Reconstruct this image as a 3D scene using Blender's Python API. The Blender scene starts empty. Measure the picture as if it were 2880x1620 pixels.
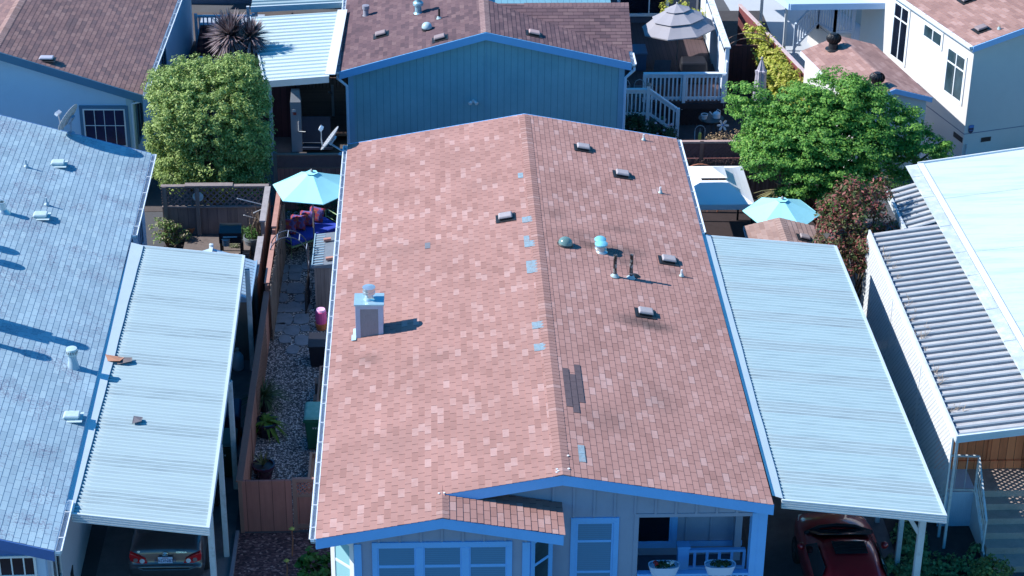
import bpy, bmesh, math, random
import numpy as np
from mathutils import Vector, Matrix
random.seed(7); RNG=np.random.default_rng(7)
SC=bpy.context.scene
COL=SC.collection
R=math.radians
# ------------------------------------------------------------------ camera
CAM_O=np.array([-2.60306,0.0,27.70277]); FPX=5841.3
PITCH,YAW,ROLL=0.48582,0.0419,0.0112
def _basis():
    cy,sy=math.cos(YAW),math.sin(YAW)
    fw=np.array([sy*math.cos(PITCH),cy*math.cos(PITCH),-math.sin(PITCH)])
    r=np.array([cy,-sy,0.0]); u=np.cross(r,fw)
    return r*math.cos(ROLL)+u*math.sin(ROLL), -r*math.sin(ROLL)+u*math.cos(ROLL), fw
CR,CU,CF=_basis()
cam=bpy.data.cameras.new('camera'); camo=bpy.data.objects.new('camera',cam); COL.objects.link(camo)
cam.sensor_fit='HORIZONTAL'; cam.sensor_width=36; cam.lens=FPX/2880*36; cam.clip_start=.5; cam.clip_end=2000
m=Matrix.Identity(4)
for i in range(3):
    m[i][0]=CR[i]; m[i][1]=CU[i]; m[i][2]=-CF[i]; m[i][3]=CAM_O[i]
camo.matrix_world=m; SC.camera=camo
# ------------------------------------------------------------------ light
SUN=np.array([-0.757,0.045,0.652]); SUN/=np.linalg.norm(SUN)
world=bpy.data.worlds.new('World'); SC.world=world; world.use_nodes=True
nt=world.node_tree; nt.nodes.clear()
sky=nt.nodes.new('ShaderNodeTexSky'); sky.sky_type='NISHITA'; sky.sun_disc=False
sky.sun_elevation=math.asin(SUN[2]); sky.sun_rotation=math.atan2(SUN[0],SUN[1])
sky.ozone_density=5.0; sky.air_density=1.0; sky.dust_density=0.3
hs=nt.nodes.new('ShaderNodeHueSaturation'); hs.inputs['Saturation'].default_value=1.35
bg=nt.nodes.new('ShaderNodeBackground'); bg.inputs[1].default_value=0.15
ow=nt.nodes.new('ShaderNodeOutputWorld')
nt.links.new(sky.outputs[0],hs.inputs['Color']); tint=nt.nodes.new('ShaderNodeMixRGB'); tint.blend_type='MULTIPLY'; tint.inputs[0].default_value=1.0; tint.inputs[2].default_value=(.88,1.07,.98,1)
nt.links.new(hs.outputs[0],tint.inputs[1]); nt.links.new(tint.outputs[0],bg.inputs[0]); nt.links.new(bg.outputs[0],ow.inputs[0])
sl=bpy.data.lights.new('sun','SUN'); sl.energy=5.0; sl.angle=R(0.5); sl.color=(1.0,0.97,0.92)
so=bpy.data.objects.new('sun',sl); COL.objects.link(so)
so.rotation_euler=Vector(SUN).to_track_quat('Z','Y').to_euler()
SC.view_settings.view_transform='Standard'; SC.view_settings.look='None'
SC.view_settings.exposure=0.55; SC.view_settings.gamma=1.0
SC.cycles.max_bounces=6; SC.cycles.transparent_max_bounces=8
try: SC.cycles.use_denoising=True
except Exception: pass
# ------------------------------------------------------------------ photo pixel -> point in the place
def ray(px,py): return CF+(px-1440.)/FPX*CR-(py-810.)/FPX*CU
def at(px,py,z):
    d=ray(px,py); return CAM_O+d*((z-CAM_O[2])/d[2])
def atY(px,py,y):
    d=ray(px,py); return CAM_O+d*((y-CAM_O[1])/d[1])
def onplane(px,py,n,k):
    n=np.array(n,float); d=ray(px,py); return CAM_O+d*((k-n@CAM_O)/(n@d))
# ------------------------------------------------------------------ materials
MATS={}
def srgb(c): return tuple((x/12.92 if x<=.04045 else ((x+.055)/1.055)**2.4) for x in c)
class NT:
    def __init__(s,name):
        s.m=bpy.data.materials.new(name); s.m.use_nodes=True; s.t=s.m.node_tree; s.t.nodes.clear()
        s.o=s.n('ShaderNodeOutputMaterial'); s.b=s.n('ShaderNodeBsdfPrincipled'); s.l(s.b.outputs[0],s.o.inputs[0])
    def n(s,ty,**k):
        x=s.t.nodes.new(ty)
        for a,b in k.items(): setattr(x,a,b)
        return x
    def l(s,a,b): s.t.links.new(a,b)
    def math(s,op,a,b=None,c=None):
        x=s.n('ShaderNodeMath',operation=op)
        for i,v in enumerate((a,b,c)):
            if v is None: continue
            if isinstance(v,(int,float)): x.inputs[i].default_value=v
            else: s.l(v,x.inputs[i])
        return x.outputs[0]
    def coord(s,kind='Object'):
        return s.n('ShaderNodeTexCoord').outputs[kind]
    def noise(s,vec,scale,detail=4,rough=.6,stretch=None):
        if stretch:
            mp=s.n('ShaderNodeMapping'); mp.inputs['Scale'].default_value=stretch; s.l(vec,mp.inputs[0]); vec=mp.outputs[0]
        x=s.n('ShaderNodeTexNoise'); x.inputs['Scale'].default_value=scale; x.inputs['Detail'].default_value=detail; x.inputs['Roughness'].default_value=rough
        s.l(vec,x.inputs['Vector']); return x.outputs['Fac']
    def ramp(s,fac,stops,interp='LINEAR'):
        x=s.n('ShaderNodeValToRGB'); x.color_ramp.interpolation=interp
        e=x.color_ramp.elements
        while len(e)>1: e.remove(e[-1])
        e[0].position=stops[0][0]; e[0].color=(*stops[0][1],1)
        for p,c in stops[1:]:
            q=e.new(p); q.color=(*c,1)
        s.l(fac,x.inputs[0]); return x.outputs[0]
    def mix(s,fac,a,b,mode='MIX'):
        x=s.n('ShaderNodeMixRGB',blend_type=mode)
        for i,v in enumerate((fac,a,b)):
            if isinstance(v,(int,float)): x.inputs[i].default_value=v
            elif isinstance(v,tuple): x.inputs[i].default_value=(*v,1)
            else: s.l(v,x.inputs[i])
        return x.outputs[0]
    def bump(s,h,strength=.3,dist=.02):
        x=s.n('ShaderNodeBump'); x.inputs['Strength'].default_value=strength; x.inputs['Distance'].default_value=dist
        s.l(h,x.inputs['Height']); s.l(x.outputs[0],s.b.inputs['Normal'])
    def base(s,c):
        if isinstance(c,tuple): s.b.inputs['Base Color'].default_value=(*c,1)
        else: s.l(c,s.b.inputs['Base Color'])
    def rough(s,v): s.b.inputs['Roughness'].default_value=v
def mul(c,k): return tuple(min(1,x*k) for x in c)
def plain(name,c,rough=.6,var=.18,scale=3.0,stretch=None,fine=40,bump=0.0,metal=0.0,grime=None,gscale=1.2,gamt=.35,coat=0.0):
    """painted / stone / cloth surface: broad and fine tonal variation, optional grime patches and relief"""
    if name in MATS: return MATS[name]
    k=NT(name); v=k.coord()
    n1=k.noise(v,scale,5,.65,stretch); n2=k.noise(v,fine,3,.6)
    f=k.math('MULTIPLY_ADD',n1,.65,k.math('MULTIPLY',n2,.35))
    col=k.ramp(f,[(.3,mul(c,1-var)),(.5,c),(.72,mul(c,1+var*.7))])
    if grime:
        g=k.noise(v,gscale,6,.7,stretch); gf=k.ramp(g,[(.48,(0,0,0)),(.7,(gamt,)*3)])
        col=k.mix(gf,col,grime)
    k.base(col); k.rough(rough); k.b.inputs['Metallic'].default_value=metal
    if coat: k.b.inputs['Coat Weight'].default_value=coat; k.b.inputs['Coat Roughness'].default_value=.05
    if bump: k.bump(n2,bump,.01)
    MATS[name]=k.m; return k.m
def shingle(name,stops,exp=.1416,tab=.3333,cut=.038,cutcol=(.04,.022,.022),gran=.22,stain=None,jit=.12,smudges=()):
    """asphalt tabs: UV is in metres (u along the eave, v up the slope); one random tone per tab, slots between tabs, mineral grain"""
    if name in MATS: return MATS[name]
    k=NT(name); uv=k.n('ShaderNodeUVMap'); sp=k.n('ShaderNodeSeparateXYZ'); k.l(uv.outputs[0],sp.inputs[0])
    row=k.math('FLOOR',k.math('MULTIPLY_ADD',sp.outputs[1],1/exp,.0001))
    wn0=k.n('ShaderNodeTexWhiteNoise',noise_dimensions='1D'); k.l(row,wn0.inputs['W'])
    u=k.math('ADD',k.math('MULTIPLY',sp.outputs[0],1/tab),k.math('ADD',k.math('MULTIPLY',row,.5),k.math('MULTIPLY',wn0.outputs[0],jit)))
    colid=k.math('FLOOR',u); fr=k.math('FRACT',u)
    cb=k.n('ShaderNodeCombineXYZ'); k.l(row,cb.inputs[0]); k.l(colid,cb.inputs[1])
    wn=k.n('ShaderNodeTexWhiteNoise',noise_dimensions='2D'); k.l(cb.outputs[0],wn.inputs['Vector'])
    v=k.coord()
    blot=k.noise(v,5.0,3,.6)
    f=k.math('ADD',wn.outputs[0],k.math('MULTIPLY',k.math('SUBTRACT',blot,.5),.35))
    c=k.ramp(f,stops)
    g=k.noise(v,55,4,.8); g2=k.noise(v,.6,4,.6)
    gv=k.math('ADD',1-gran*.5,k.math('MULTIPLY',g,gran)); 
    gc=k.n('ShaderNodeCombineXYZ'); [k.l(gv,gc.inputs[i]) for i in range(3)]
    c=k.mix(1.0,c,gc.outputs[0],'MULTIPLY')
    b2=k.ramp(g2,[(.3,(.88,)*3),(.7,(1.06,)*3)]); c=k.mix(1.0,c,b2,'MULTIPLY')
    if stain:
        sn=k.noise(v,22,5,.75); sm=k.noise(v,1.1,3,.6)
        sf=k.ramp(k.math('MULTIPLY',sn,k.math('ADD',sm,.35)),[(.46,(0,0,0)),(.56,(.7,)*3)]); c=k.mix(sf,c,stain)
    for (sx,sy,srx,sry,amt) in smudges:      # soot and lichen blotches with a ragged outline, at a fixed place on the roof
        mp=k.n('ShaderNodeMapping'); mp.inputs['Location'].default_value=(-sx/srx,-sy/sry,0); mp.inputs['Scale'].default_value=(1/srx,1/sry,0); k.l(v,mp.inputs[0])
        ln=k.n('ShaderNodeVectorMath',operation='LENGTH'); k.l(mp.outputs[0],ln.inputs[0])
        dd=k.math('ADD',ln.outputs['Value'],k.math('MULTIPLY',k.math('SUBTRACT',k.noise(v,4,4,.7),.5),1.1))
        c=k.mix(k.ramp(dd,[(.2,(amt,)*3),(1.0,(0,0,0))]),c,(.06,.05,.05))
    # slot mask with wobble
    wob=k.math('MULTIPLY',k.math('SUBTRACT',k.noise(v,9,2,.5),.5),.02)
    cm=k.math('LESS_THAN',k.math('ADD',fr,wob),cut)
    c=k.mix(cm,c,cutcol); k.base(c); k.rough(.95); k.b.inputs['Specular IOR Level'].default_value=.15
    k.bump(g,.35,.006); MATS[name]=k.m; return k.m
def wood(name,c,plank=None,axis=0,var=.35,rough=.85,gap=.06):
    """boards: long grain, one tone per board when plank width is given"""
    if name in MATS: return MATS[name]
    k=NT(name); v=k.coord()
    st=[14,14,14]; st[2]=1.2
    g=k.noise(v,1.0,6,.7,tuple(st)); n1=k.noise(v,1.3,4,.6)
    f=k.math('MULTIPLY_ADD',g,.6,k.math('MULTIPLY',n1,.4))
    if plank:
        sp=k.n('ShaderNodeSeparateXYZ'); k.l(v,sp.inputs[0])
        q=k.math('MULTIPLY',sp.outputs[axis],1/plank); wn=k.n('ShaderNodeTexWhiteNoise',noise_dimensions='1D'); k.l(k.math('FLOOR',q),wn.inputs['W'])
        f=k.math('ADD',f,k.math('MULTIPLY',k.math('SUBTRACT',wn.outputs[0],.5),.35))
    col=k.ramp(f,[(.25,mul(c,1-var)),(.5,c),(.78,mul(c,1+var*.8))])
    if plank:
        cm=k.math('LESS_THAN',k.math('FRACT',q),gap); col=k.mix(cm,col,mul(c,.25))
    k.base(col); k.rough(rough); k.bump(g,.3,.006); MATS[name]=k.m; return k.m
def leafmat(name,stops,trans=.3):
    if name in MATS: return MATS[name]
    k=NT(name); gi=k.n('ShaderNodeNewGeometry'); v=k.coord(); n=k.noise(v,1.4,3,.6)
    f=k.math('ADD',k.math('MULTIPLY',gi.outputs['Random Per Island'],.75),k.math('MULTIPLY',n,.3))
    c=k.ramp(f,stops); k.base(c); k.rough(.55); k.b.inputs['Specular IOR Level'].default_value=.3
    tr=k.n('ShaderNodeBsdfTranslucent'); k.l(c,tr.inputs[0]); mx=k.n('ShaderNodeMixShader'); mx.inputs[0].default_value=trans
    k.l(k.b.outputs[0],mx.inputs[1]); k.l(tr.outputs[0],mx.inputs[2]); k.l(mx.outputs[0],k.o.inputs[0]); MATS[name]=k.m; return k.m
def glass(name,c=(.02,.03,.05),rough=.05,slat=None,slatc=None):
    """window pane: dark or with a closed slatted blind just behind it"""
    if name in MATS: return MATS[name]
    k=NT(name); v=k.coord(); n=k.noise(v,1.5,3,.6)
    col=k.ramp(n,[(.3,mul(c,.6)),(.7,mul(c,1.4))])
    if slat:
        sp=k.n('ShaderNodeSeparateXYZ'); k.l(v,sp.inputs[0]); fr=k.math('FRACT',k.math('MULTIPLY',sp.outputs[2],1/slat))
        sc=k.ramp(fr,[(0,mul(slatc,.75)),(.2,slatc),(.85,mul(slatc,1.1)),(1,mul(slatc,.75))]); col=k.mix(.85,col,sc)
    k.base(col); k.rough(rough); k.b.inputs['IOR'].default_value=1.5; k.b.inputs['Specular IOR Level'].default_value=.5; MATS[name]=k.m; return k.m
# ------------------------------------------------------------------ mesh builder
class MB:
    def __init__(s): s.v=[]; s.f=[]; s.uv={}; s.mi={}
    def vert(s,p): s.v.append((float(p[0]),float(p[1]),float(p[2]))); return len(s.v)-1
    def face(s,pts,uv=None,mi=0):
        i=[s.vert(p) for p in pts]; s.f.append(i)
        if uv: s.uv[len(s.f)-1]=uv
        if mi: s.mi[len(s.f)-1]=mi
        return s
    def box(s,x0,x1,y0,y1,z0,z1,mi=0):
        return s.hexa([(x0,y0,z0),(x1,y0,z0),(x1,y1,z0),(x0,y1,z0),(x0,y0,z1),(x1,y0,z1),(x1,y1,z1),(x0,y1,z1)],mi)
    def hexa(s,p,mi=0):
        b=len(s.v); [s.vert(q) for q in p]
        for q in ((0,3,2,1),(4,5,6,7),(0,1,5,4),(1,2,6,5),(2,3,7,6),(3,0,4,7)):
            s.f.append([b+j for j in q])
            if mi: s.mi[len(s.f)-1]=mi
        return s
    def obox(s,c,ax,ay,az,mi=0):
        c=np.array(c,float);ax=np.array(ax,float);ay=np.array(ay,float);az=np.array(az,float)
        return s.hexa([c-ax-ay-az,c+ax-ay-az,c+ax+ay-az,c-ax+ay-az,c-ax-ay+az,c+ax-ay+az,c+ax+ay+az,c-ax+ay+az],mi)
    def bar(s,p,q,w,h,up=(0,0,1)):
        p=np.array(p,float);q=np.array(q,float);d=q-p;L=np.linalg.norm(d); d/=L
        u=np.array(up,float); sd=np.cross(d,u)
        if np.linalg.norm(sd)<1e-4: sd=np.cross(d,np.array([1.,0,0]))
        sd/=np.linalg.norm(sd); u=np.cross(sd,d)
        return s.obox((p+q)/2,d*L/2,sd*w/2,u*h/2)
    def prism(s,poly,ext):
        """closed polygon (3-D, planar) pushed along ext"""
        e=np.array(ext,float); n=len(poly); a=[s.vert(p) for p in poly]; b=[s.vert(np.array(p,float)+e) for p in poly]
        s.f.append(a[::-1]); s.f.append(b)
        for i in range(n): s.f.append([a[i],a[(i+1)%n],b[(i+1)%n],b[i]])
        return s
    def tube(s,pts,r,n=8,caps=True):
        pts=[np.array(p,float) for p in pts]; rs=r if isinstance(r,(list,tuple)) else [r]*len(pts); rings=[]
        for i,p in enumerate(pts):
            d=pts[min(i+1,len(pts)-1)]-pts[max(i-1,0)]; d/=max(1e-9,np.linalg.norm(d))
            a=np.cross(d,[0,0,1.]); 
            if np.linalg.norm(a)<1e-3: a=np.cross(d,[0,1.,0])
            a/=np.linalg.norm(a); b=np.cross(d,a)
            rings.append([s.vert(p+rs[i]*(a*math.cos(t)+b*math.sin(t))) for t in np.linspace(0,2*math.pi,n,endpoint=False)])
        for i in range(len(pts)-1):
            for j in range(n): s.f.append([rings[i][j],rings[i][(j+1)%n],rings[i+1][(j+1)%n],rings[i+1][j]])
        if caps: s.f.append(rings[0][::-1]); s.f.append(rings[-1])
        return s
    def lathe(s,prof,c,n=20,axis=None,cap=True):
        """profile of (radius, height) turned round the vertical (or given) axis at c"""
        c=np.array(c,float); az=np.array(axis if axis is not None else (0,0,1),float); az/=np.linalg.norm(az)
        ax=np.cross(az,[0,1.,0]); 
        if np.linalg.norm(ax)<1e-3: ax=np.array([1.,0,0])
        ax/=np.linalg.norm(ax); ay=np.cross(az,ax)
        rings=[[s.vert(c+az*h+r*(ax*math.cos(t)+ay*math.sin(t))) for t in np.linspace(0,2*math.pi,n,endpoint=False)] for r,h in prof]
        for i in range(len(prof)-1):
            for j in range(n): s.f.append([rings[i][j],rings[i][(j+1)%n],rings[i+1][(j+1)%n],rings[i+1][j]])
        if cap: s.f.append(rings[0][::-1]); s.f.append(rings[-1])
        return s
    def build(s,name,mat,parent=None,smooth=False,bevel=0,subsurf=0,label=None,auto=False):
        off=np.array(parent_loc(parent)); me=bpy.data.meshes.new(name)
        V=np.array(s.v,float)-off if s.v else np.zeros((0,3))
        me.from_pydata(V.tolist(),[],s.f)
        for mm in (mat if isinstance(mat,(list,tuple)) else [mat]): me.materials.append(mm)
        if s.uv:
            ul=me.uv_layers.new(name='UVMap')
            for fi,uv in s.uv.items():
                p=me.polygons[fi]
                for li,c in zip(p.loop_indices,uv): ul.data[li].uv=c
        for fi,mi in s.mi.items(): me.polygons[fi].material_index=mi
        if smooth or auto:
            me.polygons.foreach_set('use_smooth',[True]*len(me.polygons))
        if auto:
            try: me.set_sharp_from_angle(angle=R(35))
            except Exception: pass
        me.validate(); me.update()
        o=bpy.data.objects.new(name,me); COL.objects.link(o)
        if parent is not None: o.parent=parent
        if bevel:
            b=o.modifiers.new('bevel','BEVEL'); b.width=bevel; b.segments=2; b.limit_method='ANGLE'; b.angle_limit=R(40)
        if subsurf:
            b=o.modifiers.new('sub','SUBSURF'); b.levels=subsurf; b.render_levels=subsurf
        if label: o['label']=label
        return o
def parent_loc(p):
    L=np.zeros(3)
    while p is not None: L=L+np.array(p.location); p=p.parent
    return L
def thing(name,label,cat,loc,group=None):
    o=bpy.data.objects.new(name,None); COL.objects.link(o); o.location=tuple(float(x) for x in loc)
    o.empty_display_size=.2; tag(o,label,cat,group); return o
def tag(o,label,cat,group=None):
    o['label']=label; o['category']=cat
    if group: o['group']=group
    return o
def struct(o,kind='structure'):
    o['kind']=kind; return o
def copy_tree(o,parent=None):
    c=o.copy(); COL.objects.link(c)
    if parent is not None: c.parent=parent
    for ch in list(o.children): copy_tree(ch,c)
    return c
def lerp(a,b,t): return np.array(a,float)*(1-t)+np.array(b,float)*t
# ------------------------------------------------------------------ palette
M_fascia=plain('shade_blue_trim',(.15,.45,.88),.5,.08,2.0,fine=25,bump=.1)  # blue of the skylit shade is mixed into the trim colour
M_white=plain('white_paint',(.68,.71,.74),.5,.08,2.0,fine=20)
M_whitedirty=plain('weathered_white',(.56,.60,.64),.6,.12,3.0,grime=(.25,.25,.24),gscale=6,gamt=.5)
M_gutter=plain('gutter_enamel',(.72,.78,.84),.4,.1,3.0)
M_trough=plain('gutter_trough',(.34,.38,.44),.7,.35,4.0)
M_siding=plain('grey_siding',(.25,.32,.45),.8,.1,2.5,fine=60,bump=.2)
M_alum=plain('painted_aluminium',(.335,.435,.46),.45,.08,1.0,stretch=(.5,7,1),fine=30,grime=(.25,.31,.36),gscale=.9,gamt=.28)
M_alum2=plain('weathered_pans',(.32,.44,.47),.45,.09,.8,stretch=(.5,7,1),fine=30,grime=(.15,.21,.24),gscale=1.5,gamt=.5)
M_panworn=plain('worn_pan',(.30,.39,.415),.5,.12,1.2,stretch=(.5,7,1),fine=30,grime=(.16,.21,.24),gscale=1.8,gamt=.7)
M_alumtrim=plain('aluminium_trim',(.55,.63,.68),.4,.08,2.0)
M_galv=plain('galvanised_steel',(.45,.55,.60),.35,.2,6.0,metal=.6)
M_black=plain('black_paint',(.015,.016,.02),.5,.3,5.0)
M_blacktar=plain('tarred_pipe',(.012,.012,.013),.4,.5,14.0,grime=(.55,.55,.55),gscale=9,gamt=.9)
M_soffit=plain('soffit',(.45,.50,.62),.8,.1,2.0)
M_dark=plain('dark_interior',(.01,.012,.02),.8,.3,2.0)
M_paneblind=glass('pane_with_blind',(.01,.03,.07),.08,.05,(.07,.25,.44))
M_panedark=glass('dark_pane',(.006,.01,.02),.04)
M_sheen=glass('tinted_pane',(.03,.06,.08),.03)
ROOF_PINK=[(0,(.325,.177,.155)),(.14,(.35,.193,.170)),(.27,(.375,.208,.183)),(.76,(.39,.218,.192)),(.89,(.422,.248,.222)),(1,(.465,.295,.272))]

# ------------------------------------------------------------------ roof and carport builders
def courses(mb,E0,U,V,N,L,S,exp=.1416,t=.013,clip=None,mi=0):
    """overlapping shingle courses as real steps from the eave E0 up the slope; UV in metres"""
    E0,U,V,N=[np.array(q,float) for q in (E0,U,V,N)]
    n=int(math.ceil(S/exp-1e-6))
    for i in range(n):
        v0,v1=i*exp,min((i+1)*exp,S)
        a0,a1=(0,L) if clip is None else clip(v0)
        b0,b1=(0,L) if clip is None else clip(v1)
        if a1-a0<.02 and b1-b0<.02: continue
        P=lambda u,v,h: E0+U*u+V*v+N*h
        e=.0008
        mb.face([P(a0,v0,t),P(a1,v0,t),P(b1,v1,.002),P(b0,v1,.002)],[(a0,v0+e),(a1,v0+e),(b1,v1-e),(b0,v1-e)],mi)
        mb.face([P(a0,v0,0),P(a1,v0,0),P(a1,v0,t),P(a0,v0,t)],[(a0,v0+e),(a1,v0+e),(a1,v0+2*e),(a0,v0+2*e)],mi)
def ridgecap(mb,A,B,wl,wr,exp=.1416,t=.006,mi=0):
    """bent caps stepping along the ridge from A to B; wl / wr are the vectors down each side"""
    A,B,wl,wr=[np.array(q,float) for q in (A,B,wl,wr)]
    L=np.linalg.norm(B-A); d=(B-A)/L; n=int(L/exp); up=np.array([0,0,1.])
    for i in range(n):
        y0,y1=i*exp,(i+1)*exp
        p0,p1=A+d*y0,A+d*y1; j=(random.random()-.5)*.02
        h0,h1=up*(t+.016),up*(.016)
        for w,k in ((wl,0.2),(wr,0.7)):
            w2=w*(1+j)
            mb.face([p0+h0,p1+h1,p1+w2+h1*.6,p0+w2+h0*.8],[(k,y0+.001),(k,y1-.001),(k+.1,y1-.001),(k+.1,y0+.001)],mi)
            mb.face([p0+h0,p0+w2+h0*.8,p0+w2-up*.01,p0+h0-up*(t+.01)],[(k,y0+.001)]*4,mi)
            mb.face([p0+w2+h0*.8,p1+w2+h1*.6,p1+w2-up*.02,p0+w2-up*.02],[(k,y0+.001)]*4,mi)
def slab(mb,pts,th,mi=0):
    """roof deck below a slope"""
    mb.prism([np.array(p,float)+np.array([0,0,-.004]) for p in pts],(0,0,-th)); 
    if mi:
        for q in range(len(mb.f)-len(pts)-2,len(mb.f)): mb.mi[q]=mi
def pans(mb,BI,BO,FO,FI,period,depth,saw=True,flat=.0):
    """rolled metal pans running from the inner to the outer edge, stepped towards the front; rib tops use material 1, open joints material 2"""
    BI,BO,FO,FI=[np.array(q,float) for q in (BI,BO,FO,FI)]
    L=np.linalg.norm(FO-BO); n=int(round(L/period)); Zu=np.array([0,0,1.])
    ts=[];hs=[];ms=[]
    for i in range(n):
        if saw: prof=((0,-.004,1),(.2,-.006,3 if (i*7919)%11<4 else 0),(.93,-depth,0)) if i%3 else ((0,0,1),(.24,-.003,3 if (i*7919)%11<4 else 0),(.84,-depth,2),(.95,-depth*1.1,0))
        else: prof=((0,0,1),(.12,0,1),(.17,-depth,0),(.9,-depth,2),(.97,-depth,0))
        for f,h,m in prof: ts.append((i+f)/n); hs.append(h); ms.append(m)
    ts.append(1.0); hs.append(0); W=np.linalg.norm(BO-BI)
    zones=((0,1,1),(.10/W,.9,.75),(.3/W,.42,.42),(1,.42,.42)) if saw else ((0,1,1),(1,1,1))
    for k in range(len(ts)-1):
        a,b=ts[k],ts[k+1]
        for (s0,d0,_),(s1,d1,_) in zip(zones[:-1],zones[1:]):
            P=lambda sx,t,h:lerp(lerp(BI,FI,t),lerp(BO,FO,t),sx)+Zu*h
            mb.face([P(s0,a,hs[k]*d0),P(s1,a,hs[k]*d1),P(s1,b,hs[k+1]*d1),P(s0,b,hs[k+1]*d0)],None,ms[k])
def gutter_part(p,q,out,parent,w=.13,d=.11,clips=.9,name='gutter'):
    """open trough with a rolled lip and hangers, from p to q at the back edge; out points away from the roof"""
    p=np.array(p,float);q=np.array(q,float);o=np.array(out,float);L=np.linalg.norm(q-p);dr=(q-p)/L;Zu=np.array([0,0,1.])
    mb=MB()
    th=.012
    mb.prism([p,p+o*th,p+o*th-Zu*d,p-Zu*d],q-p)
    mb.prism([p+o*th-Zu*(d-th),p+o*(w-.03)-Zu*(d-th),p+o*(w-.03)-Zu*d,p+o*th-Zu*d],q-p)
    mb.prism([p+o*(w-.03)-Zu*d,p+o*w-Zu*d*.45,p+o*w,p+o*(w-th-.012),p+o*(w-.03-th)-Zu*(d-.01)],q-p)
    for e in (p,q-dr*.01): mb.prism([e,e+o*w,e+o*w-Zu*d*.45,e+o*(w-.03)-Zu*d,e-Zu*d],dr*.01)
    g=mb.build(name,M_gutter,parent)
    m2=MB(); n=int(L/clips)
    for i in range(n):
        c=p+dr*(L*(i+.5)/n); m2.prism([c,c+o*w,c+o*w+Zu*.012,c+Zu*.012],dr*.02)
    m2.build('hanger',M_white,g)
    m3=MB(); m3.prism([p+o*.02-Zu*.07,p+o*(w-.03)-Zu*.07,p+o*(w-.03)-Zu*.09,p+o*.02-Zu*.09],q-p); m3.build('trough_strip',M_trough,g)  # darker strip along the bottom of the trough
    return g
def board(mb,p,q,h,th,n):
    """fascia board hanging h below the line p-q, th thick along n"""
    p=np.array(p,float);q=np.array(q,float);Zu=np.array([0,0,1.])
    mb.prism([p,q,q-Zu*h,p-Zu*h],np.array(n,float)*th)
def window(parent,x0,x1,z0,z1,y,fmat,pmat,bars=(),vbars=(),fw=.09,proud=.03,inner=.045):
    """window in a wall that faces -Y: a trim frame, its pane and the sash bars"""
    m=MB(); f=y-proud
    m.box(x0,x1,f,y+.03,z1-fw,z1); m.box(x0,x1,f,y+.03,z0,z0+fw); m.box(x0,x0+fw,f,y+.03,z0+fw,z1-fw); m.box(x1-fw,x1,f,y+.03,z0+fw,z1-fw)
    g=f+.012
    for (a,b,c,d) in ((x0+fw,x1-fw,z1-fw-inner,z1-fw),(x0+fw,x1-fw,z0+fw,z0+fw+inner),(x0+fw,x0+fw+inner,z0+fw+inner,z1-fw-inner),(x1-fw-inner,x1-fw,z0+fw+inner,z1-fw-inner)): m.box(a,b,g,y+.02,c,d)
    for zz in bars: m.box(x0+fw+inner,x1-fw-inner,g+.004,y+.018,zz-.03,zz+.03)
    for xx in vbars: m.box(xx-.03,xx+.03,g+.006,y+.016,z0+fw+inner,z1-fw-inner)
    w=m.build('window',fmat,parent,bevel=.004)
    p=MB(); p.box(x0+fw+.01,x1-fw-.01,y-.006,y+.012,z0+fw+.01,z1-fw-.01); p.build('pane',pmat,w)
    return w
def fwindow(parent,O,U,N,w,h,fmat,pmat,hb=(),vb=(),fw=.08,proud=.04,name='window',thin=.025):
    """window on any vertical wall: O lower corner, U along the wall, N out of it; hb / vb are bar fractions"""
    O=np.array(O,float);U=np.array(U,float);N=np.array(N,float);Zu=np.array([0,0,1.])
    def bx(m,u0,u1,z0,z1,n0,n1):
        P=lambda u,z,n:O+U*u+Zu*z+N*n
        m.hexa([P(u0,z0,n0),P(u1,z0,n0),P(u1,z0,n1),P(u0,z0,n1),P(u0,z1,n0),P(u1,z1,n0),P(u1,z1,n1),P(u0,z1,n1)])
    m=MB(); bx(m,0,w,0,fw,0,proud);bx(m,0,w,h-fw,h,0,proud);bx(m,0,fw,fw,h-fw,0,proud);bx(m,w-fw,w,fw,h-fw,0,proud)
    for t in hb: bx(m,fw,w-fw,h*t-thin,h*t+thin,0.002,proud-.008)
    for t in vb: bx(m,w*t-thin,w*t+thin,fw,h-fw,0.002,proud-.006)
    o=m.build(name,fmat,parent,bevel=.004)
    p=MB(); bx(p,fw*.9,w-fw*.9,fw*.9,h-fw*.9,.001,.012); p.build('pane',pmat,o); return o
def boxvent(parent,c,N,U,mtop,mbase=None,s=(.19,.15),h=.10,flange=True,name='roof_vent'):
    """low slant-back vent: rounded hood standing on a dark throat over a flange"""
    c=np.array(c,float);N=np.array(N,float);N/=np.linalg.norm(N);U=np.array(U,float);V=np.cross(N,U)
    m=MB(); m.obox(c+N*.022,U*(s[0]+.07),V*(s[1]+.08),N*.004); m.obox(c+N*(h*.45),U*s[0]*.82,V*s[1]*.8,N*h*.32)
    o=m.build(name,mbase or M_black,parent)
    q=MB(); a=c+N*(h*.72); b=c+N*(h+.035)
    lo=[a+U*x*s[0]+V*y*s[1] for x,y in ((-1,-1),(1,-1),(1,1),(-1,1))]; hi=[b+U*x*s[0]*.86+V*y*s[1]*.84 for x,y in ((-1,-1),(1,-1),(1,1),(-1,1))]
    q.hexa(lo+hi); q.build('vent_hood',mtop,o,bevel=.02); return o
def pipevent(parent,c,h,r,mat,N,name='vent_pipe',boot=M_alum,lean=(0,0)):
    c=np.array(c,float); m=MB(); m.tube([c,c+np.array([lean[0],lean[1],h])],r,10); 
    o=m.build(name,mat,parent,auto=True)
    q=MB(); q.lathe([(r*2.6,.02),(r*2.2,.035),(r*1.15,.09)],c,12,axis=N); q.build('pipe_boot',boot,o,auto=True); return o
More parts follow.
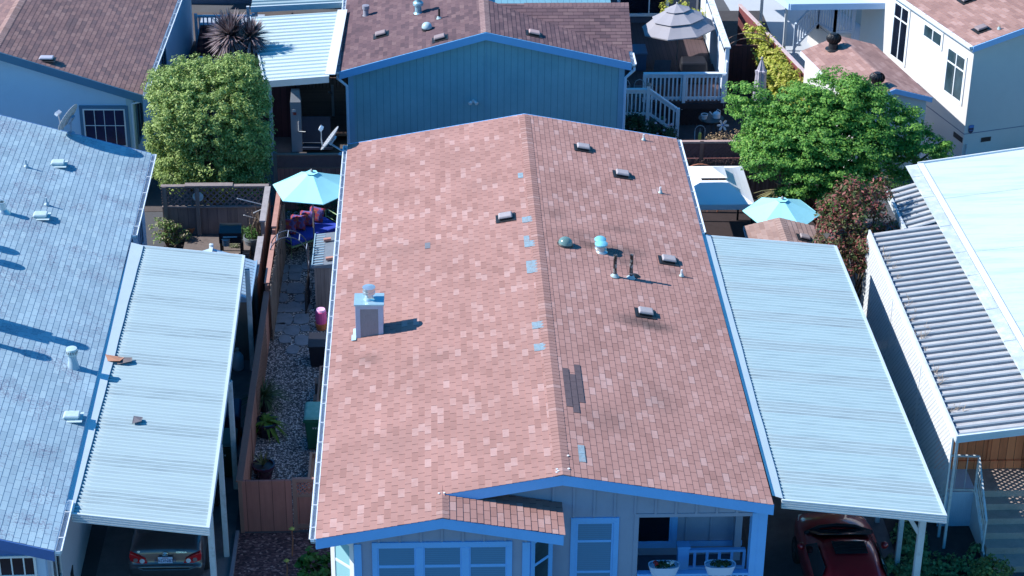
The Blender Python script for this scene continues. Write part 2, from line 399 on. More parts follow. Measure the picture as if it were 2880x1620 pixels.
# ================================================================== ground
GM=plain('concrete_ground',(.085,.088,.10),.9,.25,.5,fine=18,bump=.2,grime=(.05,.05,.055),gscale=.35,gamt=.6)
g=MB(); g.face([(-260,-60,0),(260,-60,0),(260,420,0),(-260,420,0)]); struct(g.build('ground',GM))
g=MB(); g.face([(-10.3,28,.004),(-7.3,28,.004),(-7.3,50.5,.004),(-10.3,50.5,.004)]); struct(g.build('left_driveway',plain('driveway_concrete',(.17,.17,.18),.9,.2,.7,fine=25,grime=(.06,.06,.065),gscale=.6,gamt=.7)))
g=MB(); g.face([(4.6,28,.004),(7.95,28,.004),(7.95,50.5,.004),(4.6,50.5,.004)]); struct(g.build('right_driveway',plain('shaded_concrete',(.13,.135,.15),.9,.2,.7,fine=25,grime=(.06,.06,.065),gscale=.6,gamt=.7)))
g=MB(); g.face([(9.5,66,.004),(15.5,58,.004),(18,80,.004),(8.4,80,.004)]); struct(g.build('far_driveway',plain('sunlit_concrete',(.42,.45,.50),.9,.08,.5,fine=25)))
# ================================================================== MAIN HOUSE
SL=.18158; TH=math.atan(SL); CT,ST=math.cos(TH),math.sin(TH)
XL,ZL,XR,ZR,ZT=-5.08,3.380,4.42,3.50,4.3026
Y1,Y2,Y0=36.0546,54.9519,35.1988; XS=-2.4908; ZS=ZT+SL*XS; XH=.0187; ZH=ZS-SL*(XH-XS)
def roofL(px,py): return onplane(px,py,[-SL,0,1],ZT)
def roofR(px,py): return onplane(px,py,[SL,0,1],ZT)
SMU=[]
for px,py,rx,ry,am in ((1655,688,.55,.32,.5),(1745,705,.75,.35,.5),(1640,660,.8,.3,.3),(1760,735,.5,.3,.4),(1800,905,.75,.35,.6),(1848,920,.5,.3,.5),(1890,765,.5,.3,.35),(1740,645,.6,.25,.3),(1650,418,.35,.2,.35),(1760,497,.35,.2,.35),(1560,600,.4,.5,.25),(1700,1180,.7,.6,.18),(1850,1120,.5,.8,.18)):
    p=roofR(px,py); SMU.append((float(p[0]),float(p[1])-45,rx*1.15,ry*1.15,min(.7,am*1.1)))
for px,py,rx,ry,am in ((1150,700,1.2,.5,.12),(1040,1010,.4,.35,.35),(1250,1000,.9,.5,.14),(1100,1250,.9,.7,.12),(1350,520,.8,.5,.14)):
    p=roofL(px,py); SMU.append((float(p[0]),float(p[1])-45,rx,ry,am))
M_shm=shingle('pink_brown_shingle',ROOF_PINK,smudges=SMU,gran=.32)
NL=np.array([-ST,0,CT]); NR=np.array([ST,0,CT])
H=thing('main_house','pink brown shingled house with shade tinted blue trim in the middle of the picture','house',(0,45,0))
mb=MB()
sub=(XS-XL)/CT
courses(mb,(XL,Y0-.055,ZL),(0,1,0),(CT,0,ST),NL,Y2-Y0+.055,-XL/CT,t=.010,clip=lambda v:(0 if v<sub-.02 else Y1-Y0,Y2-Y0+.055))
courses(mb,(XR,Y1-.055,ZR),(0,1,0),(-CT,0,ST),NR,Y2-Y1+.055,XR/CT,t=.009)
courses(mb,(XH,Y0-.055,ZH),(0,1,0),(-CT,0,ST),NR,Y1-Y0,(XH-XS)/CT,clip=lambda v:(0,1.2))
slab(mb,[(XL,Y0,ZL),(XS,Y0,ZS),(XS,Y1+.3,ZS),(XL,Y1+.3,ZL)],.10,1)
slab(mb,[(XL,Y1+.3,ZL),(0,Y1+.3,ZT),(0,Y2,ZT),(XL,Y2,ZL)],.10,1)
slab(mb,[(XS,Y1+.02,ZS),(0,Y1+.02,ZT),(0,Y1+.3,ZT),(XS,Y1+.3,ZS)],.10,1)
slab(mb,[(0,Y1,ZT),(XR,Y1,ZR),(XR,Y2,ZR),(0,Y2,ZT)],.10,1)
slab(mb,[(XS,Y0,ZS),(XH,Y0,ZH),(XH,Y1+.28,ZH),(XS,Y1+.28,ZS)],.06,1)
roof=mb.build('roof',[M_shm,M_soffit],H)
M_cap=shingle('ridge_shingle',[(0,(.32,.178,.155)),(.5,(.345,.194,.172)),(.85,(.36,.205,.182)),(1,(.41,.255,.232))],tab=30,cut=0,jit=0)
mb=MB(); ridgecap(mb,(0,Y1-.06,ZT),(0,Y2,ZT),(-.16,0,-.16*SL),(.16,0,-.16*SL)); mb.build('ridge_cap',M_cap,roof)
mb=MB(); ridgecap(mb,(XS,Y0-.06,ZS),(XS,Y1+.05,ZS),(-.13,0,-.13*SL),(.13,0,-.13*SL)); mb.build('ridge_cap',M_cap,roof)
# blotches of repair mastic at the ridge end and the small ridge (white specks in the photo)
mb=MB()
for (px,py) in ((1567,1322),(1571,1327),(1566,1331),(1599,1321),(1235,1390),(1250,1389),(1597,1284)):
    c=roofL(px,py) if px<1584 else roofR(px,py); N=NL if px<1584 else NR
    mb.obox(c+N*.026,(.018,.006,0),(-.007,.02,0),N*.006)
mb.build('sealant_blob',M_white,roof)
# replaced shingles
M_patch=plain('blue_grey_shingle',(.22,.31,.37),.9,.35,14,fine=70,bump=.4,grime=(.30,.22,.19),gscale=8,gamt=.7); M_patch2=plain('plum_shingle',(.095,.068,.078),.9,.25,8,fine=70,bump=.3)
def patch(px,py,left,nu,nv,mat,label=None,skew=0):
    c=roofL(px,py) if left else roofR(px,py); V=np.array([CT,0,ST]) if left else np.array([-CT,0,ST]); N=NL if left else NR
    E=np.array([XL,Y0,ZL]) if left else np.array([XR,Y1,ZR]); v=(c-E)@V; i=round(v/.1416-nv/2)
    m=MB(); u0=c[1]-nu*.3333/2
    for k in range(nv):
        for j in range(nu):
            a=u0+j*.3333+skew*k; p=lambda u,w,h:np.array([E[0],u,E[2]])+V*w+N*h
            v0=(i+k)*.1416; m.prism([p(a+.004,v0,.016),p(a+.329,v0,.016),p(a+.329,v0+.139,.007),p(a+.004,v0+.139,.007)],N*.006)
    m.build('shingle_patch',mat,roof,label=label)
for px,py,nu,nv in ((1462,495,1,1),(1484,618,1,2),(1484,672,1,1),(1488,687,1,2),(1498,742,1,2),(1494,760,1,2),(1513,915,1,2),(1519,977,1,2)): patch(px,py,True,nu,nv,M_patch,'blue grey replacement tabs beside the ridge')
patch(1208,691,True,1,1,plain('slate_scrap',(.16,.17,.20),.9,.2,8),'loose slate grey tab')
patch(1642,1278,False,2,1,M_patch,'blue grey replacement tabs near the front')
pc=roofR(1619,1100); vc=round(((pc-np.array([XR,Y1,ZR]))@np.array([-CT,0,ST]))/.1416-.5)
for k_,(du,nu) in enumerate(((-.1,5),(.12,5),(-.35,5))):      # three neighbouring courses of one joined repair
    m=MB(); V=np.array([-CT,0,ST]); v0=(vc+1-k_)*.1416; u0=pc[1]-nu*.1667-du
    for j in range(nu):
        a=u0+j*.3333; p=lambda u,v,h:np.array([XR,u,ZR])+V*v+NR*h
        m.prism([p(a+.003,v0,.016),p(a+.330,v0,.016),p(a+.330,v0+.141,.007),p(a+.003,v0+.141,.007)],NR*.005)
    m.build('shingle_patch',M_patch2,roof,label='dark plum replacement tabs')
# rake boards
mb=MB(); nY=(0,-1,0)
board(mb,(XS-.02,Y1-.005,ZS-.014),(0,Y1-.005,ZT-.014),.25,.04,nY); board(mb,(0,Y1-.005,ZT-.014),(XR+.02,Y1-.005,ZR-.014),.25,.04,nY); mb.build('rake_board',M_fascia,H,bevel=.004)
mb=MB(); board(mb,(XL,Y0-.005,ZL-.014),(XS,Y0-.005,ZS-.014),.25,.04,nY); board(mb,(XS,Y0-.005,ZS-.014),(XH-.03,Y0-.005,ZH-.014),.25,.04,nY); mb.build('rake_board',M_fascia,H,bevel=.004)
mb=MB(); board(mb,(XL,Y2+.04,ZL),(0,Y2+.04,ZT),.2,.04,nY); board(mb,(0,Y2+.04,ZT),(XR,Y2+.04,ZR),.2,.04,nY); mb.build('rake_board',M_fascia,H)
gutter_part((XL-.01,Y0-.02,ZL-.03),(XL-.01,Y2,ZL-.03),(-1,0,0),H,clips=.8)
gutter_part((XR+.01,48.9,ZR-.03),(XR+.01,Y2,ZR-.03),(1,0,0),H,clips=.9)
# walls
WX0,WX1=-4.83,4.12; YW=36.35; YB=54.7; YBAY=35.5
und=lambda x:(ZT+SL*x if x<0 else ZT-SL*x)-.13
mb=MB()
mb.prism([(WX0,YW+1.6,0),(WX1,YW+1.6,0),(WX1,YW+1.6,und(WX1)),(0,YW+1.6,und(0)),(WX0,YW+1.6,und(WX0))],(0,YB-YW-1.6,0))
mb.prism([(WX0,YW+.02,0),(1.56,YW+.02,0),(1.56,YW+.02,und(1.56)),(0,YW+.02,und(0)),(WX0,YW+.02,und(WX0))],(0,1.58,0))
mb.prism([(-.2,YW,0),(1.56,YW,0),(1.56,YW,und(1.56)),(0,YW,und(0)),(-.2,YW,und(-.2))],(0,.018,0))
mb.prism([(1.56,YW,3.09),(4.38,YW,3.09),(4.38,YW,und(4.38)),(1.56,YW,und(1.56))],(0,.12,0))
mb.box(1.56,4.06,YW-.015,YW+.14,3.0,3.086); mb.box(1.56,1.66,YW-.014,YW+.14,0,2.998)          # porch lintel and jamb
mb.box(3.95,4.10,YW+1.35,YW+1.6,0,3.0)
xb=-.16
while xb<4.1:                                                              # battens
    if not (.2<xb<1.26): mb.box(xb-.025,xb+.025,YW-.02,YW-.001,(0 if xb<1.5 else 3.088),und(xb)-.004)
    else: mb.box(xb-.025,xb+.025,YW-.02,YW-.001,3.02,und(xb)-.004)
    xb+=.432
for xb in (1.75,2.9,3.45,4.0): mb.box(xb-.02,xb+.02,YW+1.575,YW+1.599,1.0,3.0)
# gable wall above the bay roof, the bay itself
bay=[(-4.83,36.05),(-4.30,YBAY),(-.69,YBAY),(-.18,36.05),(-.18,36.4),(-4.83,36.4)]
zb=lambda x:(ZS+SL*(x-XS) if x<XS else ZS-SL*(x-XS))-.10
top=[(x,y,zb(x)) for x,y in bay]; 
n=len(bay); b0=[mb.vert((x,y,0)) for x,y in bay]; t0=[mb.vert(p) for p in top]; ap=mb.vert((XS,YBAY,zb(XS))); 
for i in range(n):
    j=(i+1)%n; mb.f.append([b0[i],b0[j],t0[j],ap,t0[i]] if i==1 else [b0[i],b0[j],t0[j],t0[i]])
xb=-4.24
while xb<-.7:
    mb.box(xb-.025,xb+.025,YBAY-.02,YBAY-.001,0,zb(xb)-.02); xb+=.434
wall=mb.build('wall',M_siding,H)
# bay windows
w=MB(); fx0,fx1,fz1=-3.95,-1.05,3.04
fy=YBAY-.04; zlo=1.55
w.box(fx0,fx1,fy,YBAY+.02,fz1-.13,fz1); w.box(fx0,fx0+.11,fy,YBAY+.02,zlo,fz1-.13); w.box(fx1-.11,fx1,fy,YBAY+.02,zlo,fz1-.13); w.box(fx0,fx1,fy,YBAY+.02,zlo-.12,zlo)
panes=((-3.81,-3.08),(-2.86,-2.13),(-1.91,-1.19))
for a,b in zip(panes[:-1],panes[1:]): w.box(a[1]+.03,b[0]-.03,fy-.004,YBAY+.02,zlo,fz1-.13)
for a,b in panes:
    for q in ((a-.04,a),(b,b+.04)): w.box(q[0],q[1],fy+.012,YBAY+.01,zlo,fz1-.14)
    w.box(a,b,fy+.012,YBAY+.01,2.40,2.47); w.box(a,b,fy+.012,YBAY+.01,2.895,2.91)
W=w.build('bay_window',M_fascia,H,bevel=.004)
for a,b in panes:
    p=MB(); p.box(a-.005,b+.005,YBAY-.022,YBAY-.006,zlo,2.90); p.build('pane',M_paneblind,W)
def facet(x0,y0,x1,y1,fm,pm,z1=3.02,name='bay_window',hb=(.56,)):
    U=np.array([x1-x0,y1-y0,0.]); L=np.linalg.norm(U); U/=L; N=np.array([U[1],-U[0],0])
    fwindow(H,np.array([x0,y0,1.45])+U*.02,U,N,L-.04,z1-1.45,fm,pm,hb=hb,fw=.13,proud=.03,name=name,thin=.035)
M_blindlit=glass('pane_with_sunlit_blind',(.05,.12,.15),.05,.05,(.33,.62,.66))  # sunlit copy of the bay blind, brighter colour stands for the sun
facet(-4.83,36.05,-4.30,YBAY,M_white,M_blindlit)  # frame uses the white, sunlit copy of the trim
facet(-.69,YBAY,-.18,36.05,M_fascia,M_sheen)
mb=MB(); mb.box(-4.32,-4.17,YBAY-.03,YBAY+.02,1.0,3.0); mb.build('corner_trim',M_fascia,H); mb=MB(); mb.box(-.84,-.68,YBAY-.03,YBAY+.02,1.0,3.0); mb.build('corner_trim',M_fascia,H)
window(H,.22,1.24,.9,3.01,YW-.001,M_fascia,M_paneblind,bars=(2.41,1.62),fw=.11)
# porch
mb=MB(); mb.box(1.57,4.4,YW+.02,YW+1.59,.0,.9); mb.build('porch_floor',plain('porch_deck',(.10,.12,.17),.8,.2,2),H)
mb=MB(); mb.box(1.662,4.09,YW+.16,YW+1.59,3.05,3.08); mb.build('porch_ceiling',M_soffit,H)
window(H,1.60,2.70,1.10,2.75,YW+1.599,M_fascia,M_panedark,fw=.13)
mb=MB(); mb.box(2.72,4.16,YW+1.57,YW+1.598,1.14,1.27); mb.build('wall_band',M_fascia,H)
mb=MB(); mb.box(4.06,4.385,YW-.03,YW+.26,0,3.085); mb.box(4.04,4.40,YW-.045,YW-.031,0,.4); mb.box(4.19,4.205,YW-.034,YW-.03,0.4,3.08); mb.build('porch_column',M_fascia,H,bevel=.006)
mb=MB(); mb.box(1.665,4.055,YW-.05,YW+.10,1.50,1.56); mb.box(1.665,4.055,YW-.02,YW+.07,.98,1.05)
x=1.75
while x<4.05: mb.box(x-.02,x+.02,YW,YW+.05,1.05,1.5); x+=.13
mb.build('porch_railing',M_fascia,H)
mb=MB(); yr=YW+.75
mb.box(2.62,2.86,yr-.1,yr+.1,.9,1.72); mb.box(2.60,2.88,yr-.12,yr+.12,1.72,1.77); mb.box(2.86,4.1,yr-.05,yr+.05,1.58,1.64); mb.box(2.86,4.1,yr-.03,yr+.03,1.12,1.18)
x=3.0
while x<4.1: mb.box(x-.03,x+.03,yr-.02,yr+.02,1.18,1.58); x+=.27
mb.build('porch_railing',M_fascia,H)
# chimney: wooden chase with metal cap and flue
c0=roofL(1001.5,952.5); cx0,cx1=-4.495,-3.84; cy0=43.30; cy1=43.82
M_chase=plain('chase_paint',(.42,.47,.60),.7,.12,5,fine=40); M_chasepanel=plain('chase_panel',(.25,.245,.27),.8,.2,6,stretch=(8,8,.8),fine=50)
zt=4.38; zlo=und(cx0)-.05
mb=MB(); mb.box(cx0+.08,cx1-.08,cy0+.01,cy1-.01,zlo,zt-.001); ch=mb.build('chimney',M_chasepanel,H)
mb=MB()
for xa,xb2 in ((cx0,cx0+.115),(cx1-.115,cx1)): 
    for ya,yb in ((cy0,cy0+.06),(cy1-.06,cy1)): mb.box(xa,xb2,ya,yb,zlo,zt-.002)
mb.box(cx0+.115,cx1-.115,cy0+.002,cy0+.05,zt-.10,zt-.002)
mb.box(cx0+.004,cx0+.03,cy0+.06,cy1-.06,zlo,zt-.003); mb.box(cx1-.03,cx1-.004,cy0+.06,cy1-.06,zlo,zt-.003); mb.build('chase_trim',M_chase,ch,bevel=.004)
mb=MB(); mb.hexa([(cx0-.03,cy0-.03,zt),(cx1+.03,cy0-.03,zt),(cx1+.03,cy1+.03,zt),(cx0-.03,cy1+.03,zt),(cx0-.025,cy0-.025,zt+.035),(cx1+.025,cy0-.025,zt+.035),(cx1+.025,cy1+.025,zt+.045),(cx0-.025,cy1+.025,zt+.045)]); mb.build('chase_cover',plain('cover_sheet',(.34,.52,.62),.4,.15,5,metal=.3),ch)
fx,fyc=(cx0+cx1)/2,(cy0+cy1)/2
mb=MB(); mb.lathe([(.135,.04),(.10,.09),(.10,.17),(.15,.20),(.15,.26),(.142,.265),(.142,.285),(.15,.29),(.15,.33),(.155,.335),(.155,.36),(.0,.385)],(fx,fyc,zt),24); mb.build('flue',plain('flue_steel',(.62,.68,.72),.25,.12,8,metal=.7),ch,auto=True)
mb=MB(); V=np.array([CT,0,ST])
for (a,b,u0,u1) in ((-4.60,-4.49,43.18,43.45),(-4.57,-4.49,43.45,43.75)): mb.prism([(a,u0,ZT+SL*a+.03),(b,u0,ZT+SL*b+.03),(b,u1,ZT+SL*b+.03),(a,u1,ZT+SL*a+.03)],(0,0,.006))
mb.box(cx0-.004,cx0+.002,cy0+.05,cy1-.05,und(cx0)+.1,und(cx0)+.3); mb.build('flashing',plain('flashing_sheet',(.40,.58,.66),.45,.2,6),ch)
# vents
M_hood=plain('vent_hood_paint',(.36,.325,.34),.6,.15,6); M_pipew=plain('pipe_white',(.70,.72,.75),.5,.3,20,grime=(.1,.1,.1),gscale=15,gamt=.5)
K=2.68333
def z2(zx,zy,x0,y0): return (x0+zx/K,y0+zy/K)
boxvent(H,roofL(*z2(1885,200,720,540)),NL,(CT,0,ST),M_hood)
for q in (z2(535,1125,1440,0),z2(830,1325,1440,0),z2(1180,525,1440,540),z2(1005,922,1440,540)): boxvent(H,roofR(*q),NR,(CT,0,-ST),M_hood)
pipevent(H,roofR(*z2(1278,638,1440,540)),.19,.026,M_pipew,NR); pipevent(H,roofR(*z2(992,1060,1440,0)),.19,.026,M_pipew,NR); pipevent(H,roofR(*z2(1118,10,1440,540)),.19,.026,M_pipew,NR)
for q,hh in ((z2(775,640,1440,540),.62),(z2(897,652,1440,540),.66)):
    c=roofR(*q); o=pipevent(H,c,hh,.045,M_blacktar,NR,name='tarred_pipe')
c=roofR(*z2(930,635,1440,540)); mb=MB(); mb.lathe([(.12,.014),(.10,.03),(.03,.06)],c,14,axis=NR); mb.build('tar_collar',M_black,H)
c=roofR(*z2(400,400,1440,540)); mb=MB(); mb.lathe([(.21,.016),(.20,.05),(.19,.06)],c,24,axis=NR); dv=mb.build('dome_vent',M_black,H,auto=True)
mb=MB(); mb.lathe([(.185,.06)]+[(.18*math.cos(a),.07+.15*math.sin(a)) for a in np.linspace(0,1.5,8)],c,24,axis=NR); mb.build('vent_dome',plain('smoked_plastic',(.13,.22,.22),.25,.3,4),dv,auto=True)
M_teal=plain('teal_enamel',(.18,.50,.64),.45,.2,8)
for q,hh,rr in ((z2(672,452,1440,540),.26,.165),(z2(664,428,1440,540),.30,.15)):
    c=roofR(*q); mb=MB(); mb.lathe([(.17,.0),(.11,.05),(.105,hh-.05)],c,20); mv=mb.build('mushroom_vent',M_galv,H,auto=True)
    mb=MB(); mb.lathe([(rr*.9,hh-.07),(rr,hh-.05),(rr,hh-.02),(rr*.7,hh+.02),(.01,hh+.035)],c,24); mb.build('vent_cap',M_teal,mv,auto=True)
# soot and lichen halo round the warm vents (weathering with its own outline)
# ================================================================== carport beside the main house
M_ribtop=plain('clean_rib',(.42,.53,.57),.4,.1,1.2,stretch=(.5,7,1)); M_seam=plain('joint_shadow_gap',(.20,.25,.29),.7,.2,3)
def carport(name,label,BI,BO,FO,FI,period,depth,posts,mat,flash,saw=True,postw=.11,brace=None):
    BI,BO,FO,FI=[np.array(q,float) for q in (BI,BO,FO,FI)]
    T=thing(name,label,'carport',((BI[0]+FO[0])/2,(BI[1]+FO[1])/2,0))
    mb=MB(); pans(mb,BI,BO,FO,FI,period,depth,saw); mb.build('roof_panel',[mat,M_ribtop,M_seam,M_panworn],T)
    mb=MB(); dn=np.array([0,0,1.]); inn=(FI-FO)/np.linalg.norm(FI-FO); fr=(FO-BO)/np.linalg.norm(FO-BO)
    mb.prism([BO-inn*0-dn*.16,BO-inn*.05-dn*.16,BO-inn*.05+dn*.015,BO+inn*.02+dn*.015,BO+inn*.02+dn*.005,BO-dn*.02],FO-BO)
    mb.build('edge_rail',M_alumtrim,T)
    mb=MB()
    for k in range(4):                                                     # ribbed front fascia
        z0,z1=.015-.052*k,.015-.052*(k+1)+.012; o=.035+.006*k
        mb.prism([FI+dn*z0+fr*.0,FO+dn*z0-inn*.05,FO+dn*z1-inn*.05,FI+dn*z1],fr*(o+.02))
        mb.prism([FI+dn*z1,FO+dn*z1-inn*.05,FO+dn*(z1-.012)-inn*.05,FI+dn*(z1-.012)],fr*(o))
    mb.build('fascia',M_alumtrim,T)
    mb=MB(); mb.prism([BI+dn*.012,BO+dn*.012,BO-dn*.1,BI-dn*.1],-fr*.03); mb.build('back_rail',M_alumtrim,T)
    mb=MB(); a,b=flash; n=46                                                # flashing strip over the inner ends, slightly buckled
    for i in range(n):
        t0,t1=i/n,(i+1)/n; w0=.004*math.sin(t0*43)+.004*math.sin(t0*17); w1=.004*math.sin(t1*43)+.004*math.sin(t1*17)
        p0,p1=lerp(BI,FI,t0),lerp(BI,FI,t1)
        mb.face([p0+inn*a+dn*(.075),p1+inn*a+dn*(.075),p1-inn*(b+w1)+dn*.022,p0-inn*(b+w0)+dn*.022])
        mb.face([p0-inn*(b+w0)+dn*.022,p1-inn*(b+w1)+dn*.022,p1-inn*(b+w1)+dn*.006,p0-inn*(b+w0)+dn*.006])
    mb.build('flashing',M_alumtrim,T)
    # beam and posts
    mb=MB(); mb.prism([BO+inn*.35-dn*.1,BO+inn*.25-dn*.1,BO+inn*.25-dn*.22,BO+inn*.35-dn*.22],FO-BO); mb.build('beam',M_alumtrim,T)
    for (x,y,zt,w) in posts:
        mb=MB(); mb.box(x-w/2,x+w/2,y-w/2,y+w/2,0,zt); mb.box(x-w/2-.012,x+w/2+.012,y-w*.22,y+w*.22,.0,zt); mb.build('post',M_whitedirty,T)
    if brace: mb=MB(); mb.bar(brace[0],brace[1],.09,.05,up=(0,1,0)); mb.build('brace',M_whitedirty,T)
    return T
carport('carport','long pale blue metal carport roof over the red car beside the pink shingled house',
    (4.64,48.95,3.34),tuple(at(2348,692,3.08)),tuple(at(2655.7,1447,3.08)),(4.67,36.45,3.34),.1345,.085,
    [(7.87,38.62,2.95,.10),(7.78,40.45,2.95,.10),(7.86,36.9,2.98,.14),(7.8,44.5,2.95,.1)],M_alum2,(.2,.04),brace=((7.35,36.9,2.9),(7.85,36.9,2.05)))
carport('carport','ribbed white carport roof over the grey sedan beside the blue grey house',
    tuple(at(400,692,3.33)),tuple(at(684,719,3.12)),tuple(at(583,1481,3.12)),tuple(at(203,1442,3.33)),  .1345,.085,
    [(-7.42,36.9,3.0,.11),(-7.42,39.4,3.0,.10),(-7.43,42.2,3.0,.10),(-7.45,47.9,3.0,.10)],M_alum,(.28,.03))
# ================================================================== BLUE GREY HOUSE (left)
M_shb=shingle('blue_grey_shingle_roof',[(0,(.275,.39,.47)),(.5,(.32,.445,.53)),(.8,(.34,.47,.55)),(1,(.37,.50,.57))],exp=.1416,tab=.3333,cut=.03,cutcol=(.09,.13,.20),gran=.16,stain=(.16,.15,.22))
M_capb=shingle('blue_grey_ridge',[(0,(.27,.37,.51)),(1,(.33,.45,.59))],tab=30,cut=0,jit=0)
M_wallb=plain('pale_blue_stucco',(.42,.55,.72),.85,.07,1.5,fine=50,bump=.15); M_darkblue=plain('dark_blue_trim',(.06,.145,.38),.6,.12,2)
Ef=np.array([-10.30,34.76,3.45]); Eb=np.array([-10.62,54.24,3.45]); U=(Eb-Ef)/np.linalg.norm(Eb-Ef); Wd=np.array([-U[1],U[0],0]); sl=.30; cb=1/math.sqrt(1+sl*sl); V=(Wd+np.array([0,0,sl]))*cb; N=np.cross(U,V); N=N if N[2]>0 else -N
LH=thing('blue_house','house under a pale blue grey shingle roof on the left beside its ribbed white carport','house',(-13,44,0))
HW=4.7; Lh=np.linalg.norm(Eb-Ef)
mb=MB(); courses(mb,Ef,U,V,N,Lh,HW/cb,t=.008)
R0,R1=Ef+Wd*HW+np.array([0,0,sl*HW]),Eb+Wd*HW+np.array([0,0,sl*HW]); L0,L1=Ef+Wd*2*HW,Eb+Wd*2*HW
slab(mb,[Ef,R0,R1,Eb],.12,1); slab(mb,[R0,L0,L1,R1],.12,1)
courses(mb,L0,U,(-Wd+np.array([0,0,sl]))*cb,N,Lh,HW/cb)
rb=mb.build('roof',[M_shb,M_soffit],LH)
mb=MB(); ridgecap(mb,R0,R1,Wd*.15-np.array([0,0,.15*sl]),-Wd*.15-np.array([0,0,.15*sl])); mb.build('ridge_cap',M_capb,rb)
mb=MB(); dn=np.array([0,0,1.])
for A,B in ((Ef,R0),(R0,L0)): board(mb,A-U*.005,B-U*.005,.24,.035,-U)
mb.build('rake_board',M_darkblue,LH); mb=MB()
for A,B in ((Eb,R1),(R1,L1)): board(mb,A+U*.005,B+U*.005,.24,.035,U)
mb.build('rake_board',M_darkblue,LH)
gutter_part(Ef-dn*.02,Ef+U*1.85-dn*.02,-Wd,LH,w=.15); gutter_part(Ef+U*14.3-dn*.02,Eb-dn*.02,-Wd,LH,w=.15,clips=.95)
mb=MB(); a=Wd*.28
p=[Ef+U*.3+a,Ef+U*.3+Wd*HW,Ef+U*.3+Wd*(2*HW-.28)]; 
q=lambda P,z:(P[0],P[1],z)
mb.prism([q(p[0],0),q(p[0],3.40),q(p[1],3.45+sl*HW-.13),q(p[2],3.40),q(p[2],0)],U*(Lh-.6)); wl=mb.build('wall',M_wallb,LH)
mb=MB(); b0=Ef+U*.3+a
mb.obox(b0+Wd*.07-dn*1.9-U*.012,Wd*.09,U*.015,dn*1.86); mb.obox(b0+U*.07-dn*1.9-Wd*.014,U*.07,Wd*.012,dn*1.86); mb.build('corner_trim',plain('pale_corner',(.42,.55,.72),.6,.08,2),LH)
mb=MB(); mb.obox(b0+Wd*.78-dn*1.9-U*.018,Wd*.60,U*.012,dn*1.86); mb.build('dark_panel',M_darkblue,LH)
fwindow(LH,q(b0+Wd*1.14-U*.031,1.55),-Wd,-U,.98,1.62,M_white,M_panedark,hb=(.36,.70),vb=(.25,.5,.75),fw=.05,thin=.014)
M_gw=plain('grey_white_panel',(.48,.52,.60),.8,.06,1.5,fine=40)
fwindow(LH,q(b0+U*.55-Wd*.002,1.6),U,-Wd,.95,1.35,M_white,M_panedark,vb=(.5,),fw=.06)
mb=MB(); mb.obox(q(b0+U*7-Wd*.008,1.7),U*6.8,Wd*.006,dn*1.64); mb.build('carport_wall',M_gw,LH)
mb=MB(); mb.obox(q(b0+U*2.6-Wd*.02,.75),U*.16,Wd*.008,dn*.18); mb.build('crawl_vent',M_black,LH)
for u0,wd in ((15.2,.75),(17.2,.85)): fwindow(LH,q(b0+U*u0-Wd*.002,1.2),U,-Wd,wd,1.75,plain('slate_frame',(.35,.45,.62),.6,.1,2),M_panedark,vb=(.5,),fw=.07)
mb=MB(); mb.tube([q(b0+Wd*1.33-U*.03,3.05),q(b0+Wd*1.33-U*.16,3.08),q(b0+Wd*1.33-U*.16,2.95)],.012,6); mb.lathe([(.02,.02),(.06,-.03),(.065,-.12),(.02,-.16)],q(b0+Wd*1.33-U*.16,2.98),10); mb.build('wall_lamp',M_black,LH)
def rB(px,py): return onplane(px,py,N,N@Ef)
M_hoodb=plain('white_vent_hood',(.44,.56,.60),.5,.12,8,grime=(.3,.32,.33),gscale=12,gamt=.4)
for qx in ((300+0,190+0,0,540),(535,258,0,1080),(432,1245,0,0)): boxvent(LH,rB(*z2(*qx)),N,-Wd,M_hoodb,M_hoodb)
M_pipeb=plain('painted_pipe',(.33,.44,.52),.5,.1,8)
for qx in ((352,100,0,540),(198,1262,0,0)): pipevent(LH,rB(*z2(*qx)),.22,.028,M_pipeb,N,boot=M_pipeb)
def ventcan(c,h=.5,r=.10,cap=.13):
    mb=MB(); mb.lathe([(r*1.45,-.04),(r*1.15,.14),(r,.17),(r,h-.17)],c,20); o=mb.build('vent_stack',M_pipeb,LH,auto=True)
    m=MB(); m.lathe([(cap*.9,h-.17),(cap,h-.15),(cap,h-.01),(cap*.96,h),(0,h+.01)],c,22); k=m.build('vent_cap',M_hoodb,o,auto=True)
    m=MB()
    for i in range(16):
        t=i/16*2*math.pi; m.obox(np.array(c)+np.array([math.cos(t)*cap*1.002,math.sin(t)*cap*1.002,h-.08]),(math.cos(t)*.003,math.sin(t)*.003,0),(-math.sin(t)*.008,math.cos(t)*.008,0),(0,0,.035))
    m.build('cap_slots',M_black,o)
ventcan(rB(*z2(553,1322,0,540)),.50)
c=rB(*z2(20,150,0,540)); mb=MB(); mb.lathe([(.20,-.05),(.10,.08),(.095,.26),(.115,.27),(.115,.29),(.08,.29),(.075,.1)],c,20,cap=False); mb.build('vent_collar',M_galv,LH,auto=True)
def shadowbase(px,py,h):
    """foot of an upright thing of height h whose shadow tip falls on this roof at the pixel"""
    S=rB(px,py); t=h/(SUN[2]+ (N[0]*SUN[0]+N[1]*SUN[1])/N[2]); B=S+SUN*t; return np.array([B[0],B[1],B[2]-h])
c=shadowbase(135,951,1.25); mb=MB(); mb.box(c[0]-.35,c[0]+.05,c[1]-.28,c[1]+.28,c[2]-.3,c[2]+1.25); o=mb.build('chimney',M_hoodb,LH)
c2=shadowbase(222,974,1.72); mb=MB(); mb.lathe([(.12,1.0),(.12,1.4),(.16,1.42),(.16,1.72),(0,1.74)],(c[0]-.12,c[1]+.02,c2[2]),18); mb.build('flue',M_galv,o)
